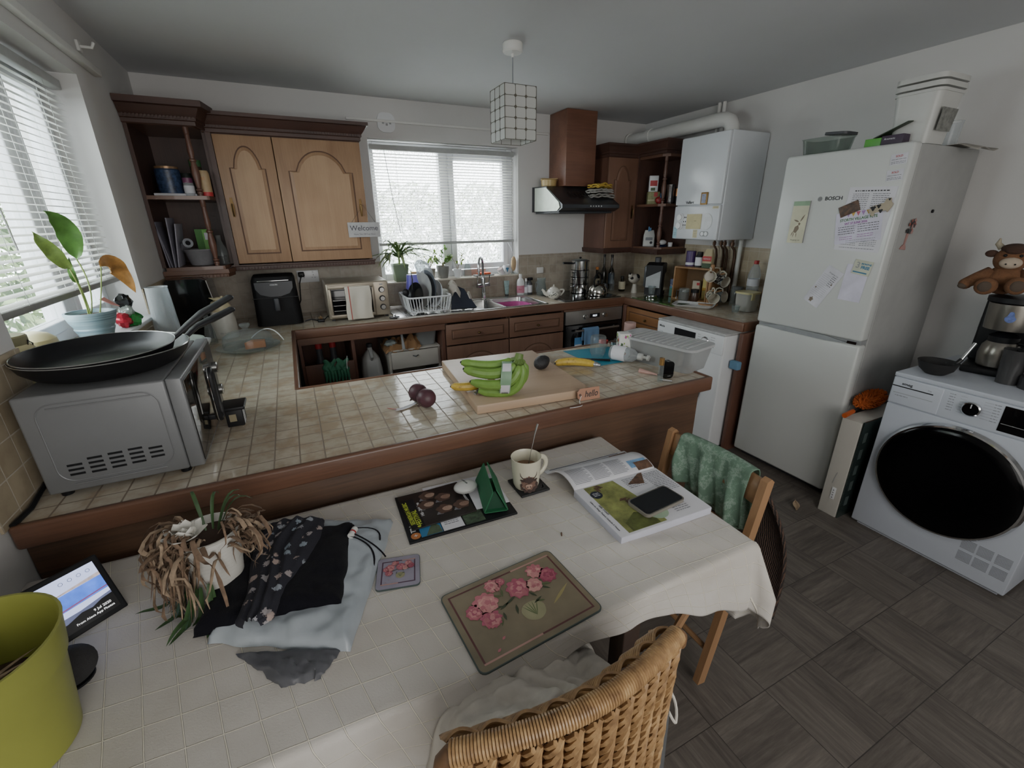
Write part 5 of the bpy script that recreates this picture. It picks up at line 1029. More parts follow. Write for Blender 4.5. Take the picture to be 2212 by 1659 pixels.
TWL = NT('tea_towel_mat'); c_ = TWL.n('ShaderNodeTexCoord'); sp0 = TWL.n('ShaderNodeSeparateXYZ'); TWL.l(c_.outputs['Object'], sp0.inputs[0]); d_ = TWL.math('ABSOLUTE', TWL.math('SUBTRACT', sp0.outputs[0], -.060)); f_ = TWL.math('LESS_THAN', d_, .0035); TWL.base(TWL.mix(f_, col('#c8c1b3'), col('#a4564d')), .95); TWL.bump(TWL.noise(TWL.coord(), 260, 3), .4, .002); TWL = TWL.m
tw = thing('tea_towel', 'cream tea towel with one red stripe hanging over the mini oven door handle', 'towel', (1.045, -.495, 1.12))
def towel(u, v):
    x = -.085+.165*u+.012*(v-.5)*(u-.5); s = v*.40; r = .009
    if s < .16: return Vector((x, r+.003, -.16+s)) if False else Vector((x, r, -.16+s+.004))
    a = min(PI, (s-.16)/r)
    if a < PI: return Vector((x, r*math.cos(a), .004+r*math.sin(a)))
    d = s-.16-PI*r; return Vector((x+.004*math.sin(d*30), -r-.004*math.sin(u*11)*min(1, d*12)-.022*d, .004-d))
g = G(TWL); g.grid(towel, 24, 60); g.obj('fabric', tw, ang=180, solid=.002)
dk = vessel('sink_plug', 'flat black and chrome sink strainer lying on the tiles left of the drainer', 'plug', (1.262, -.535, .9005), [(.033, 0), (.036, .003), (.036, .008), (.03, .010), (.012, .011), (.008, .018), (0, .019)], BLACK); G(CHROME).lathe([(.012, .0115), (.009, .024), (.011, .027), (0, .029)], 16).obj('knob', dk)
# ------------------------------------------------------------------ sink, tap, rack and washing up
sk = wthing('sink', 'stainless steel inset sink with drainer and one and a half bowls', 'sink', (1.9, -.33, .88))
def bowl(g, x0, x1, y0, y1, zt, zb, r=.05):
    w, d = x1-x0, y1-y0; a = [(x0+w/2+p, y0+d/2+q) for p, q in rrect(w, d, r, 6)]; b = [(x0+w/2+p*.92, y0+d/2+q*.92) for p, q in rrect(w, d, r, 6)]; n = len(a)
    g.add([(p[0], p[1], zt) for p in a]+[(p[0], p[1], zb+.015) for p in b]+[(x0+w/2+(p[0]-x0-w/2)*.9, y0+d/2+(p[1]-y0-d/2)*.9, zb) for p in b], [(i, (i+1) % n, n+(i+1) % n, n+i) for i in range(n)]+[(n+i, n+(i+1) % n, 2*n+(i+1) % n, 2*n+i) for i in range(n)]+[tuple(range(2*n, 3*n))])
    g.lathe([(.03, .001), (.022, .002), (0, .0005)], 18, (x0+w/2, y0+d/2, zb))
g = G(STEEL); z0, z1 = .896, .9045
g.box(1.278, -.568, z0, 1.93, -.09, z1-.004, .002); g.box(1.93, -.568, z0, 2.49, -.545, z1, .002); g.box(1.93, -.175, z0, 2.49, -.09, z1, .002); g.box(1.93, -.545, z0, 1.945, -.175, z1); g.box(2.105, -.545, z0, 2.13, -.175, z1); g.box(2.44, -.545, z0, 2.49, -.175, z1)
g.box(1.278, -.572, z1-.006, 2.492, -.560, z1+.002, .002).box(1.278, -.098, z1-.006, 2.492, -.088, z1+.002, .002).box(1.274, -.572, z1-.006, 1.286, -.088, z1+.002, .002).box(2.484, -.572, z1-.006, 2.494, -.088, z1+.002, .002)
for i in range(8): g.box(1.35+.068*i, -.50, z1-.005, 1.362+.068*i, -.16, z1-.001, .002)
g.obj('drainer_top', sk); g = G(STEEL); bowl(g, 1.945, 2.105, -.545, -.175, z1, .80, .03); g.obj('half_bowl', sk); g = G(STEEL); bowl(g, 2.13, 2.44, -.545, -.175, z1, .75, .05); g.obj('main_bowl', sk)
tp = wthing('mixer_tap', 'chrome swan-neck mixer tap with two lever handles behind the sink', 'tap', (2.11, -.125, .905))
g = G(CHROME).lathe([(.026, 0), (.026, .004), (.019, .01), (.018, .17), (.016, .19), (.012, .195)], 20, (2.11, -.125, .9055)); g.obj('body', tp)
g = G(CHROME); pts = [(2.11, -.125, 1.09)]+[(2.11-.0, -.125, 1.19)]+[(2.11-.045*(1-math.cos(a))*.9, -.125-.075*(1-math.cos(a))*.75, 1.19+.065*math.sin(a)) for a in [PI*i/12 for i in range(1, 13)]]+[(2.029, -.238, 1.15), (2.029, -.238, 1.115)]
g.tube(pts, .0105, 14); g.obj('spout', tp); G(CHROME).tube([(2.045, -.15, 1.02), (2.175, -.10, 1.02)], .0155, 14).obj('cross_bar', tp)
for s in (-1, 1): x, y = 2.11+s*.062, -.125+s*.024; G(CHROME).tube([(x, y, 1.03), (x, y-.01, 1.06), (x+s*.003, y-.012, 1.105)], [.006, .0045, .005], 8).obj('lever', tp)
rk = wthing('dish_rack', 'white plastic dish drying rack on the sink drainer', 'dish rack', (1.52, -.38, .905))
g = G(WHITE)
def rackp(x, y, z): u = (z-.925)/.105; cx, cy = 1.525, -.40; return (cx+(x-cx)*(1+.14*u), cy+(y-cy)*(1+.12*u), z)
X0, X1, Y0, Y1 = 1.385, 1.665, -.545, -.255
g.tube([rackp(x, y, 1.03) for x, y in [(1.525+p, -.40+q) for p, q in rrect(.28, .29, .03, 4)]], .0065, 6, closed=True); g.tube([rackp(x, y, .926) for x, y in [(1.525+p, -.40+q) for p, q in rrect(.28, .29, .03, 4)]], .004, 6, closed=True); g.obj('rim', rk)
g = G(WHITE)
for (a, b) in (((X0, Y0), (X1, Y0)), ((X0, Y1), (X1, Y1)), ((X0, Y0), (X0, Y1)), ((X1, Y0), (X1, Y1))):
    for i in range(15):
        if i in (5, 10): continue
        u = (i+.5)/15; x, y = a[0]+(b[0]-a[0])*u, a[1]+(b[1]-a[1])*u; g.tube([rackp(x, y, .928), rackp(x, y, 1.028)], .0028, 4)
o = g.obj('side_bars', rk); o['kind'] = 'stuff'
g = G(WHITE)
for i in range(9): x = X0+.03*i+.02; g.tube([(x, Y0, .926), (x, Y1, .926)], .003, 4)
g.box(X0+.02, Y0+.02, .905, X0+.035, Y0+.035, .926).box(X1-.035, Y0+.02, .905, X1-.02, Y0+.035, .926).box(X0+.02, Y1-.035, .905, X0+.035, Y1-.02, .926).box(X1-.035, Y1-.035, .905, X1-.02, Y1-.02, .926); g.obj('base_grid', rk)
def plate_up(name, label, cat, x, y, z, r, m, tilt, rz=R(-70), dep=.02, group=None):
    t = thing(name, label, cat, (x, y, z), group=group, rot=(0, 0, 0)); t.rotation_euler = (R(90)+tilt, 0, rz)
    k = Matrix.Translation((0, r, 0)); g = G(m).lathe([(0, 0), (r*.6, .001), (r*.8, dep*.6), (r, dep), (r, dep+.003), (r*.78, dep*.6+.004), (r*.58, .005), (0, .004)], 36, cap=False); g.xf(k); g.obj('body', t); return t
plate_up('dinner_plate', 'large grey-white plate standing on edge in the dish rack', 'plate', 1.505, -.40, .929, .128, mat('plate_grey', '#a8a9a4', .3), R(-8)); plate_up('dinner_plate', 'dark grey plate standing behind the white plate in the rack', 'plate', 1.54, -.385, .929, .135, mat('plate_slate', '#5a5f66', .35), R(-8)); plate_up('dinner_plate', 'white oval plate nearest the middle of the dish rack', 'plate', 1.595, -.42, .929, .10, WHITE, R(-12))
plate_up('small_plate', 'small slate plate next to the upturned glass bowl', 'plate', 1.615, -.40, .929, .075, mat('plate_slate'), R(-10))
plate_up('black_pan', 'black pan standing on edge at the left of the dish rack', 'pan', 1.455, -.43, .929, .095, mat('nonstick'), R(-14), dep=.035)
ut = thing('cooking_spoon', 'black plastic spatula handle sticking up from the rack', 'utensil', (1.415, -.40, .94)); G(BLACK).tube([(0, 0, 0), (.02, 0, .12), (.028, 0, .2), (.022, 0, .265)], [.006, .007, .008, .003], 8, flat=.6).obj('handle', ut)
ut = thing('ladle', 'black ladle leaning at the left end of the rack', 'utensil', (1.40, -.47, .94)); G(BLACK).tube([(0.02, 0, 0), (-.015, .03, .09)], .005, 8).ball((-.02, .035, .115), (.024, .012, .028), 12, 8).obj('bowl_and_stem', ut)
vl = thing('plastic_tub', 'violet plastic tub upside down at the back of the dish rack', 'tub', (1.475, -.30, 1.035)); G(mat('violet', '#5d53b8', .35, var=.05)).prism(rrect(.115, .07, .02), 0, .0).f; g = G(MC['violet']); a = rrect(.09, .07, .02); b = rrect(.12, .09, .02); n = len(a); g.add([(x, y, .13) for x, y in a]+[(x, y, 0) for x, y in b], [tuple(range(n))]+[(i, (i+1) % n, n+(i+1) % n, n+i) for i in range(n)]); g.obj('body', vl)
def bag(u, v): a = 2*PI*u; z = .25*v; r = (.045+.010*nz(math.cos(a)*2, math.sin(a)*2, v*5, 2))*(1 if v < .85 else 1-((v-.85)/.15)**2*.8); return Vector((r*math.cos(a)-.30*z, r*.55*math.sin(a), z))
pb = thing('plastic_bag', 'crinkled clear plastic bag propped over the plates in the rack', 'bag', (1.62, -.33, .985)); pb.scale = (1.25, 1.1, 1.15); g = G(glass('crinkled', '#e6ecf0', .12, .5, bump=.5, bs=40)); g.grid(bag, 36, 30); g.obj('film', pb, ang=50)
gb = vessel('glass_bowl', 'upturned glass bowl at the right end of the dish rack', 'bowl', (1.66, -.40, .965), [(.052, 0), (.055, .003), (.056, .055), (.045, .085), (.02, .095), (0, .096)], glass('frost_glass', '#dfe4de', .15, .45))
nb = wthing('black_chopping_board', 'leaning dark navy board draped with a white cloth beside the rack', 'board', (1.80, -.45, .905)); NAV = mat('navy_board', '#1b2130', .5)
g = G(NAV).plate([(1.70, -.475, .907), (1.895, -.50, .907), (1.835, -.40, 1.035), (1.765, -.36, 1.07), (1.745, -.37, 1.05)], .02); g.obj('board', nb)
wc = thing('dish_cloth', 'white cloth thrown over the dark board by the rack', 'cloth', (0, 0, 0)); 
def dc(u, v): p = Vector((1.725+.135*u, -.345-.085*v-.02*u, 1.105-.05*(u-.25)**2*9-.075*v*v-.03*u*u)); return p+Vector((.006*math.sin(v*9+u*4), -.008, .008*math.sin(u*9)+.010*nz(u*4, v*4, 3)))
g = G(mat('dishcloth_white', '#b9b3aa', .95, bump=.4, bs=200)); g.grid(dc, 24, 24); g.grid(lambda u, v: Vector((1.85+.045*v+.012*math.sin(u*6), -.44-.03*u, 1.03-.12*v-.01*u)), 8, 12); g.obj('fabric', wc, ang=180, solid=.003)
pk = thing('washing_up_bowl', 'bright pink plastic bowl lying in the main sink bowl', 'bowl', (2.29, -.36, .83)); g = G(mat('hot_pink', '#b0488a', .35, var=.08)); a = rrect(.22, .25, .07, 6); b = rrect(.285, .325, .09, 6); n = len(a); g.add([(x, y, -.06) for x, y in a]+[(x, y, .045) for x, y in b]+[(x*1.03, y*1.03, .045) for x, y in b], [tuple(range(n))]+[(i, (i+1) % n, n+(i+1) % n, n+i) for i in range(n)]+[(n+i, n+(i+1) % n, 2*n+(i+1) % n, 2*n+i) for i in range(n)]); g.obj('body', pk)
pk2 = thing('sponge_cloth', 'pale pink crumpled cloth in the pink bowl', 'cloth', (2.27, -.37, .80)); g = G(mat('pale_pink', '#c97ba6', .6)); g.grid(lambda u, v: Vector((-.09+.18*u, -.10+.2*v, .055*math.sin(PI*u)*math.sin(PI*v)+.02*nz(u*5, v*5, 2))), 20, 20); g.obj('fabric', pk2, ang=180)
# ------------------------------------------------------------------ window sill over the sink
dp = thing('dracaena', 'striped spider-like dracaena in a square sage green pot on the sink sill', 'plant', (1.455, .045, 1.081))
g = G(mat('sage_pot', '#76866a', .5, var=.06)); a = rrect(.095, .095, .01, 2); b = rrect(.125, .125, .012, 2); n = len(a); g.add([(x, y, 0) for x, y in a]+[(x, y, .135) for x, y in b]+[(x*.92, y*.92, .135) for x, y in b]+[(x*.9, y*.9, .11) for x, y in b], [tuple(range(n))[::-1]]+[(j*n+i, j*n+(i+1) % n, (j+1)*n+(i+1) % n, (j+1)*n+i) for i in range(n) for j in range(3)]+[tuple(range(3*n, 4*n))]); g.obj('pot', dp)
rnd = random.Random(5); STR = mat('leaf_stripe', '#b3c08a', .5, var=.1); ga = G(mat('leaf_draca', '#587a3f', .5, var=.25, vs=30))
for i in range(44):
    a = rnd.uniform(0, 2*PI); l = rnd.uniform(.20, .36); el = rnd.uniform(.45, 1.35); pts = []
    for j in range(9): u = j/8; pts.append((math.cos(a)*l*u*math.cos(el)*1.25, math.sin(a)*l*u*math.cos(el)*.35-.10*u, .13+l*(math.sin(el)*u*1.15-u*u*.75)+.05))
    pts = [(x, (-.005-abs(y+.01)) if x > -.11 else min(-.085, y-.07), z) for x, y, z in pts]
    ga.use(MC['leaf_draca']); leaf3(ga, pts, .013, .35); ga.use(STR); leaf3(ga, [Vector(p)+Vector((0, -.001, .0015)) for p in pts], .0055, .35)
ga.obj('leaves', dp, ang=180); G(STM).tube([(0, 0, .11), (0, 0, .2)], .008, 8).obj('stem', dp)
def bushy(name, label, loc, potp, potm, seed, n, spread, h, lm, lr=.012, lean=0):
    spread *= 1.25; h *= 1.35; lr *= 1.5; t = thing(name, label, 'plant', loc); G(potm).lathe(potp, 24, cap=False).obj('pot', t); rnd = random.Random(seed); top = potp[-1][1]; gs, gl = G(mat('twig', '#6b5b3e', .8)), G(lm)
    for i in range(n):
        a = rnd.uniform(0, 6.28); l = rnd.uniform(.5, 1); e = Vector((math.cos(a)*spread*l+lean*l, math.sin(a)*spread*.5*l-.01, top+h*l*rnd.uniform(.4, 1))); gs.tube(bez((0, 0, top-.02), (e.x*.3, e.y*.3, top+h*.6*l), e, 6), .0016, 4)
        for j in range(7):
            q = Vector((rnd.uniform(-1, 1), rnd.uniform(-1, 1), rnd.uniform(-.6, 1))).normalized(); leaf3(gl, [e, e+q*lr*.8, e+q*lr*1.8+Vector((0, 0, -.002))], lr*.5, .2, 3)
    gs.obj('stems', t); gl.obj('leaves', t, ang=180); return t
PY_ = mat('leaf_lime', '#7f9a38', .5, var=.3, vs=40)
bushy('potted_plant', 'small trailing plant with lime green tips behind the dish rack', (1.70, .045, 1.081), [(.035, 0), (.05, .08), (.05, .085), (.045, .08)], mat('stone_pot', '#8f8a7c', .6), 4, 12, .075, .13, PY_)
bushy('potted_plant', 'straggly bushy green plant in a grey pot left of the white pot', (1.82, .06, 1.081), [(.04, 0), (.055, .09), (.055, .10), (.05, .09)], mat('grey_pot', '#6c6c66', .6), 9, 14, .07, .12, GREEN, .013)
bushy('potted_plant', 'leggy plant with a yellow leaf in a small white pot on the sink sill', (1.945, .045, 1.081), [(.026, 0), (.034, .065), (.035, .07), (.031, .065)], WHITE, 12, 6, .05, .11, PY_, .012)
vessel('candle_pot', 'tan wooden lid on a low pot beside the dracaena', 'pot', (1.575, .03, 1.081), [(.03, 0), (.032, .05), (0, .05)], WMAT, cap=[(.034, .05), (.034, .068), (0, .068)], capm=mat('cork_lid', '#b08a5c', .7))
vessel('glass_vase', 'clear glass bottle vase on the sill left of the tap', 'vase', (2.04, .05, 1.081), [(.032, 0), (.034, .004), (.030, .07), (.016, .12), (.012, .14)], GLASS)
sd_ = thing('scouring_pads', 'pile of grey and orange scourers on the sill behind the tap', 'scourer', (2.17, .03, 1.081)); G(GREY).box(-.08, -.035, 0, .10, .03, .012, .005).obj('grey_pad', sd_); G(mat('orange_scourer', '#c9532c', .7, bump=.4)).box(-.045, -.03, .013, .07, .03, .028, .006).obj('orange_pad', sd_)
br = thing('window_tray', 'thin pale reddish tray leaning on the window frame behind the tap', 'tray', (2.12, .10, 1.081)); G(mat('tray_pink', '#b58f84', .6)).box(-.09, 0, 0, .11, .008, .05, .002).obj('tray', br)
fg = thing('cotton_bud_tub', 'tilted white tub with dark rim lying by the kingfisher cup', 'tub', (2.345, .02, 1.11), rot=(0, R(-35), R(20))); G(WHITE).lathe([(.028, -.03), (.030, .03)], 16, cap=False).obj('body', fg); G(mat('brown_rim', '#5b4138', .6)).disc((0, 0, .029), .026, 16).obj('contents', fg)
kc = vessel('bird_cup', 'white cup with a blue kingfisher on the sink sill', 'cup', (2.405, .035, 1.081), [(.022, 0), (.025, .003), (.03, .08), (.028, .08), (.022, .01), (0, .008)], WHITE); blob(g := G(mat('kingfisher', '#2f6a8f', .5)), MC['kingfisher'], 0, 0, .012, 0, 3, .3, sy=1.6); g.xf(FACEY(-.004, -.030, .045)); g.obj('bird_print', kc)
lo = thing('loofah', 'beige oval loofah hanging in the right corner of the sink window', 'loofah', (2.475, .03, 1.095)); G(mat('loofah_beige', '#b39a76', .9, bump=1, bs=120)).ball((0, 0, .075), (.025, .02, .065), 20, 14).obj('body', lo); G(WHITE).tube([(0, 0, .135), (-.01, .02, .20), (-.03, .06, .26)], .0015, 4).obj('cord', lo); vessel('soap_tin', 'small round glass pot under the loofah', 'pot', (2.475, .03, 1.081), [(.026, 0), (.028, .013), (0, .013)], GLASS)
# tubes and bottles on the worktop by the sink
tb = thing('hand_cream_tube', 'pale blue hand cream tube standing on its dark cap behind the sink', 'tube', (2.362, -.06, .9005)); g = G(mat('tube_blue', '#8fa9a8', .4, var=.3, vs=50)); a = rrect(.03, .028, .012, 4); b = rrect(.052, .004, .0015, 4); n = len(a); g.add([(x, y, .018) for x, y in a]+[(x, y, .135) for x, y in b], [tuple(range(n))[::-1], tuple(range(n, 2*n))]+[(i, (i+1) % n, n+(i+1) % n, n+i) for i in range(n)]); g.obj('body', tb); G(DGREY).lathe([(.016, 0), (.016, .018)], 16).obj('cap', tb)
fb = vessel('detergent_bottle', 'tall white washing liquid bottle with pink label right of the tap', 'bottle', (2.50, -.06, .9005), [(.034, 0), (.037, .005), (.037, .11), (.03, .135), (.014, .15)], WHITE, cap=[(.015, .15), (.015, .18), (.012, .185), (0, .185)], capm=WHITE, band=(.0378, .02, .085), bandm=mat('pink_label', '#c07b90', .5), txt='Bio', tm=RED, ts=.022); fb.scale = (1, .7, 1)
sb = vessel('spray_bottle', 'black trigger spray bottle with a pale label beside the glass jug', 'spray bottle', (2.585, -.07, .9005), [(.024, 0), (.026, .004), (.026, .10), (.012, .125)], mat('smoke_bottle', '#3b3d40', .3), band=(.0268, .02, .085), bandm=PAPER); G(BLACK).box(-.012, -.012, .125, .03, .012, .150, .004).tube([(-.01, 0, .14), (-.03, 0, .135)], .006, 6).tube([(.012, 0, .128), (-.008, 0, .105)], .003, 6).obj('trigger_head', sb)
vessel('spray_bottle', 'slim clear bottle with white pump next to the white detergent', 'bottle', (2.548, -.075, .9005), bott(.018, .12, .008, .02), PLAST, cap=[(.009, .12), (.009, .145), (0, .146)], capm=WHITE, band=(.0186, .02, .07), bandm=PAPER)
gj = vessel('glass_jug', 'clear glass jug with handle behind the teapot', 'jug', (2.64, -.19, .9005), [(.035, 0), (.042, .01), (.046, .06), (.036, .12), (.04, .155), (.038, .155), (.034, .12), (.043, .06), (.03, .012), (0, .01)], GLASS); G(GLASS).tube(bez((-.036, 0, .13), (-.085, -.02, .11), (-.043, 0, .04), 12), .005, 8).obj('handle', gj)
TPW = mat('teapot_white', '#cfccc2', .2, var=.02)
tpt = thing('teapot', 'small white china teapot painted with dark sprigs beside the hob', 'teapot', (2.66, -.375, .9005), R(-20)); tpt.scale = (1.15, 1.15, 1.1); G(TPW).lathe([(.03, 0), (.034, .003), (.052, .03), (.054, .045), (.045, .068), (.03, .078)], 32, cap=False).obj('body', tpt)
G(TPW).lathe([(.031, .077), (.028, .084), (.012, .092), (.005, .094), (.008, .102), (.004, .108), (0, .109)], 24, cap=False).obj('lid', tpt); G(TPW).tube([(-.045, 0, .03), (-.068, 0, .042), (-.078, 0, .062), (-.088, 0, .072)], [.016, .013, .010, .008], 10).obj('spout', tpt); G(TPW).tube(bez((.045, 0, .065), (.105, 0, .078), (.05, 0, .022), 12), .0065, 8).obj('handle', tpt)
g = G(mat('sprig', '#2f3a35', .5)); rnd = random.Random(2)
for i in range(16): a = R(-95+rnd.uniform(-45, 45)); z = .028+.03*rnd.random(); r = .0545; k = g.mark(); blob(g, MC['sprig'], 0, 0, .0035, 0, 2, .3, n=8); g.xf(Matrix.Translation((r*math.cos(a), r*math.sin(a), z)) @ Matrix.Rotation(a+PI/2, 4, 'Z') @ Matrix.Rotation(PI/2, 4, 'X'), k)
g.obj('sprig_print', tpt)
sw = wthing('wall_soap_holder', 'small white square holder hanging on a hook on the wall tiles', 'holder', (2.725, -.02, 1.09)); G(WMAT).box(2.69, -.022, 1.075, 2.76, -.009, 1.13, .006).obj('plate', sw); G(STEEL).tube([(2.725, -.012, 1.13), (2.728, -.010, 1.155), (2.722, -.010, 1.175)], .0012, 5).obj('hook', sw)
# welcome sign
WO = mat('sign_board', '#a8a6a6', .8, var=.08, vs=40); wl = wthing('welcome_sign', 'small grey hanging sign reading Welcome on the wall cabinet handle', 'sign', (1.15, -.355, 1.44)); G(WO).box(1.05, -.362, 1.44, 1.258, -.352, 1.535, .001).obj('board', wl)
g = G(mat('sign_ink', '#4b4a50', .8)); g.text('Welcome', .046, FACEY(1.154, -.3625, 1.497), 1.0, .0004).text('Please Take Off Your Shoes', .0125, FACEY(1.154, -.3625, 1.459)); g.obj('lettering', wl); G(INK).tube([(1.075, -.357, 1.53), (1.165, -.352, 1.645), (1.235, -.357, 1.53)], .001, 4).obj('cord', wl)
ov = thing('wall_plate', 'white oval blanking plate on the wall above the sink window', 'plate', (1.445, -.001, 2.205)); g = G(WHITE).prism(rrect(.125, .125, .045, 6), 0, .012); g.xf(Matrix.Rotation(PI/2, 4, 'X')); g.obj('plate', ov); g = G(GREY).box(-.03, -.014, -.01, -.015, -.012, 0).box(-.005, -.014, -.02, .01, -.012, -.005).box(.02, -.014, -.01, .035, -.012, .005); g.obj('slot', ov)
# ------------------------------------------------------------------ hob, pans, kettle and the corner worktop
hb = wthing('hob', 'black glass induction hob set in the corner of the worktop', 'hob', (2.93, -.34, .9)); G(BGLOSS).box(2.645, -.58, .9005, 3.225, -.09, .9065, .002).obj('glass', hb)
g = G(INKG)
for x, y, r in ((2.79, -.22, .075), (3.07, -.22, .09), (2.79, -.45, .09), (3.07, -.45, .075)): g.lathe([(r, .9067), (r+.0015, .9067)], 32, (x, y, 0), cap=False)
g.obj('zone_marking', hb)
ov_ = wthing('built_in_oven', 'built-in oven with steel fascia, two dials and a black glass door', 'oven', (2.91, -.4, 0)); FAS = mat('oven_steel', '#8a8580', .3, .7, var=.06)
G(BGLOSS).box(2.625, -.60, .12, 3.205, -.05, .835).obj('cavity', ov_); fa = G(FAS).box(2.628, -.632, .715, 3.205, -.602, .828, .003).obj('fascia', ov_); G(REDX).box(2.612, -.626, .829, 3.212, -.604, .842).obj('top_rail', ov_)
dd = G(BGLOSS).box(2.628, -.632, .16, 3.205, -.602, .708, .003).obj('door', ov_); G(FAS).tube([(2.70, -.668, .665), (3.15, -.668, .665)], .009, 10).tube([(2.73, -.63, .665), (2.73, -.668, .665)], .006, 8).tube([(3.12, -.63, .665), (3.12, -.668, .665)], .006, 8).obj('handle', dd)
for x in (2.815, 3.015): G(STEEL).lathe([(.021, 0), (.021, .004), (.017, .006), (.016, .028), (0, .028)], 24).xf(FACEY(x, -.632, .772)).obj('dial', fa)
ds = G(BLACK).box(2.865, -.634, .757, 2.965, -.631, .792).obj('display', fa); G(mat('lcd_white', '#dfe8ff', .5, emit=2)).text('18:21', .022, FACEY(2.915, -.6345, .774)).obj('digits', ds)
G(mat('sticker_blue2', '#4d86b8', .6)).box(2.72, -.6335, .50, 2.80, -.632, .60).obj('energy_label', dd); G(WHITE).box(2.725, -.634, .505, 2.795, -.6335, .54).obj('label_text', dd)
otw = thing('oven_towel', 'blue towel hanging over the oven door handle', 'towel', (2.845, -.668, .675))
def tw2(u, v):
    x = -.075+.15*u+.01*math.sin(v*4); s = v*.46; r = .0115
    if s < .10: return Vector((x, r, -.10+s))
    a = min(PI, (s-.10)/r)
    if a < PI: return Vector((x, r*math.cos(a), r*math.sin(a)))
    d = s-.10-PI*r; return Vector((x, -r-.006*math.sin(u*14+1)*min(1, d*8)-.005, -d))
g = G(mat('blue_towel', '#6384a8', .95, var=.06, bump=.7, bs=240)); g.grid(tw2, 30, 60); g.obj('fabric', otw, ang=180, solid=.003)
def pot(name, label, x, y, z, r, h, handles=True):
    t = thing(name, label, 'saucepan', (x, y, z)); G(CHROME).lathe([(0, 0), (r-.004, 0), (r, .004), (r, h), (r+.004, h+.002), (r+.004, h+.005), (r-.002, h+.004)], 36, cap=False).obj('body', t)
    if handles:
        for a in (PI+.25, .25): G(CHROME).tube([(r*math.cos(a)-.0*a, r*math.sin(a)-.02, h*.75), ((r+.03)*math.cos(a), (r+.03)*math.sin(a)-.015, h*.8), ((r+.03)*math.cos(a), (r+.03)*math.sin(a)+.015, h*.8), (r*math.cos(a), r*math.sin(a)+.02, h*.75)], .004, 6).obj('handle', t)
    return t
X_, Y_ = 3.02, -.23
pot('steamer_pan', 'bottom steel pan of the steamer stack on the hob', X_, Y_, .9075, .084, .075); pot('steamer_pan', 'second steel tier of the steamer stack on the hob', X_, Y_, .9885, .084, .055); pot('steamer_pan', 'third steel tier of the steamer stack on the hob', X_, Y_, 1.0495, .084, .055)
sp_t = pot('saucepan', 'steel saucepan with black side handle on top of the steamer stack', X_, Y_, 1.1105, .080, .075, False); G(BLACK).tube([(-.08, -.01, .06), (-.10, -.013, .062), (-.20, -.03, .07)], [.007, .010, .009], 8).obj('handle', sp_t)
gl_ = thing('pan_cover', 'glass cover with steel rim on the top saucepan', 'lid', (X_, Y_, 1.190)); G(GLASS).lathe([(.078, 0), (.06, .012), (.0, .02)], 32, cap=False).obj('glass', gl_); G(STEEL).lathe([(.078, -.002), (.084, 0), (.080, .003)], 32, cap=False).obj('rim', gl_); G(BLACK).lathe([(.006, .018), (.014, .03), (0, .034)], 14).obj('knob', gl_)
kt_ = thing('kettle', 'polished steel stove-top kettle with black loop handle on the hob', 'kettle', (3.06, -.46, .907), R(25)); KM = mat('kettle_steel', '#c0bdb6', .12, 1)
G(KM).lathe([(.07, 0), (.076, .004), (.080, .03), (.074, .065), (.052, .092), (.03, .102), (0, .105)], 40).obj('body', kt_); G(BLACK).lathe([(.012, .102), (.008, .11), (.012, .122), (.008, .13), (0, .132)], 14).obj('lid_knob', kt_); G(KM).tube([(.065, 0, .055), (.09, 0, .075), (.105, 0, .082)], [.016, .012, .010], 12).obj('spout', kt_); G(BLACK).tube([(.06, 0, .08), (.075, 0, .13), (.045, 0, .18), (0, 0, .195), (-.045, 0, .18), (-.075, 0, .13), (-.06, 0, .08)], [.006, .007, .008, .0085, .008, .007, .006], 10).obj('handle', kt_)
DB = mat('dark_bottle', '#17160f', .15, var=.2)
vessel('oil_bottle', 'tall dark oil bottle behind the kettle, left of two', 'bottle', (3.365, -.13, .9005), bott(.028, .30, .011, .09), DB, cap=[(.012, .30), (.012, .325), (0, .325)], capm=BLACK); vessel('oil_bottle', 'tall dark oil bottle with a pale patch, right of two', 'bottle', (3.44, -.15, .9005), bott(.03, .295, .011, .09), DB, cap=[(.013, .295), (.013, .32), (0, .32)], capm=BLACK, band=(.0306, .05, .15), bandm=mat('label_navy', '#26303d', .6))
vessel('sauce_bottle', 'squat dark bottle with orange cap beside the kettle', 'bottle', (3.27, -.15, .9005), bott(.032, .19, .012, .05), DB, cap=[(.014, .19), (.015, .215), (0, .216)], capm=mat('orange_cap', '#c57a35', .4), band=(.0326, .03, .11), bandm=mat('label_beige', '#8f8a73', .7))
vessel('vinegar_bottle', 'small clear bottle among the oils', 'bottle', (3.36, -.27, .9005), bott(.024, .15, .009, .04), GLASS, cap=[(.010, .15), (.010, .17), (0, .17)], capm=DGREY); vessel('spice_jar', 'small jar with a cream label right of the kettle', 'jar', (3.43, -.33, .9005), bott(.030, .12, .014, .03), DB, cap=[(.016, .12), (.016, .138), (0, .139)], capm=BLACK, band=(.0306, .02, .09), bandm=mat('label_cream', '#b5ae95', .7)); vessel('pepper_pot', 'dark round pepper pot behind the kettle spout', 'pot', (3.26, -.30, .9005), [(.026, 0), (.028, .05), (.022, .08), (0, .085)], DGREY)
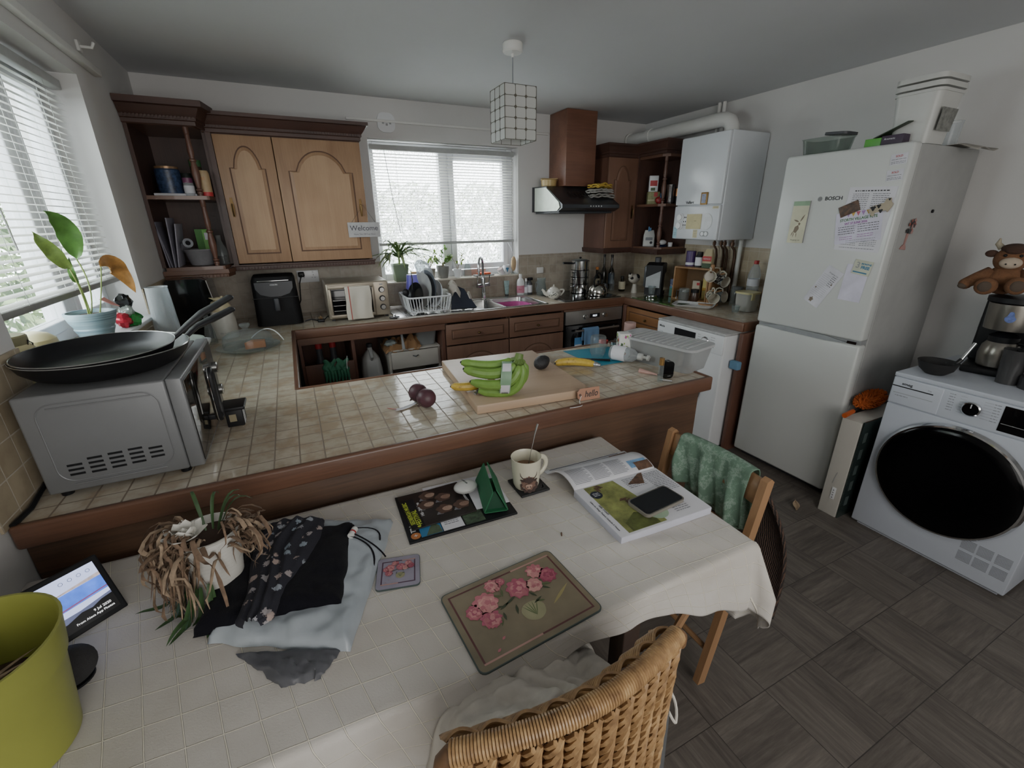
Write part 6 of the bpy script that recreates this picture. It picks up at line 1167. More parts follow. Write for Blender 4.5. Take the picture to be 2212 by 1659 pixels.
# cow-shaped egg holder
cwd = thing('cow_ornament', 'black and white cow shaped ornament beside the coffee machine', 'ornament', (3.47, -.46, .9005)); g = G(mat('cow_white', '#b8b3a8', .4)).tube([(0, 0, .0), (0, 0, .08)], [.03, .018], 12).ball((-.01, 0, .13), (.062, .035, .042), 18, 12).ball((-.07, -.015, .16), (.02, .018, .022), 12, 8); g.obj('body', cwd); g = G(BLACK).ball((.01, -.012, .145), (.026, .026, .024), 12, 8).ball((-.05, -.012, .135), (.018, .02, .015), 10, 6).ball((-.078, -.02, .175), (.011, .01, .012), 8, 6); g.obj('patch', cwd)
cm = thing('coffee_machine', 'black pod coffee machine with clear water tank in the corner', 'coffee machine', (3.53, -.66, .9005), R(-52)); cm.scale = (1.22, 1.1, 1.12)
g = G(BLACK); g.prism([(-.10, 0), (.13, 0), (.13, .24), (.03, .255), (-.05, .25), (-.105, .235), (-.105, .175), (-.02, .165), (-.02, .03), (-.10, .03)], -.055, .055, 'y'); g.xf(Matrix.Rotation(-PI/2, 4, 'Z')); g.obj('body', cm)
G(glass('tank', '#8f9598', .1, .35)).box(-.085, -.02, .06, -.057, .11, .225, .012).obj('water_tank', cm); G(DGREY).lathe([(.022, 0), (.022, .035), (.018, .04), (0, .04)], 18, (0, .02, .25)).obj('lever_knob', cm); G(mat('tank_white', '#a3a8aa', .3)).prism([(-.05, .075), (.045, .075), (.045, .20), (-.05, .15)], -.112 if 0 else -.1315, -.1305, 'y').obj('side_window', cm)
G(CHROME).lathe([(.045, 0), (.048, .005), (.048, .024), (.045, .028), (0, .028)], 28, (0, .0, 0)).xf(T(-.0, -.155, 0)).obj('drip_tray', cm); G(GLASS).lathe([(.02, .03), (.026, .09), (.024, .09), (.018, .034), (0, .034)], 20, (0, -.155, 0)).obj('shot_glass', cm)
socket('power_socket', 'wide white wall socket on the tiles behind the coffee machine', FACEX(W-.0065, -.78, 1.175), 2, .15)
tag(G(BLACK).box(3.79, -.93, 1.11, 3.83, -.88, 1.15, .01).tube([(3.80, -.90, 1.11), (3.79, -.90, 1.0), (3.78, -.86, .91)], .004, 6).obj('power_plug'), 'black plug and cable hanging by the wooden crate shelf', 'plug')
gbd = thing('glass_worktop_saver', 'green patterned glass worktop saver in the right corner', 'board', (3.44, -.88, .9005)); GBM = NT('green_glass_art'); v = GBM.coord(); n = GBM.noise(v, 16, 5); c = GBM.ramp(n, [(.35, col('#16251a')), (.5, col('#2d4a2b')), (.6, col('#506b33')), (.7, col('#1f3324'))]); GBM.base(c, .06); G(GBM.m).box(-.18, -.26, 0, .14, .20, .006, .002).obj('glass', gbd)
carton('tea_box', 'blue and green tea packet standing by the coffee machine', 'box', (3.61, -.80, .907), (.062, .04, .145), mat('tea_blue', '#1d2f66', .4), R(-60), prints=((mat('tea_green', '#1f6f5c', .4), 0, 1, 0, .55), (mat('tea_sky', '#3a7fa0', .4), 0, 1, .48, .58), (WHITE, .55, .85, .05, .17)), txt='Tetley', tm=WHITE, ts=.022)
# wooden crate used as a shelf, tins on top
wc_ = thing('wooden_crate', 'open pine crate shelf standing on its side under the boiler', 'crate', (3.62, -1.03, .907), R(-80)); PNX = wood('pine', '#a07a50', '#7d5a38', 'z', .5, .6)
g = G(PNX).box(-.155, -.10, 0, -.143, .08, .265, .001).box(.143, -.10, 0, .155, .08, .265, .001).box(-.143, -.10, .253, .143, .08, .265, .001).box(-.143, -.10, 0, .143, .08, .012, .001); g.obj('frame', wc_); G(mat('crate_back', '#6b5135', .8)).box(-.143, .074, .012, .143, .08, .253).obj('back', wc_)
ZC = 1.1735
vessel('drinking_chocolate_tin', 'purple drinking chocolate tin on the pine crate', 'tin', (3.60, -.955, ZC), [(.037, 0), (.037, .115), (.034, .118), (0, .118)], mat('purple_tin', '#41285e', .35), band=(.0375, .01, .03), bandm=PAPER); vessel('coffee_jar', 'black jar with white label and black disc on the pine crate', 'jar', (3.60, -1.045, ZC), [(.032, 0), (.032, .08), (.022, .095), (.022, .115), (0, .116)], BLACK, band=(.0326, .012, .075), bandm=PAPER)
kc_ = thing('coffee_bag', 'red and cream coffee packet with green base on the pine crate', 'packet', (3.60, -1.13, ZC), R(-75)); g = G(mat('cream_pack', '#b7ab86', .6)); a = rrect(.075, .05, .01); b = rrect(.05, .008, .002); n = len(a); g.add([(x, y, 0) for x, y in a]+[(x, y, .09) for x, y in a]+[(x, y, .14) for x, y in b], [(j*n+i, j*n+(i+1) % n, (j+1)*n+(i+1) % n, (j+1)*n+i) for i in range(n) for j in range(2)]+[tuple(range(2*n, 3*n))]); g.obj('body', kc_); g = G(RED).box(-.036, -.0262, .05, .036, -.0255, .088); g.use(mat('pack_green', '#33482f', .6)).box(-.036, -.0262, .0, .036, -.0255, .035); g.use(WHITE).text('KENCO', .016, FACEY(0, -.0268, .068)); g.obj('printed_front', kc_)
carton('food_packet', 'cream packet with a red band inside the pine crate', 'packet', (3.635, -1.02, .9195), (.06, .03, .14), mat('pk_cream', '#b4ab97', .7), R(-75), prints=((RED, .6, 1, .75, .9),)); carton('food_packet', 'pale yellow packet inside the pine crate', 'packet', (3.645, -1.11, .9195), (.055, .03, .17), mat('pk_yellow', '#c4b468', .6), R(-80), prints=((mat('pk_gold', '#b58f2f', .6), 0, 1, .4, .55),))
vessel('coffee_jar', 'dark coffee jar with black lid in front of the yellow packet', 'jar', (3.535, -1.10, .907), [(.03, 0), (.034, .01), (.034, .06), (.03, .075)], mat('coffee_brown', '#3d2a20', .3), cap=[(.032, .075), (.033, .1), (0, .102)], capm=BLACK)
gm = vessel('glass_tankard', 'patterned glass jug with steel clip handle before the pine crate', 'jug', (3.475, -1.045, .907), [(.034, 0), (.038, .005), (.040, .10), (.038, .105), (.036, .1), (.034, .01), (0, .008)], GLASS, band=(.0405, .02, .08), bandm=glass('etched', '#7d7f7a', .4, .4)); G(CHROME).tube([(-.04, 0, .095), (-.072, .01, .095), (-.070, .01, .03), (-.055, .005, .028)], .004, 6).obj('handle', gm)
# mug tree
mt = thing('mug_tree', 'wooden mug tree holding five mugs under the boiler', 'mug tree', (3.56, -1.215, .9005)); PN = mat('tree_wood', '#9c7650', .55, var=.1)
G(PN).lathe([(.075, 0), (.078, .004), (.074, .014), (0, .014)], 32).obj('base', mt); G(PN).lathe([(.014, .014), (.012, .25), (.016, .27), (.017, .29), (.012, .305), (0, .31)], 16).obj('pole', mt)
MUGS = [(-2.6, .235, 'white mug with a tiny mark hanging top left on the mug tree', 'mug_w1', '#bdb8a6', None), (-1.15, .205, 'black and white marbled mug hanging front of the mug tree', 'mug_bk', '#1f2228', '#9a9a94'), (.2, .22, 'cream mug hanging top right behind the marbled mug', 'mug_c2', '#b1a890', None), (-2.1, .085, 'cream mug patterned with small black sprigs, lower left on the mug tree', 'mug_sp', '#b9b4a2', '#3c3c3e'), (-.75, .075, 'grey-blue patterned mug hanging lower right on the mug tree', 'mug_bl', '#59656b', '#8f9698')]
for i, (a, z, lab, nm, c1, c2) in enumerate(MUGS):
    G(PN).tube([(0, 0, z+.0), (.10*math.cos(a), .10*math.sin(a), z+.045)], .006, 8).obj('arm', mt)
    m = thing('mug', lab, 'mug', (3.56+.075*math.cos(a), -1.215+.075*math.sin(a), .9005+z-.01), rot=(0, 0, 0))
    s = NT(nm); v = s.coord(); n = s.noise(v, 55, 3, .7); s.base(s.ramp(n, [(.5, col(c1)), (.56, col(c2 or c1))]), .25)
    tilt = Matrix.Rotation(a+.0, 4, 'Z') @ Matrix.Rotation(R(-62), 4, 'Y'); dirv = Vector((math.cos(a)*.55-.35, math.sin(a)*.55-.62, -.28 if i % 2 else .10)).normalized(); q = dirv.to_track_quat('Z', 'Y').to_matrix().to_4x4()
    g = G(s.m).lathe([(0, -.045), (.034, -.045), (.038, -.04), (.040, .045), (.042, .047)], 28, cap=False); g.xf(q); g.obj('body', m); g = G(mat('mug_inside', '#c3beae', .25)).lathe([(.042, .047), (.0385, .045), (.036, -.035), (0, -.037)], 28, cap=False); g.xf(q); g.obj('inside', m)
    g = G(MC['mug_inside']).tube([(.038, 0, .03), (.06, 0, .028), (.068, 0, .0), (.06, 0, -.025), (.037, 0, -.03)], .0055, 8); g.xf(q @ Matrix.Rotation(R(90), 4, 'Z')); g.obj('handle', m)
tr_ = thing('tray', 'white rectangular tray with black dots on the right worktop', 'tray', (3.41, -1.215, .9012), R(-58)); g = G(WHITE); a = rrect(.25, .15, .02, 4); b = rrect(.30, .20, .03, 4); n = len(a); g.add([(x, y, 0) for x, y in a]+[(x, y, .018) for x, y in b]+[(x*.985, y*.985, .019) for x, y in b]+[(x*.97, y*.97, .003) for x, y in a], [tuple(range(n))[::-1]]+[(j*n+i, j*n+(i+1) % n, (j+1)*n+(i+1) % n, (j+1)*n+i) for i in range(n) for j in range(3)]+[tuple(range(3*n, 4*n))]); g.obj('body', tr_)
g = G(INK); rnd = random.Random(8)
for i in range(22):
    a = 2*PI*i/22; x, y = .135*math.cos(a), .085*math.sin(a); blob(g, INK, max(-.137, min(.137, x*1.25)), max(-.088, min(.088, y*1.25)), .005, .0165, 2, .2, n=8)
for i in range(30): blob(g, INKG, rnd.uniform(-.09, .09), rnd.uniform(-.05, .05), .004, .0036, 2, .3, n=7)
g.obj('printed_dots', tr_, smooth=False)
tb_ = thing('plastic_tub', 'frosted tub with yellow clip lid at the end of the right worktop', 'tub', (3.60, -1.52, .9045)); FR = glass('frosted', '#c3c2bb', .4, .55); g = G(FR); a = rrect(.115, .115, .03, 4); b = rrect(.13, .13, .035, 4); n = len(a); g.add([(x, y, 0) for x, y in a]+[(x, y, .125) for x, y in b], [tuple(range(n))[::-1]]+[(i, (i+1) % n, n+(i+1) % n, n+i) for i in range(n)]); g.obj('body', tb_); G(mat('lid_yellow', '#c2bb8c', .4)).prism(rrect(.142, .142, .038, 4), .123, .135).box(-.055, -.077, .085, -.02, -.070, .13, .003).obj('lid', tb_)
fl_ = thing('flour_bag', 'crumpled brown paper flour bag behind the yellow-lidded tub', 'bag', (3.73, -1.60, .9045), R(-30)); g = G(mat('kraft', '#8a6642', .85, var=.1, bump=.4, bs=30)); a = rrect(.10, .07, .01); b = rrect(.105, .03, .008); n = len(a); g.add([(x, y, 0) for x, y in a]+[(x*1.05, y*1.05, .10) for x, y in a]+[(x, y, .16) for x, y in b]+[(x, y-.03, .165) for x, y in b], [(j*n+i, j*n+(i+1) % n, (j+1)*n+(i+1) % n, (j+1)*n+i) for i in range(n) for j in range(3)]+[tuple(range(3*n, 4*n))]); g.obj('body', fl_, ang=60)
pbt = vessel('squash_bottle', 'clear plastic bottle with red cap and white label by the fridge', 'bottle', (3.73, -1.45, 1.03), [(.038, 0), (.042, .01), (.040, .06), (.044, .11), (.03, .16), (.015, .19)], PLAST, cap=[(.017, .19), (.017, .215), (0, .216)], capm=RED, band=(.0425, .035, .085), bandm=PAPER); vessel('storage_jar', 'wide clear kilner jar under the red-capped bottle', 'jar', (3.73, -1.45, .9045), [(.045, 0), (.05, .006), (.05, .09), (.044, .108), (.046, .12)], GLASS, cap=[(.047, .108), (.048, .123), (0, .124)], capm=glass('lid_glass', '#8d9090', .2, .5)); vessel('storage_jar', 'tall clear glass jar left of the yellow-lidded tub', 'jar', (3.72, -1.335, .9045), [(.04, 0), (.044, .006), (.044, .11), (.038, .12), (.04, .14)], GLASS, cap=[(.04, .12), (.042, .14), (0, .141)], capm=glass('lid_glass'))
vessel('wine_bottle', 'dark wine bottle squeezed beside the fridge', 'bottle', (3.78, -1.70, .9045), bott(.036, .26, .013, .07), DB, cap=[(.014, .26), (.014, .275), (0, .276)], capm=BLACK, band=(.0366, .06, .13), bandm=mat('label_cream')); vessel('drinking_glass', 'upturned small glass in front of the frosted tub', 'glass', (3.46, -1.545, .9045), [(.02, 0), (.022, .004), (.028, .05), (.026, .05), (.02, .008), (0, .006)], GLASS)
# hood-top things
yp = thing('milk_pan', 'cream enamel milk pan with wooden spoon on top of the cooker hood', 'pan', (2.735, -.13, 1.795)); YE_ = mat('enamel_cream', '#b49a63', .35); G(YE_).lathe([(0, 0), (.05, 0), (.062, .01), (.066, .055), (.072, .058), (.070, .06), (.062, .05), (.055, .012), (0, .008)], 32, cap=False).obj('body', yp); G(YE_).tube([(.068, -.01, .052), (.12, -.02, .058), (.17, -.04, .052)], .007, 8, flat=.5).obj('handle', yp); wsn = thing('wooden_spoon', 'pale wooden spoon laid across the cream milk pan', 'spoon', (2.76, -.135, 1.862), R(-14)); G(mat('spoon_wood', '#c0a67c', .6)).tube([(-.05, 0, 0), (.17, 0, .004)], .004, 6).ball((-.07, 0, 0), (.03, .018, .005), 12, 6).obj('body', wsn)
for i, (nm, c, z, w_, lab) in enumerate((('cl_grey', '#8d8a85', 1.695, .115, 'folded grey checked tea towel at the bottom of the pile on the hood'), ('cl_pale', '#a3a09b', 1.735, .105, 'folded pale grey cloth in the middle of the pile on the hood'), ('cl_yellow', '#c2a23f', 1.775, .09, 'crumpled yellow duster on top of the pile on the hood'))):
    t = thing('folded_cloth', lab, 'cloth', (3.085, -.36, z+.012), R(8*i)); g = G(mat(nm, c, .95, var=.12, vs=60, bump=.5, bs=100))
    for j in range(2): g.grid(lambda u, v: Vector((-w_+2*w_*u+.008*nz(u*4, v*4, i*3+j, 2), -.07+.12*v, .014*j+.010*math.sin(PI*u)*0+.011*nz(u*5, v*5, i+j*4)+.014*math.sin(PI*min(u, 1)*1)*.7)), 20, 12)
    g.obj('fabric', t, ang=180, solid=.009)
# right-hand shelf goods
carton('food_carton', 'white carton with red photo on the upper right shelf', 'box', (3.60, -.44, 1.758), (.075, .05, .125), WHITE, R(-35), prints=((RED, .1, .9, .35, .7), (DGREEN, .2, .7, .05, .25))); carton('food_carton', 'green and cream patterned box under the white carton', 'box', (3.605, -.445, 1.6555), (.10, .09, .10), mat('box_sage', '#7f8158', .6, var=.3, vs=50), R(-35), prints=((RED, .5, .8, .6, .95), (mat('label_cream'), 0, 1, .3, .36)))
vn = thing('snack_bag', 'red and white snack bag closed with a blue peg on the shelf', 'bag', (3.60, -.53, 1.656)); g = G(mat('snack_red', '#96262b', .4, var=.5, vs=60)); crump(g, (0, 0, .03), .033, 7, .8); g.obj('body', vn, ang=60); G(mat('peg_blue', '#2f6f9f', .4)).box(-.02, -.035, .045, -.012, -.028, .085, .002).obj('peg', vn)
vessel('foil_bag', 'shiny foil bag next to the spindle on the upper right shelf', 'bag', (3.66, -.59, 1.656), [(.03, 0), (.034, .02), (.028, .09), (.035, .15), (.0, .155)], mat('foil_silver', '#8f8f90', .15, 1, bump=1, bs=40), n=9); vessel('spice_grinder', 'dark canister with copper band beside the boiler on the shelf', 'canister', (3.73, -.605, 1.656), [(.03, 0), (.03, .13), (.0, .132)], BLACK, band=(.0306, .06, .12), bandm=mat('copper_band', '#a9734a', .3, .6))
cb = thing('coffee_bag', 'white coffee bag clipped with a blue peg on the lower right shelf', 'bag', (3.615, -.43, 1.3065), R(-40)); g = G(mat('bag_white', '#c0c1be', .6)); a = rrect(.10, .06, .01); b = rrect(.075, .012, .003); n = len(a); g.add([(x, y, 0) for x, y in a]+[(x*.97, y*.9, .09) for x, y in a]+[(x, y, .135) for x, y in b], [(j*n+i, j*n+(i+1) % n, (j+1)*n+(i+1) % n, (j+1)*n+i) for i in range(n) for j in range(2)]+[tuple(range(2*n, 3*n))]); g.obj('body', cb); g = G(MC['peg_blue']).box(-.012, -.02, .125, -.002, -.008, .165, .002).box(.0, -.02, .13, .014, -.008, .155, .002); g.obj('peg', cb); g = G(INKG).box(-.03, -.0312, .05, .03, -.0305, .075); g.use(INK).disc((.02, -.0314, .03), .012, 12, 'y'); g.obj('print', cb)
md = vessel('mouse_dish', 'white china mouse lying on a dark blue dish on the lower right shelf', 'ornament', (3.64, -.565, 1.3065), [(.04, 0), (.05, .012), (.055, .014), (.04, .006), (0, .004)], mat('navy_dish', '#22304f', .3)); g = G(WHITE).ball((.01, 0, .035), (.045, .022, .022), 16, 10).ball((-.035, -.004, .030), (.018, .014, .013), 12, 8).tube([(-.03, -.006, .04), (-.034, -.006, .058)], [.008, .002], 6).tube([(-.024, .008, .04), (-.026, .010, .058)], [.008, .002], 6); g.obj('mouse', md)
vessel('egg_cup', 'small steel-rimmed white pot beside the china mouse', 'pot', (3.70, -.61, 1.3065), [(.018, 0), (.02, .035), (0, .036)], WHITE)
# left-hand shelf goods
t_ = vessel('biscuit_tin', 'dark blue tin with coppery flowers on the upper left shelf', 'tin', (.115, -.30, 1.7005), [(.06, 0), (.06, .125), (.057, .13)], mat('tin_blue', '#26344f', .35), cap=[(.057, .128), (.057, .142), (0, .143)], capm=mat('tin_gold', '#9a7a5a', .3, .5), band=(.0605, .002, .122), bandm=mat('tin_floral', '#2d3e5c', .35, var=.8, vs=55))
carton('booklet', 'thin white booklets lying under the blue tin', 'booklet', (.14, -.33, 1.6855), (.20, .13, .014), PAPER, R(5)); vessel('dark_jar', 'black bag with green lettering behind the blue tin', 'bag', (.195, -.24, 1.6855), [(.035, 0), (.04, .04), (.036, .11), (.03, .13)], mat('bag_dark', '#1d2420', .5)); vessel('spice_pot', 'glass spice pot with purple label and lid on the upper left shelf', 'jar', (.215, -.385, 1.7005 if 0 else 1.6855), [(.024, 0), (.026, .05), (.024, .07)], PLAST, cap=[(.025, .07), (.025, .095), (0, .096)], capm=mat('purple_cap', '#6a3355', .4), band=(.0265, .015, .055), bandm=PAPER)
vessel('herb_jar', 'jar with green lid behind the spindle', 'jar', (.255, -.27, 1.6855), [(.03, 0), (.03, .16), (.028, .165)], mat('jar_brown', '#3b3026', .3), cap=[(.03, .165), (.03, .2), (0, .2)], capm=mat('lid_green', '#38603a', .4)); ppb = vessel('piri_piri_bottle', 'cream spice bottle with orange lettering and red base on the upper left shelf', 'bottle', (.300, -.395, 1.6855), [(.026, .0), (.026, .02), (.027, .02), (.027, .12), (.022, .135), (0, .136)], mat('pb_cream', '#a88f6b', .5), txt='Oil', tm=mat('orange_disc'), ts=.028, band=(.0273, .07, .115), bandm=MC['pb_cream']); G(RED).lathe([(.0268, .0), (.0275, .022)], 24, cap=False).obj('red_base', ppb)
vessel('plastic_colander_bowl', 'grey speckled bowl on the lower left shelf', 'bowl', (.185, -.33, 1.3005), [(.055, 0), (.06, .004), (.078, .08), (.085, .088), (.083, .094), (.078, .09), (.055, .01), (0, .008)], mat('bowl_grey', '#77767a', .5, var=.08, vs=80))
carton('green_carton', 'bright green printed carton standing behind the grey bowl', 'box', (.215, -.245, 1.3005), (.085, .05, .205), mat('bright_green', '#5fa53e', .45), R(-5), prints=((mat('green_dk', '#39752c', .5), .0, .45, .0, 1), (PAPER, .55, .9, .7, .9))); rl = thing('kitchen_roll', 'roll of grey plastic film lying in the bowl on the shelf', 'roll', (.12, -.35, 1.415), rot=(R(78), 0, R(20))); G(mat('film_grey', '#7f8288', .3)).lathe([(.013, -.09), (.026, -.09), (.026, .09), (.013, .09)], 20, cap=False).obj('roll', rl)
for i, (x, c, hh, tl) in enumerate(((.035, '#7b7986', .25, -4), (.048, '#6d6b78', .23, -7), (.062, '#8b8996', .27, 3), (.078, '#9896a2', .24, 8))):
    t = thing('paper_folder', 'upright paper folder leaning in the lower left shelf, '+('nearest the wall', 'second from the wall', 'third from the wall', 'nearest the bowl')[i], 'folder', (x, -.34, 1.3005), rot=(0, R(tl), 0)); G(mat('fold%d' % i, c, .7)).box(-.003, -.10, 0, .003, .10, hh, .001).obj('sheets', t)
vb = vessel('water_bottle', 'clear glass bottle at the right of the lower left shelf', 'bottle', (.297, -.36, 1.3005), [(.03, 0), (.034, .006), (.032, .085), (.012, .14), (.013, .17)], GLASS); G(mat('dark_liquid', '#231a18', .2)).lathe([(.028, .006), (.030, .05), (0, .05)], 20).obj('contents', vb)
# ------------------------------------------------------------------ things in the open base unit
def gbtl(x): vessel('bleach_bottle', 'dark bottle with red cap in the left bay of the open unit, '+('left of two' if x < .8 else 'right of two'), 'bottle', (x, -.42, .118), bott(.04, .60, .02, .06), mat('btl_grey', '#3f4246', .4), cap=[(.022, .60), (.022, .64), (0, .64)], capm=RED)
gbtl(.745); gbtl(.835)
gv = thing('rubber_gloves', 'green rubber gloves hanging over the brown board under the worktop', 'gloves', (.83, -.632, .675)); g = G(mat('glove_green', '#3d7d5f', .5, var=.15, bump=.3, bs=40))
for q, xo in enumerate((-.045, .035)):
    g.grid(lambda u, v: Vector((xo-.036+.075*u+.008*math.sin(v*8), -.008-.014*math.sin(PI*u)-.006*math.sin(u*12+q), .012-.085*v+.01*math.sin(u*7))), 12, 12)
    for j in range(4): x = xo-.028+.019*j; g.tube([(x, -.016, -.06), (x+.003, -.020, -.10), (x+.002*j-.002, -.016, -.135-.010*(j % 2))], [.011, .010, .006], 8)
g.obj('body', gv, ang=60); 
tag(G(WHITE).tube(bez((.905, -.638, .70), (.87, -.66, .55), (.945, -.64, .47), 10), .003, 6).obj('white_cable'), 'white cable dangling beside the green rubber gloves', 'cable')
wj = thing('plastic_canister', 'large white plastic canister in the right bay of the open unit', 'canister', (1.075, -.47, .118)); g = G(mat('hdpe', '#a9aaa8', .4, var=.03)); a = rrect(.14, .13, .04, 5); n = len(a); L_ = [(1, 0), (1.02, .01), (1.02, .42), (.85, .50), (.5, .54), (.25, .56), (.24, .58)]; g.add([(x*k_, y*k_, z) for k_, z in L_ for x, y in a], [(j*n+i, j*n+(i+1) % n, (j+1)*n+(i+1) % n, (j+1)*n+i) for i in range(n) for j in range(len(L_)-1)]+[tuple(range((len(L_)-1)*n, len(L_)*n))]); g.obj('body', wj); G(DGREY).lathe([(.02, .58), (.02, .605), (0, .605)], 16).obj('cap', wj); G(MC['hdpe']).tube([(.0, -.05, .50), (-.0, -.075, .52), (0, -.03, .56)], .012, 8).obj('handle', wj)
du = wthing('drawer_unit', 'white and beige plastic drawer unit in the right bay', 'drawer unit', (1.38, -.4, .118)); DW = mat('drawer_cream', '#b5afa6', .5, var=.03); g = G(DW).box(1.19, -.55, .12, 1.205, -.12, .66).box(1.555, -.55, .12, 1.57, -.12, .66).box(1.19, -.56, .66, 1.57, -.12, .672, .003).box(1.205, -.14, .12, 1.555, -.12, .66); g.obj('frame', du)
for z in (.53, .35, .17): dd = G(DW).box(1.207, -.565, z, 1.553, -.545, z+.125, .004).obj('drawer', du); G(DGREY).tube([(1.36, -.568, z+.09), (1.38, -.58, z+.085), (1.40, -.568, z+.09)], .004, 6).obj('handle', dd)
kp = thing('paper_bags', 'crumpled brown paper bags stuffed on top of the drawer unit', 'bag', (1.30, -.42, .673)); g = G(mat('kraft')); g.grid(lambda u, v: Vector((-.13+.26*u, -.14+.2*v+.02*nz(u*3, v*3, 1), .03+.06*abs(nz(u*3, v*3, 5, 1.5))+.07*max(0, u-.55)*math.sin(PI*v)*2-.05*(1-min(1, 6*min(u, 1-u, v, 1-v))))), 24, 18); g.obj('body', kp, ang=30)
bs = thing('scrubbing_brush', 'grey handled brush hanging down over the paper bags', 'brush', (1.295, -.57, .70)); G(GREY).tube([(0, .03, .10), (0, 0, .05), (.002, -.012, -.02)], [.010, .008, .012], 8, flat=.5).obj('handle', bs)
rg = thing('rags', 'crumpled pale plastic wrappings left of the paper bags', 'wrapping', (1.22, -.50, .70)); g = G(mat('wrap_pale', '#8a9290', .5, var=.3, vs=40)); crump(g, (0, 0, .015), .045, 3, .5); crump(g, (.23, .02, .0), .028, 6, 1); g.obj('body', rg, ang=30)
px = thing('plastic_box', 'translucent lidded plastic box on the right of the drawer unit', 'box', (1.485, -.40, .6735)); g = G(glass('box_trans', '#a3a6a6', .35, .6)); a = rrect(.13, .22, .02); b = rrect(.155, .25, .025); n = len(a); g.add([(x, y, 0) for x, y in a]+[(x, y, .105) for x, y in b], [tuple(range(n))[::-1]]+[(i, (i+1) % n, n+(i+1) % n, n+i) for i in range(n)]); g.obj('body', px); G(glass('box_trans')).prism(rrect(.165, .26, .028), .105, .116).obj('lid', px)
# ------------------------------------------------------------------ slim washing machine
wm = wthing('washing_machine', 'white slim washing machine standing out from under the right worktop', 'washing machine', (3.4, -1.49, 0)); 
G(WHITE).box(3.09, -1.79, .015, 3.66, -1.195, .835, .012).obj('casing', wm); G(mat('dusty_top', '#a9a9a8', .5, var=.2, vs=18)).box(3.085, -1.792, .825, 3.66, -1.193, .842, .006).obj('lid', wm)
g = G(WHITE).box(3.082, -1.788, .70, 3.092, -1.197, .823, .006); cp_ = g.obj('control_panel', wm); G(BLACK).box(3.0795, -1.56, .735, 3.082, -1.37, .805).obj('display', cp_); G(mat('led_green', '#2fe06a', .5, emit=3)).ball((3.079, -1.53, .737), .006, 8, 6).obj('status_light', cp_)
g = G(CHROME).lathe([(.029, 0), (.03, .006), (.026, .012), (0, .013)], 24); g.xf(FACEX(3.082, -1.645, .768)); g.obj('dial_ring', cp_); g = G(WHITE).lathe([(.022, .012), (.021, .018), (0, .019)], 24); g.xf(FACEX(3.082, -1.645, .768)); g.obj('dial', cp_)
g = G(INK).text('Miele', .022, FACEX(3.0815, -1.245, .792), 1.1, .0006); g.use(INKG)
for k_ in range(5): g.bars(FACEX(3.0815, -1.70, .80-.016*k_), -.012, .02, [0], .003).bars(FACEX(3.0815, -1.59, .80-.016*k_), -.012, .01, [0], .003)
g.bars(FACEX(3.0815, -1.24, .75), -.02, .02, [0, -.014], .003); g.obj('printing', cp_); dr_ = G(mat('chrome_dull', '#a4a6a8', .2, .9)).lathe([(.17, 0), (.175, .01), (.15, .03), (.145, .02), (.14, .0)], 40, cap=False).xf(FACEX(3.09, -1.49, .42)).obj('door', wm); G(BGLOSS).lathe([(.145, .018), (.08, .03), (0, .034)], 40, cap=False).xf(FACEX(3.09, -1.49, .42)).obj('porthole', dr_)
bh = wthing('blue_cloth', 'scrap of blue cloth tucked beside the oak end board', 'cloth', (3.17, -1.83, .64)); G(mat('blue_cloth_m', '#5f86a3', .9)).box(3.15, -1.865, .61, 3.1895, -1.80, .665, .008).obj('fabric', bh)
# ------------------------------------------------------------------ fridge freezer
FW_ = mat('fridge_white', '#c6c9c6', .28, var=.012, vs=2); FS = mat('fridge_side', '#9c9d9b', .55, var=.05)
fz = wthing('fridge_freezer', 'tall white fridge freezer covered with notes and magnets', 'fridge', (3.55, -2.18, 0))
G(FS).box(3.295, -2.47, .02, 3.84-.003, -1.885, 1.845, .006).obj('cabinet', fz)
ud = G(FW_).box(3.225, -2.473, .935, 3.29, -1.882, 1.85, .014).obj('door', fz); ld_ = G(FW_).box(3.225, -2.473, .05, 3.29, -1.882, .915, .014).obj('door', fz); G(DGREY).box(3.30, -2.46, 0, 3.80, -1.90, .03).obj('plinth', fz); G(GREY).box(3.245, -2.465, .914, 3.30, -1.89, .936).obj('seam', fz)
g = G(mat('grip_grey', '#8e9294', .4)); g.prism([(-1.92, .926), (-2.05, .912), (-2.30, .908), (-2.42, .918), (-2.30, .934), (-2.05, .940)], 3.2225, 3.23, 'x'); g.obj('grip_recess', ud); G(CHROME).box(3.222, -2.455, .918, 3.226, -2.41, .932).obj('hinge_cover', ud)
g = G(INK).text('BOSCH', .024, FACEX(3.2245, -2.180, 1.627), 1.1, .0008); g.use(GREY); k = g.mark(); g.lathe([(.0095, 0), (.012, 0), (.012, .0004), (.0095, .0004)], 20).box(-.006, -.001, 0, .006, .001, .0004).box(-.006, -.006, 0, -.004, .006, .0004).box(.004, -.006, 0, .006, .006, .0004); g.xf(FACEX(3.2245, -2.112, 1.627), k); g.obj('badge', ud)
XF = 3.2245
def note(name, label, cat, y, z, w, h, rot, x, paper, prints, group=None):
    t = thing(name, label, cat, (x, y, z)); g = G(paper); k = g.mark(); g.box(-w/2, -h/2, 0, w/2, h/2, .0008); g.xf(FACEX(0, 0, 0, rot), k); g.obj('sheet', t)
    g = G(INKG); prints(g, lambda a=0, b=0, c=.001: FACEX(0, 0, 0, rot) @ T(a, b, c)); 
    if g.f: g.obj('print', t, smooth=False)
    return t
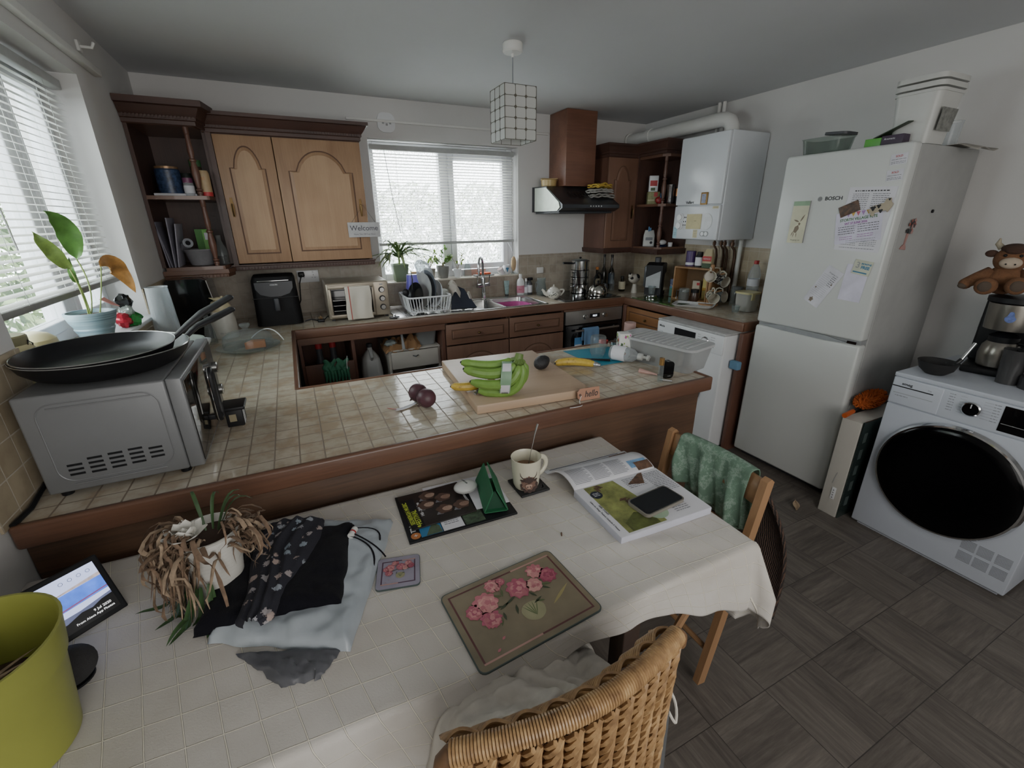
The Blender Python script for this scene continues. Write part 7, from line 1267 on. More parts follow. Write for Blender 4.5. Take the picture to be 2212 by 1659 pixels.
def p_news(g, M):
    g.use(INK).bars(M(), -.075, .075, [.128], .005); g.use(INKG).bars(M(), -.08, -.008, [.115-.0085*i for i in range(9)]+[-.07-.0085*i for i in range(7)], .003).bars(M(), .008, .08, [.115-.0085*i for i in range(8)]+[-.06-.0085*i for i in range(8)], .003).bars(M(), -.08, .08, [-.135], .003)
note('newsletter', 'white printed newsletter sheet at the back on the fridge door', 'paper', -2.345, 1.524, .205, .295, R(-2), XF-.0003, PAPER, p_news)
PUR = mat('purple_ink', '#8a3f8f', .6); GRN = mat('green_ink', '#3c6b3a', .6); BUNT = [mat('bunt_p', '#a07ab0', .6), mat('bunt_y', '#c4a24a', .6), mat('bunt_r', '#b0566a', .6)]
def p_fete(g, M):
    for i in range(6):
        g.use(BUNT[i % 3]); a = M(-.045+.022*i, .062); k = g.mark(); g.poly([(-.010, .010, .0), (.010, .010, .0), (0, -.012, 0)]); g.xf(a, k)
    g.use(GRN).text('STORTH VILLAGE FETE', .0175, M(.0, .038), .92, .0006); g.use(PUR).text('SAT 27 JUNE 2026', .0135, M(-.01, .020), .95, .0005); g.use(INK).bars(M(), -.088, -.012, [.004-.011*i for i in range(4)], .0028).bars(M(), .0, .09, [.008-.011*i for i in range(4)], .0028)
    g.use(PUR).bars(M(), -.08, -.02, [-.045, -.055], .0024).bars(M(), .0, .07, [-.04, -.05], .0024); g.use(INKG).bars(M(), -.05, .08, [-.064, -.074], .0022)
note('fete_poster', 'white village fete poster with bunting, pinned over the newsletter', 'poster', -2.325, 1.493, .205, .150, R(9), XF-.0018, mat('paper_lilac', '#cfcddd', .8), p_fete)
PCR = mat('pad_cream', '#c9c8ae', .8)
def p_hare(g, M):
    blob(g, BR_, 0, 0, .001, 0) if 0 else None
    for (x, y, r_, sy, ro) in ((-.004, -.035, .012, 1.7, -.35), (.008, -.008, .006, 1.2, 0)):
        g.use(HM); k = g.mark(); blob(g, HM, x, y, r_, 0, 5, .08, sy=sy, rot=ro); g.xf(M(), k)
    for (x, y, l, w_, r_) in ((.010, .002, .045, .005, R(62)), (.006, .002, .035, .005, R(160)), (-.012, -.05, .03, .0025, R(-100)), (.0, -.05, .03, .0025, R(-85)), (-.018, -.045, .03, .003, R(-110))): k = g.mark(); leaf2(g, HM, x, y, l, w_, r_, .0002); g.xf(M(), k)
    g.use(INK).text('Shopping List', .010, M(-.0, -.092), 1, 0, .3); g.use(mat('pad_green', '#8ba78a', .7)); k = g.mark(); g.box(-.044, .085, -.0002, .044, .108, .0002); g.xf(M(), k)
HM = mat('hare_ink', '#75695b', .8); BR_ = HM
sp_ = note('shopping_pad', 'cream shopping list pad with a hare drawing on the fridge door', 'notepad', -2.025, 1.512, .088, .215, 0, XF-.006, PCR, p_hare); G(mat('pad_back', '#8f8f90', .7)).box(.0004, -.046, -.106, .0055, .044, .108).obj('pad_back', sp_)
def p_list(g, M):
    g.use(INKG).bars(M(), -.038, .03, [.06-.010*i for i in range(13)], .0009); g.use(INK).text('Shopping List', .010, M(.005, .078), 1, 0, .3); 
    for x, y, s_ in ((-.01, -.085, .010), (-.03, -.02, .004), (.03, .03, .004)): k = g.mark(); blob(g, HM, x, y, s_, 0, 5, .2, sy=1.3); g.xf(M(), k)
    for i in range(6): g.use(INK).bars(M(), .008, .034, [.066-.010*i], .0025)
note('shopping_list', 'tilted handwritten shopping list sheet low on the fridge door', 'paper', -2.228, 1.187, .092, .215, R(-27), XF-.001, mat('paper_white2', '#cbcbd2', .8), p_list)
note('blank_note', 'blank pale lilac note on the fridge door under the small card', 'paper', -2.370, 1.222, .105, .180, R(-3), XF-.0005, mat('paper_lilac'), lambda g, M: None)
def p_free(g, M): g.use(GREY).text('3', .04, M(-.022, .008), 1, .001); g.use(mat('teal_ink', '#2f6f8f', .5)).text('MONTHS', .011, M(.014, .018), 1, .0006).text('FREE', .019, M(.014, .001), 1, .001); k = g.mark(); g.box(-.035, -.027, 0, .03, -.021, .0002); g.xf(M(), k)
note('offer_card', 'small cream three months free card above the blank note', 'card', -2.392, 1.30, .082, .070, R(-8), XF-.003, mat('card_cream', '#bfc2ae', .7), p_free)
def p_sold(g, M): g.use(PUR if 0 else RED).text('SOLD', .011, M(0, .012), 1, .0003); g.use(INKG).bars(M(), -.028, .028, [-.002, -.012, -.018], .0025)
for z, lab in ((1.782, 'small printed sticker label near the top corner of the fridge door'), (1.715, 'second printed sticker label just below the first on the fridge')): note('price_label', lab, 'label', -2.425, z, .066, .045, R(4), XF-.0003, mat('paper_white2'), p_sold)
mgn = thing('photo_magnet', 'dark brown picture magnet tilted over the fete poster', 'magnet', (XF-.004, -2.268, 1.575)); g = G(mat('magnet_photo', '#4c3524', .5, var=.8, vs=60)); k = g.mark(); g.box(-.045, -.026, -.002, .045, .026, .002, .001); g.xf(FACEX(0, 0, 0, R(24)), k); g.obj('body', mgn)
cwm = thing('cow_magnet', 'wooden black and white cow magnet over the fete poster', 'magnet', (XF-.004, -2.405, 1.575)); g = G(mat('cowm', '#a79c86', .6)); k = g.mark(); g.prism([(-.048, -.008), (-.040, .012), (.015, .022), (.022, .038), (.040, .040), (.042, .022), (.050, .012), (.045, -.002), (.03, -.022), (.024, -.012), (-.022, -.018), (-.026, -.032), (-.036, -.028), (-.04, -.012)], 0, .006); g.xf(FACEX(0, 0, 0, R(8)), k); g.obj('body', cwm); g = G(BLACK); k = g.mark()
for x, y, r_ in ((-.028, .004, .010), (-.005, .010, .008), (.004, -.012, .008), (.036, .034, .005)): blob(g, BLACK, x, y, r_, .0063, 3, .25)
g.xf(FACEX(0, 0, 0, R(8)), k); g.obj('patches', cwm)
dlm = thing('flower_magnet', 'pink and black vase of flowers magnet on the fridge side', 'magnet', (3.375, -2.4708, 1.475)); g = G(mat('doll_pink', '#a07a74', .6)); k = g.mark(); g.prism([(-.028, -.09), (.024, -.09), (.018, -.075), (.006, -.065), (.010, .0), (-.008, .0), (-.004, -.065), (-.022, -.078)], 0, .004); g.xf(FACEY(0, 0, 0, R(-6)), k); g.obj('stem', dlm); g = G(DGREY); k = g.mark(); rnd = random.Random(4)
for i in range(16): blob(g, (mat('doll_red', '#8a4a40', .6), DGREY, MC['doll_pink'])[i % 3], rnd.uniform(-.024, .03), rnd.uniform(-.01, .055), rnd.uniform(.007, .013), .004+.0003*i, 5, .25)
g.xf(FACEY(0, 0, 0, R(-6)), k); g.obj('flowers', dlm)
tag(G(BLACK).lathe([(.008, 0), (.008, .006), (0, .007)], 12).xf(FACEY(3.545, -2.4705, 1.56)).obj('button_magnet'), 'tiny round black magnet on the fridge side', 'magnet')
# on top of the fridge
gd = thing('glass_dish', 'rectangular clear glass food dish on top of the fridge', 'dish', (3.33, -2.025, 1.8505), R(0)); g = G(glass('dish_glass', '#dfe6e2', .05, .12)); a = rrect(.13, .185, .03, 5); b = rrect(.15, .21, .035, 5); n = len(a); g.add([(x, y, 0) for x, y in a]+[(x, y, .075) for x, y in b]+[(x*1.04, y*1.04, .077) for x, y in b]+[(x*.95, y*.95, .07) for x, y in b]+[(x*.93, y*.93, .008) for x, y in a], [tuple(range(n))[::-1]]+[(j*n+i, j*n+(i+1) % n, (j+1)*n+(i+1) % n, (j+1)*n+i) for i in range(n) for j in range(4)]+[tuple(range(4*n, 5*n))]); g.obj('body', gd)
gd2 = thing('food_cover', 'dark lid and small dish stacked in the glass dish', 'lid', (3.335, -2.08, 1.935)); G(DGREY).prism(rrect(.12, .12, .03), 0, .012).xf(Matrix.Rotation(R(5), 4, 'X')).obj('body', gd2)
gc2 = thing('crisp_box', 'green and purple snack box lying open on the fridge', 'box', (3.345, -2.295, 1.8505), R(0)); g = G(mat('snack_green', '#4f9e3a', .4)).box(-.05, .0, 0, .06, .07, .04, .002); g.use(mat('snack_purple', '#332338', .5)).box(-.05, -.09, 0, .06, -.001, .045, .002); g.use(mat('snack_dark', '#20301a', .5)).plate([(-.045, .04, .042), (.06, .04, .042), (.06, -.09, .105), (-.045, -.09, .095)], .004); g.use(WHITE).text('Aromatic', .012, FACEX(-.0505, -.035, .03)); g.obj('body', gc2)
tubm = mat('tub_white', '#bfc0bc', .4, var=.02); 
tu = wthing('nested_tubs', 'stack of nested white plastic food tubs on the fridge corner', 'tub', (3.45, -2.38, 1.8505)); g = G(tubm)
def tub(x, y, z, w, d, h, m, k_=.80):
    g = G(m); a = rrect(w*k_, d*k_, .03, 5); b = rrect(w, d, .035, 5); n = len(a); g.add([(x+p, y+q, z) for p, q in a]+[(x+p, y+q, z+h) for p, q in b], [tuple(range(n))[::-1]]+[(i, (i+1) % n, n+(i+1) % n, n+i) for i in range(n)]); g.prism([(x+p*1.03, y+q*1.03) for p, q in b], z+h-.012, z+h); return g
tub(3.44, -2.375, 1.8505, .22, .185, .215, tubm).obj('tub', tu); 
for i in (1, 2): g = G(tubm); g.prism([(3.44+p*(1.0+.01*i), -2.375+q*(1+.01*i)) for p, q in rrect(.228, .193, .036, 5)], 2.045+.028*i, 2.065+.028*i); g.obj('tub_rim', tu)
G(mat('tub_label', '#777873', .7, var=.4, vs=50)).plate([(3.37, -2.4665, 1.90), (3.49, -2.4665, 1.90), (3.50, -2.474, 1.99), (3.365, -2.474, 1.99)], .001).obj('label', tu)
vessel('clear_tub', 'small clear container behind the nested white tubs', 'tub', (3.65, -2.40, 1.8505), [(.04, 0), (.045, .11), (.048, .112), (.044, .11)], PLAST); pv = thing('loose_paper', 'dog-eared paper sheets hanging over the fridge top edge', 'paper', (3.66, -2.40, 1.852)); g = G(mat('paper_brownish', '#9a968e', .8)); g.grid(lambda u, v: Vector((-.09+.20*u, -.03-.13*v, .001+.010*math.sin(u*6)*v-.06*max(0, v-.45)*(1-u*.5))), 12, 12); g.obj('sheet', pv, ang=180, solid=.0015)
# ------------------------------------------------------------------ mirror cabinet, duster, tumble dryer
mc_ = wthing('mirror_cabinet', 'white bathroom cabinet with a mirrored side standing between fridge and dryer', 'cabinet', (3.3, -2.58, 0)); MCW = mat('cab_white', '#b7b4ab', .6, var=.04, vs=5)
G(MCW).box(3.115, -2.625, .0, 3.70, -2.535, .565, .002).obj('body', mc_); G(mat('mirror', '#6f8480', .05, .9)).box(3.122, -2.6335, .0, 3.70, -2.628, .57).obj('mirror_door', mc_); g = G(mat('mirror_frost', '#3f4a48', .5)); 
for i in range(5): g.box(3.15, -2.6345, .07+.095*i, 3.18, -2.634, .125+.095*i)
g.obj('mirror_pattern', mc_); g = G(WHITE).box(3.1115, -2.598, .10, 3.1148, -2.578, .17, .001); g.use(BLACK)
for i in range(4): g.box(3.110, -2.590, .108+.015*i, 3.1113, -2.586, .112+.015*i)
g.obj('strip_socket', mc_); G(GREY).tube([(3.1138, -2.582, .26), (3.1135, -2.575, .22), (3.1138, -2.572, .19)], .0012, 4).obj('pull_cord', mc_)
du_ = thing('duster', 'orange microfibre duster with orange handle on the mirror cabinet', 'duster', (3.275, -2.53, .590), R(6)); du_.scale = (1.15, 1.1, 1.2); OR = mat('orange_fluff', '#b8581f', .9, var=.2, vs=40)
G(mat('orange_handle', '#b34f1c', .5)).tube([(-.155, .0, -.006), (-.075, .0, -.004)], [.011, .010], 10).obj('handle', du_); G(BLACK).tube([(-.075, 0, -.004), (-.03, 0, 0)], .006, 8).obj('neck', du_)
g = G(OR); rnd = random.Random(6); g.ball((.09, 0, .018), (.115, .034, .022), 18, 10)
for i in range(420):
    th, t_ = rnd.uniform(0, 2*PI), rnd.uniform(-1, 1); c = Vector((.09+.115*t_, .034*math.sqrt(1-t_*t_)*math.cos(th), .018+.022*math.sqrt(1-t_*t_)*math.sin(th))); d = Vector((t_*.4, math.cos(th), max(-.3, math.sin(th)))).normalized(); g.tube([c, c+d*.010+Vector((rnd.uniform(-.004, .004),)*3), c+d*.017], [.0032, .003, .0018], 5)
o = g.obj('microfibre_head', du_); o['kind'] = 'stuff'
DRW = mat('dryer_white', '#bcc2cc', .35, var=.012)
ty = wthing('tumble_dryer', 'large white tumble dryer with a big round black glass door', 'dryer', (3.5, -2.98, 0)); XD = 3.166
G(DRW).box(XD+.006, -3.27, .012, XD+.60, -2.676, .835, .008).obj('casing', ty); G(DRW).box(XD, -3.272, .83, XD+.60, -2.674, .85, .004).obj('top_panel', ty); fp = G(DRW).box(XD, -3.27, .02, XD+.008, -2.677, .695, .003).obj('front_panel', ty); cp_ = G(DRW).box(XD-.002, -3.27, .70, XD+.008, -2.677, .828, .002).obj('control_panel', ty)
dw = G(DRW).box(XD-.006, -2.865, .702, XD+.006, -2.68, .826, .003).obj('drawer', ty); G(BLACK).box(XD-.0068, -2.835, .785, XD-.0055, -2.68, .790).obj('drawer_slot', dw); G(GREY).box(XD-.0067, -2.84, .755, XD-.006, -2.69, .757).obj('drawer_groove', dw); g = G(INK).text('smeg', .018, FACEX(XD-.0065, -2.735, .803), 1.1, .0005); g.use(INKG).text('9 kg', .008, FACEX(XD-.0065, -2.82, .80)).bars(FACEX(XD-.0065, -2.72, .742), -.02, .03, [0], .003); g.obj('lettering', dw)
g = G(CHROME).lathe([(.030, 0), (.031, .014), (.027, .018)], 32, cap=False); g.xf(FACEX(XD-.002, -2.97, .772)); g.obj('dial_ring', cp_); g = G(BGLOSS).lathe([(.027, 0), (.0265, .017), (0, .019)], 32).xf(FACEX(XD-.002, -2.97, .772)); g.obj('dial', cp_); G(WHITE).box(XD-.0225, -2.9715, .778, XD-.0212, -2.9685, .795).obj('dial_mark', cp_)
g = G(INKG)
for k_ in range(7): g.bars(FACEX(XD-.0024, -2.915, .812-.012*k_), -.028, -.008, [0], .0028).bars(FACEX(XD-.0024, -3.03, .812-.012*k_), .0, .022, [0], .0028)
for k_ in range(7): g.box(XD-.0026, -2.945, .8135-.012*k_, XD-.002, -2.924, .8142-.012*k_).box(XD-.0026, -3.028, .8135-.012*k_, XD-.002, -3.0, .8142-.012*k_)
g.obj('programme_text', cp_); G(BGLOSS).box(XD-.0035, -3.262, .712, XD-.001, -3.06, .820, .001).obj('display', cp_); G(GREY).box(XD-.0042, -3.26, .744, XD-.0035, -3.065, .746).obj('display_line', cp_)
dd = G(CHROME).lathe([(.262, 0), (.266, .014), (.258, .026), (.250, .028)], 72, cap=False).xf(FACEX(XD, -2.972, .42)).obj('door', ty); G(mat('door_black', '#040405', .12, spec=.12)).lathe([(.252, .027), (.240, .036), (.20, .040), (.16, .034), (.10, .018), (.05, .010), (0, .008)], 72, cap=False).xf(FACEX(XD+.0, -2.972, .42)).obj('door_glass', dd)
g = G(INKG)
for y0 in (-3.095, -3.150, -3.208):
    for r_ in range(2):
        for i in range(9): g.box(XD-.0012, y0-.048, .085+.062*r_+.0055*i, XD, y0, .0872+.062*r_+.0055*i)
o = g.obj('vent_grille', ty); g = G(DRW).box(XD+.02, -3.25, 0, XD+.5, -2.70, .012); g.obj('foot', ty)
wok = thing('wok', 'matt black pan with steel handle on top of the tumble dryer', 'pan', (3.285, -2.772, .8505)); G(mat('matt_black', '#121212', .8)).lathe([(0, 0), (.035, 0), (.04, .004), (.062, .024), (.072, .055), (.074, .060), (.069, .058), (.055, .022), (0, .010)], 40, cap=False).obj('body', wok); G(BLACK).tube([(.05, -.045, .052), (.062, -.055, .075)], .009, 10).obj('handle_socket', wok); G(CHROME).tube([(.060, -.053, .07), (.095, -.07, .15)], .0075, 12).obj('handle', wok)
cf = thing('filter_coffee_machine', 'black and steel filter coffee machine with thermal jug on the dryer', 'coffee machine', (3.565, -2.875, .8505), R(-90+12)); STB = mat('brushed_steel', '#8c8880', .3, .9, var=.1)
G(BLACK).box(-.10, -.12, 0, .10, .12, .032, .01).obj('base', cf); G(BLACK).box(-.10, .02, .032, .10, .12, .33, .012).obj('column', cf); G(STB).lathe([(.082, 0), (.088, .10), (.088, .115)], 32, (0, -.02, .205)).obj('filter_housing', cf); G(BLACK).lathe([(.09, .32), (.10, .325), (.10, .345), (.06, .352), (0, .353)], 32, (0, 0, 0)).obj('top_lid', cf); 
j_ = G(STB).lathe([(.055, .034), (.062, .04), (.068, .09), (.062, .13), (.05, .15)], 32, (0, -.045, 0)).obj('thermal_jug', cf); G(BLACK).lathe([(.05, .15), (.052, .175), (.03, .19), (0, .19)], 28, (0, -.045, 0)).obj('jug_lid', j_); G(BLACK).tube([(.05, -.05, .15), (.105, -.06, .145), (.11, -.06, .07), (.066, -.05, .06)], .009, 8).obj('jug_handle', j_)
g = G(mat('drop_sticker', '#5b6ea8', .5, var=.4, vs=80)); k = g.mark(); g.poly([(.018*math.sin(a)*(1 if math.cos(a) < .2 else .7), -.02*math.cos(a)*-1+.008*(math.cos(a) > .8), 0) for a in [2*PI*i/20 for i in range(20)]]); g.xf(T(.0, -.1095, .265, rx=PI/2), k); g.obj('drop_sticker', cf); G(GREY).box(-.102, .04, .18, -.1005, .10, .235).obj('info_label', cf)
bj = vessel('blender_jug', 'dark smoky blender jug beside the coffee machine on the dryer', 'jug', (3.40, -3.07, .8505), [(.06, 0), (.062, .05), (.045, .06), (.05, .075), (.07, .22), (.066, .22), (.045, .08), (0, .07)], glass('smoky', '#4a4a4c', .1, .45), n=28); vessel('measuring_cup', 'clear plastic cup inside the row of blender parts', 'cup', (3.40, -2.975, .8505), [(.035, 0), (.045, .15), (.043, .15), (.033, .005), (0, .004)], glass('smoky2', '#6b6b6c', .1, .3))
tag(G(BLACK).tube([(3.30, -3.12, .857), (3.33, -3.17, .857), (3.37, -3.22, .857)], .006, 8).obj('tongs'), 'black curved handle lying on the dryer top near the front', 'utensil')
# highland cow soft toy
ty_ = thing('soft_toy_cow', 'brown highland cow soft toy sitting on the coffee machine', 'soft toy', (3.555, -2.805, 1.2045), R(-72)); FUR = mat('fur_brown', '#6d4a30', .95, var=.18, vs=50, bump=.8, bs=160); FURD = mat('fur_dark', '#3f2a1f', .95, var=.2, bump=.8, bs=160); PAD = mat('fur_pad', '#4e4238', .95)
g = G(FUR).ball((0, 0, .062), (.066, .055, .066), 24, 16).ball((0, -.008, .150), (.058, .050, .056), 24, 16); g.tube([(-.05, -.01, .095), (-.085, -.03, .065), (-.118, -.045, .040)], [.024, .027, .024], 14).tube([(.05, -.01, .095), (.09, -.05, .06), (.10, -.08, .04)], [.024, .027, .024], 14).tube([(-.035, -.03, .035), (-.05, -.085, .035)], [.03, .036], 14).tube([(.035, -.03, .035), (.04, -.09, .045)], [.03, .036], 14); g.ball((-.118, -.045, .038), .025, 12, 8).ball((-.052, -.09, .036), (.037, .022, .037), 14, 10).ball((.042, -.095, .046), (.037, .022, .037), 14, 10); g.obj('body', ty_, ang=180)
g = G(PAD).ball((-.054, -.105, .036), (.024, .010, .024), 12, 8).ball((.043, -.110, .046), (.024, .010, .024), 12, 8).ball((-.125, -.058, .030), (.018, .014, .014), 10, 8); g.obj('paw_pad', ty_); G(mat('muzzle', '#b5a593', .9, bump=.4)).ball((0, -.055, .137), (.036, .020, .024), 20, 12).obj('muzzle', ty_); G(BLACK).ball((-.014, -.0745, .133), .0035, 8, 6).ball((.014, -.0745, .133), .0035, 8, 6).obj('nostril', ty_); G(BLACK).ball((-.024, -.052, .168), .0065, 10, 8).ball((.024, -.052, .168), .0065, 10, 8).obj('eye', ty_)
g = G(FURD).ball((0, -.018, .196), (.045, .045, .022), 18, 10).ball((.0, -.045, .188), (.03, .018, .016), 12, 8); g.obj('fringe', ty_); 
for s_ in (-1, 1): G(FURD).ball((s_*.067, -.006, .172), (.022, .012, .016), 12, 8).obj('ear', ty_); G(mat('horn', '#a39a85', .6)).tube([(s_*.04, 0, .195), (s_*.058, 0, .215), (s_*.056, 0, .238)], [.014, .011, .003], 10).obj('horn', ty_)
# ------------------------------------------------------------------ things on the peninsula
BDM = wood('maple_board', '#c0a88f', '#a98d72', 'x', .4, .5, .8)
cbd = thing('chopping_board', 'large thick pale wooden chopping board on the tiled peninsula', 'board', (1.425, -2.072, .9005), R(-5)); G(BDM).box(-.228, -.285, 0, .228, .285, .034, .004).obj('board', cbd)
def banana(g, pts, r, flat=1):
    n = len(pts); g.tube(pts, [r*(.35 if i == 0 else .45 if i == n-1 else (.72+.28*math.sin(PI*i/(n-1))**.6)) for i in range(n)], 10, flat=flat); return g
BG = mat('banana_green', '#6f9440', .4, var=.12, vs=30); BGD = mat('banana_stalk', '#5f7a38', .5, var=.2)
bn = thing('banana_bunch', 'bunch of five green bananas held by a printed band on the chopping board', 'bananas', (1.275, -2.285, .935))
rv = Vector((.905, -.425, 0)); dv = Vector((.425, .905, 0)); Q = lambda a, z, d=0: rv*a+dv*d+Vector((0, 0, z)); cr = Q(.080, .140, .02)
for i, (a, b, c) in enumerate(((Q(.055, .128, .03), Q(.0, .090, .04), Q(-.130, .122, .03)), (Q(.065, .122, .0), Q(.01, .060, .0), Q(-.118, .108, -.005)), (Q(.080, .118, -.005), Q(.06, .018, -.02), Q(-.095, .062, -.012)), (Q(.090, .118, .005), Q(.105, -.018, .0), Q(-.070, .022, .0)), (Q(.096, .118, .03), Q(.125, .0, .045), Q(-.045, .030, .035)))):
    g = G(BG); pts = bez(a, b, c, 14); banana(g, pts, .0195); g.use(BGD).tube([cr, cr*.45+Vector(a)*.55, Vector(a)], [.009, .008, .010], 8); g.use(BLACK).ball(pts[-1], .0052, 8, 6); g.obj('banana', bn)
G(BGD).tube([cr+Vector((-.004, .0, -.012)), cr+Vector((.004, .002, .014))], [.015, .012], 10, flat=1.2).obj('stalk', bn)
g = G(mat('band_green', '#7fa183', .35))
def bnd(u, v): a = 2*PI*v; return Q(.012+.038*u+.006*math.sin(a), .066+math.sin(a)*.062, .010+math.cos(a)*.044)
g.grid(bnd, 2, 40); bb_ = g.obj('band', bn, ang=180)
g = G(PAPER); g.grid(lambda u, v: bnd(.08+.84*u, .53+.20*v)-dv*.0015, 2, 8).grid(lambda u, v: bnd(.1+.8*u, .30+.10*v)-dv*.0012+Vector((0, 0, .0012)), 2, 6); g.use(INK)
for i in range(9): g.grid(lambda u, v, i=i: bnd(.2+.07*i+.035*u, .62+.06*v)-dv*.0028, 1, 3)
g.obj('band_label', bb_, ang=180)
BY = NT('banana_yellow'); v = BY.coord(); n = BY.noise(v, 60, 4, .7); BY.base(BY.ramp(n, [(.34, col('#6b4a20')), (.40, col('#b99b3d')), (.6, col('#c7a944'))]), .45); BY = BY.m
def ybanana(lab, loc, pts, r, rz=0):
    t = thing('banana', lab, 'banana', loc, rz); g = G(BY); p = bez(*pts, 14); banana(g, p, r); g.use(INK).ball(p[0], .005, 8, 6); g.obj('banana_body', t); return t, p
ybanana('yellow banana lying behind the green bunch on the chopping board', (1.17, -2.175, .955), ((-.035, .0, .005), (.045, -.045, .0), (.14, .0, .0)), .0175)
yb, p = ybanana('ripe yellow speckled banana with foil on its stem by the chopping board', (1.78, -2.05, .920), ((-.095, .035, .003), (.0, .055, .003), (.065, -.055, .0)), .0185); G(mat('foil', '#b9bcc0', .25, 1, bump=1, bs=120)).ball(p[-1], (.014, .013, .012), 12, 8).tube([p[-1], p[-1]+Vector((.012, -.018, -.002))], [.012, .007], 8).obj('foil_wrap', yb)
av = thing('avocado', 'dark ripe avocado on the chopping board', 'avocado', (1.575, -2.085, .9645)); g = G(mat('avocado', '#18181b', .55, var=.3, vs=90, bump=.8, bs=160)).ball((0, 0, 0), (.043, .030, .030), 24, 16)
for i in range(len(g.v)): v = g.v[i]; k = 1-.18*max(0, v.x/.043); v.y *= k; v.z *= k
g.xf(Matrix.Rotation(R(22), 4, 'Z') @ Matrix.Rotation(R(-10), 4, 'Y')); g.obj('fruit', av)
fo = thing('foil_scrap', 'small crumpled scrap of foil on the chopping board by the bananas', 'foil', (1.215, -2.235, .942)); g = G(MC['foil']); g.tube([(-.014, -.010, 0), (.0, .0, .004), (.014, .012, .006)], [.006, .007, .005], 8); g.obj('foil_body', fo)
for i, (x, y, lab) in enumerate(((1.035, -2.185, 'nearer plum-coloured round beetroot on the tiled peninsula'), (1.022, -2.118, 'farther plum-coloured round beetroot behind the other one'))):
    t = thing('beetroot', lab, 'beetroot', (x, y, .9355)); g = G(mat('beet', '#4a2a33', .45, var=.18, vs=30)).ball((0, 0, 0), (.0355, .0355, .035), 24, 16); g.obj('root', t); g = G(mat('beet_tip', '#3a2522', .7)).tube([(-.028, -.018, -.012), (-.038, -.024, -.018)], [.006, .002], 8); g.obj('tip', t)
rb = thing('paper_tag', 'white and red plant label strip lying by the round beetroots', 'label', (.955, -2.165, .9015), R(18)); g = G(PAPER); g.grid(lambda u, v: Vector((-.035+.085*u, -.010+.020*v*(1-.5*max(0, u-.6)/.4), .002+.020*max(0, u-.55)**1.2+.012*(max(0, .3-u)))), 14, 2); g.use(RED).grid(lambda u, v: Vector((-.062+.03*u, -.008+.016*v, .010+.012*(1-u)-.003*v)), 5, 2); g.obj('strip', rb, ang=180, solid=.001)
ht = thing('wooden_tag', 'pink-brown wooden tag with the word hello propped against the chopping board', 'tag', (1.597, -2.402, .9015)); TG = mat('tag_wood', '#a77a61', .6, var=.06)
k_ = Matrix.Rotation(R(-5), 4, 'Z') @ Matrix.Rotation(R(-12), 4, 'X')
g = G(TG); g.prism([(-.044, .012), (-.032, .0), (.050, .0), (.050, .046), (-.032, .046), (-.044, .034)], 0, .004, 'y'); g.xf(k_); g.obj('tag_board', ht); g = G(INK).text('hello', .034, Matrix.Translation((.012, -.001, .023)) @ Matrix.Rotation(PI/2, 4, 'X'), .85, .0002, .35); g.lathe([(.0045, 0), (.0045, .0005), (.002, .0005), (.002, 0)], 12, (-.034, -.0012, .023), False, 'y'); g.xf(k_); g.obj('lettering', ht); G(WHITE).tube(bez((-.034, -.002, .022), (-.055, -.01, .0), (-.050, -.03, -.0), 8)+bez((-.050, -.03, .001), (-.05, -.045, .001), (-.105, -.035, .001), 8)[1:], .0012, 5).obj('string', ht)
tm_ = thing('cutting_mat', 'thin teal flexible chopping mat under the jars', 'mat', (0, 0, 0)); g = G(mat('teal', '#1f7d94', .55, var=.04)).plate([(1.862, -1.80, .9012), (1.87, -2.085, .9012), (2.12, -2.09, .9012), (2.12, -1.84, .9012)], .0012); g.obj('sheet', tm_)
ujr = vessel('glass_jar', 'upturned empty glass jar on the teal mat', 'jar', (1.965, -1.955, .9026), [(.030, 0), (.031, .010), (.038, .022), (.0385, .095), (.034, .103), (0, .104)], GLASS)
pe = thing('peeler', 'black swivel peeler lying on the teal mat', 'peeler', (1.895, -2.0, .909), R(-38)); G(BLACK).tube([(-.0, 0, 0), (.09, 0, 0)], [.007, .011], 8, flat=.5).obj('handle', pe); G(DGREY).box(-.05, -.008, -.003, 0, .008, .002, .001).obj('blade', pe)
pbx = thing('pump_bottle', 'clear plastic pump bottle lying on its side pointing to the table', 'bottle', (2.03, -2.10, .939), rot=(0, 0, R(-62))); g = G(PLAST).lathe([(0, -.085), (.030, -.083), (.035, -.075), (.035, .0), (.030, .03), (.014, .048), (.013, .055)], 28, ax='x', cap=False); g.obj('body', pbx); g = G(glass('pump_white', '#d7d8d4', .3, .6)).lathe([(.016, .052), (.016, .072), (.007, .075), (.006, .092), (.013, .094), (.013, .104), (0, .105)], 18, ax='x'); g.tube([(.098, 0, 0), (.10, .03, -.004), (.10, .045, -.012)], .0045, 8); g.obj('pump', pbx); G(PAPER).lathe([(.0356, -.07), (.0356, -.005)], 20, ax='x', cap=False).obj('label_band', pbx)
bru = thing('make_up_brush', 'pale pink tapered brush lying in front of the pump bottle', 'brush', (2.0, -2.275, .908), R(-70)); G(mat('brush_pink', '#b58f85', .5)).tube([(-.04, 0, 0), (.045, 0, 0)], [.011, .0035], 10).obj('body', bru); G(BLACK).tube([(.045, 0, 0), (.075, 0, 0)], .0022, 6).obj('bristles', bru)
rt = vessel('rollerball_bottle', 'slim clear perfume bottle with gold cap at the peninsula edge', 'bottle', (1.975, -2.375, .9005), [(.0095, 0), (.0105, .003), (.0105, .075)], GLASS, cap=[(.0105, .075), (.0105, .105), (0, .106)], capm=mat('gold_cap', '#b08a55', .25, .8))
pen = thing('pen', 'short silver pen lying between the perfume and the black case', 'pen', (2.005, -2.385, .9055), R(-50)); G(CHROME).tube([(-.03, 0, 0), (.02, 0, 0)], .0045, 8).obj('barrel', pen)
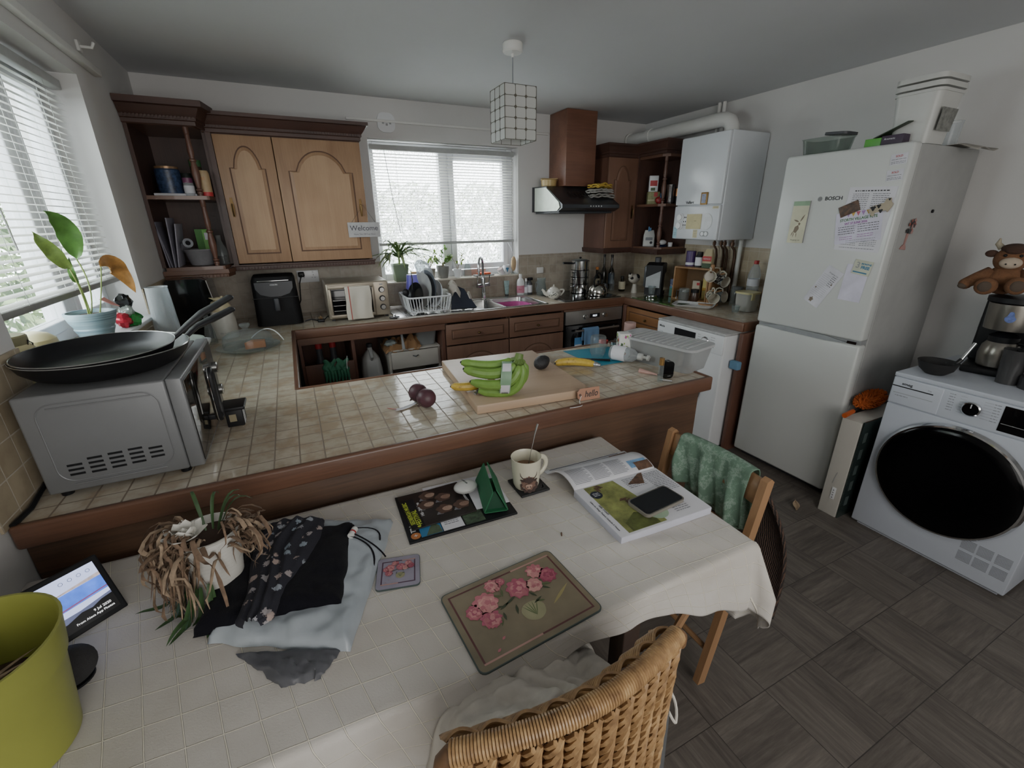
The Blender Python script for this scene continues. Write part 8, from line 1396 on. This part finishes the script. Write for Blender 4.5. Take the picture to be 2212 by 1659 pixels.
bc_ = thing('black_case', 'small upright glossy black case at the peninsula edge', 'case', (2.038, -2.345, .9005), R(-12)); g = G(BGLOSS); a = rrect(.050, .075, .016, 5); g.prism([(p, q+.0375) for p, q in a], -.014, .014, 'y'); g.obj('body', bc_); G(GREY).text('evenflo' if 0 else 'medal', .006, FACEY(.004, -.0146, .012)).obj('lettering', bc_)
lb = thing('lidded_box', 'large frosted plastic storage box with ribbed lid at the peninsula end', 'box', (2.185, -2.165, .9005), R(13)); LBM = glass('frost_box', '#cfd1d1', .35, .28); LBL = glass('frost_lid', '#d5d7d8', .35, .5)
g = G(LBM); a = rrect(.165, .36, .03, 5); b = rrect(.195, .40, .035, 5); n = len(a); g.add([(x, y, 0) for x, y in a]+[(x, y, .105) for x, y in b], [tuple(range(n))[::-1]]+[(i, (i+1) % n, n+(i+1) % n, n+i) for i in range(n)]); g.obj('body', lb)
g = G(LBL).prism(rrect(.208, .415, .038, 5), .103, .114); 
for i in range(11): g.box(-.085, -.17+.03*i, .114, .085, -.162+.03*i, .1175, .001)
lid_ = g.obj('lid', lb); g = G(INKG).bars(T(-.02, .185, .1145), -.05, .03, [0, -.008], .004); g.obj('writing', lid_)
for i, (x, y, w_, d_, h, c) in enumerate(((-.045, -.02, .04, .16, .085, '#8b8a84'), (.0, .0, .035, .20, .07, '#a39a90'), (.04, -.04, .04, .14, .08, '#6f7478'))): t = thing('packet', 'packet inside the frosted box, '+('nearest the jar', 'in the middle', 'nearest the edge')[i], 'packet', (2.185+x, -2.165+y, .9025), R(13)); G(mat('pkt%d' % i, c, .7, var=.3, vs=40)).box(-w_/2, -d_/2, 0, w_/2, d_/2, h, .004).obj('body', t)
fcn = thing('floral_carton', 'tall white carton printed with red and green flowers by the frosted box', 'box', (2.055, -2.035, .9030), R(-22)); g = G(WMAT).box(-.027, -.027, 0, .027, .027, .125, .001); g.obj('body', fcn); g = G(DGREEN); rnd = random.Random(9)
for f in (0, -PI/2):
    for i in range(26): k = g.mark(); blob(g, (DGREEN, INK, RED, MC['hot_pink'], PY_)[i % 5], rnd.uniform(-.022, .022), rnd.uniform(.008, .118), rnd.uniform(.003, .007), .0002+.00006*i, 4, .3, n=9, sy=1.5); g.xf(Matrix.Rotation(f, 4, 'Z') @ FACEY(0, -.0273, 0), k)
g.obj('flower_print', fcn, smooth=False)
vessel('pink_tube', 'tall pale pink cardboard tube behind the frosted box', 'tube', (2.235, -1.865, .9005), [(.030, 0), (.030, .125), (.028, .126), (0, .123)], mat('pink_tube', '#a98a83', .6)); vessel('honey_jar', 'amber jar with steel-rimmed black lid behind the frosted box', 'jar', (2.145, -1.935, .9005), [(.026, 0), (.028, .004), (.028, .075)], mat('amber', '#8f6f2d', .2), cap=[(.030, .075), (.030, .096), (.026, .098), (0, .097)], capm=DGREY)
for i, (x, y, m_, lab) in enumerate(((2.075, -1.855, RED, 'low jar with red lid in the row behind the teal mat'), (2.11, -1.90, STEEL, 'low jar with silver lid in the row behind the teal mat'), (2.16, -1.87, DGREY, 'low jar with dark lid in the row behind the teal mat'))): vessel('small_jar', lab, 'jar', (x, y, .9026 if i < 2 else .9005), [(.021, 0), (.023, .03)], GLASS, cap=[(.024, .03), (.024, .044), (0, .045)], capm=m_, n=18)
tag(G(BLACK).tube([(2.20, -2.36, .70), (2.235, -2.30, .66), (2.235, -2.22, .70), (2.205, -2.19, .80)], .0025, 6).obj('cable'), 'thin black cable looping off the end of the peninsula', 'cable')
# papers near fridge foot and cable by the microwave
lv = thing('dry_leaf', 'curled beige dry leaf on the floor below the fridge corner', 'leaf', (3.02, -2.47, .004), R(40)); g = G(mat('leaf_beige', '#a08c72', .8)); g.grid(lambda u, v: Vector((-.04+.08*u, (v-.5)*.035*math.sin(PI*min(1, .1+u)), .012*(v-.5)**2*4+.01*u)), 10, 6); g.obj('leaf_body', lv, ang=180, solid=.001)
tag(G(BLACK).tube([(.012, -1.95, 1.02), (.014, -2.20, .93), (.018, -2.36, .905), (.012, -2.43, .905)], .006, 8).obj('power_cable'), 'black power cable running down the wall behind the microwave', 'cable')
sd = thing('seed_husk', 'tiny dark seed husk lying on the tablecloth', 'husk', (1.198, -2.86, .7625), R(60)); G(mat('husk', '#5b3f2c', .7)).ball((0, 0, .001), (.009, .002, .0015), 10, 6).obj('husk_body', sd)
# ------------------------------------------------------------------ garden outside the windows
struct(G(mat('neutral_ground', '#8a8784', .9, var=.3, vs=3)).box(-9, -9, -.4, 12, 9, -.3), 'ground')  # ground out of view, made grey so its bounce light stays neutral
def hedge(name, label, x0, x1, y0, y1, z1, n, seed, big=.07):
    rnd = random.Random(seed); ms = [mat('hedge_a', '#6d7f58', .7, var=.3), mat('hedge_b', '#8fa276', .7, var=.3), mat('hedge_c', '#44553a', .7, var=.3)]; g = G(ms[0])
    for i in range(n):
        x, y = rnd.uniform(x0, x1), rnd.uniform(y0, y1); top = z1+.35*nz(x*1.3, y*1.3, seed)+.15*nz(x*5, y*5, seed); z = rnd.uniform(-.3, top); g.use(ms[rnd.choice((0, 0, 1, 1, 2))])
        a, b = Vector((rnd.gauss(0, 1), rnd.gauss(0, 1), rnd.gauss(0, 1))).normalized(), Vector((rnd.gauss(0, 1), rnd.gauss(0, 1), rnd.gauss(0, 1))).normalized(); c = Vector((x, y, z)); s = big*rnd.uniform(.6, 1.3); g.add([c-a*s, c+b*s*.4, c+a*s, c-b*s*.4], [(0, 1, 2, 3)])
    o = g.obj(name, smooth=False); tag(o, label, 'hedge', kind='stuff'); return o
hedge('hedge', 'pale green leafy hedge seen through the obscured window over the sink', .0, 5.2, 2.0, 2.7, 1.95, 15000, 3)
hedge('shrubbery', 'leafy green bushes seen through the left window blind', -1.9, -1.1, -1.5, 4.2, 2.6, 12000, 7)
g = G(mat('outer_post', '#b9c0d2', .7)).box(-.75, -1.02, -.3, -.67, -.94, 3.0); tag(g.obj('garden_post'), 'pale vertical post outside the left window', 'post')
# ------------------------------------------------------------------ camera, light, world
cam = bpy.data.cameras.new('camera'); co = bpy.data.objects.new('camera', cam); COL.objects.link(co); SC.camera = co
cam.sensor_fit = 'HORIZONTAL'; cam.sensor_width = 36; cam.lens = 949.73/2212*36; cam.clip_start = .02
yaw, pit, rol = .448, .3572, -.0105
F = Vector((math.sin(yaw)*math.cos(pit), math.cos(yaw)*math.cos(pit), -math.sin(pit))); Rt = Vector((math.cos(yaw), -math.sin(yaw), 0)); U = Rt.cross(F)
R2 = math.cos(rol)*Rt+math.sin(rol)*U; U2 = -math.sin(rol)*Rt+math.cos(rol)*U
co.matrix_world = Matrix(((R2.x, U2.x, -F.x, .6743), (R2.y, U2.y, -F.y, -3.6581), (R2.z, U2.z, -F.z, 1.5403), (0, 0, 0, 1)))
w = bpy.data.worlds.new('sky'); SC.world = w; w.use_nodes = True; bg = w.node_tree.nodes['Background']; bg.inputs[0].default_value = (.95, .94, 1, 1); bg.inputs[1].default_value = 13.0
def area(name, loc, rot, sx, sy, power, c=(1, 1, 1), portal=False):
    l = bpy.data.lights.new(name, 'AREA'); l.shape = 'RECTANGLE'; l.size = sx; l.size_y = sy; l.energy = power; l.color = c
    if portal: l.cycles.is_portal = True
    o = bpy.data.objects.new(name, l); COL.objects.link(o); o.location = loc; o.rotation_euler = rot; return o
area('portal_back', (1.9, .23, 1.6), (R(-90), 0, 0), 1.2, 1.0, 1, portal=True)
area('portal_left', (-.25, -1.53, 1.6), (0, R(-90), 0), 1.0, 1.2, 1, portal=True)
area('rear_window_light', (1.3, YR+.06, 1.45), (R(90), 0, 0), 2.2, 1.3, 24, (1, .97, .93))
SC.view_settings.view_transform = 'AgX'; SC.view_settings.look = 'AgX - Medium Low Contrast'; SC.view_settings.exposure = 0.92
SC.cycles.max_bounces = 6; SC.cycles.diffuse_bounces = 4; SC.cycles.use_adaptive_sampling = True; SC.cycles.adaptive_threshold = .03; SC.cycles.glossy_bounces = 3; SC.cycles.transparent_max_bounces = 16; SC.cycles.transmission_bounces = 4
SC.cycles.use_denoising = True; SC.cycles.sample_clamp_indirect = 6; SC.cycles.caustics_reflective = False; SC.cycles.caustics_refractive = False
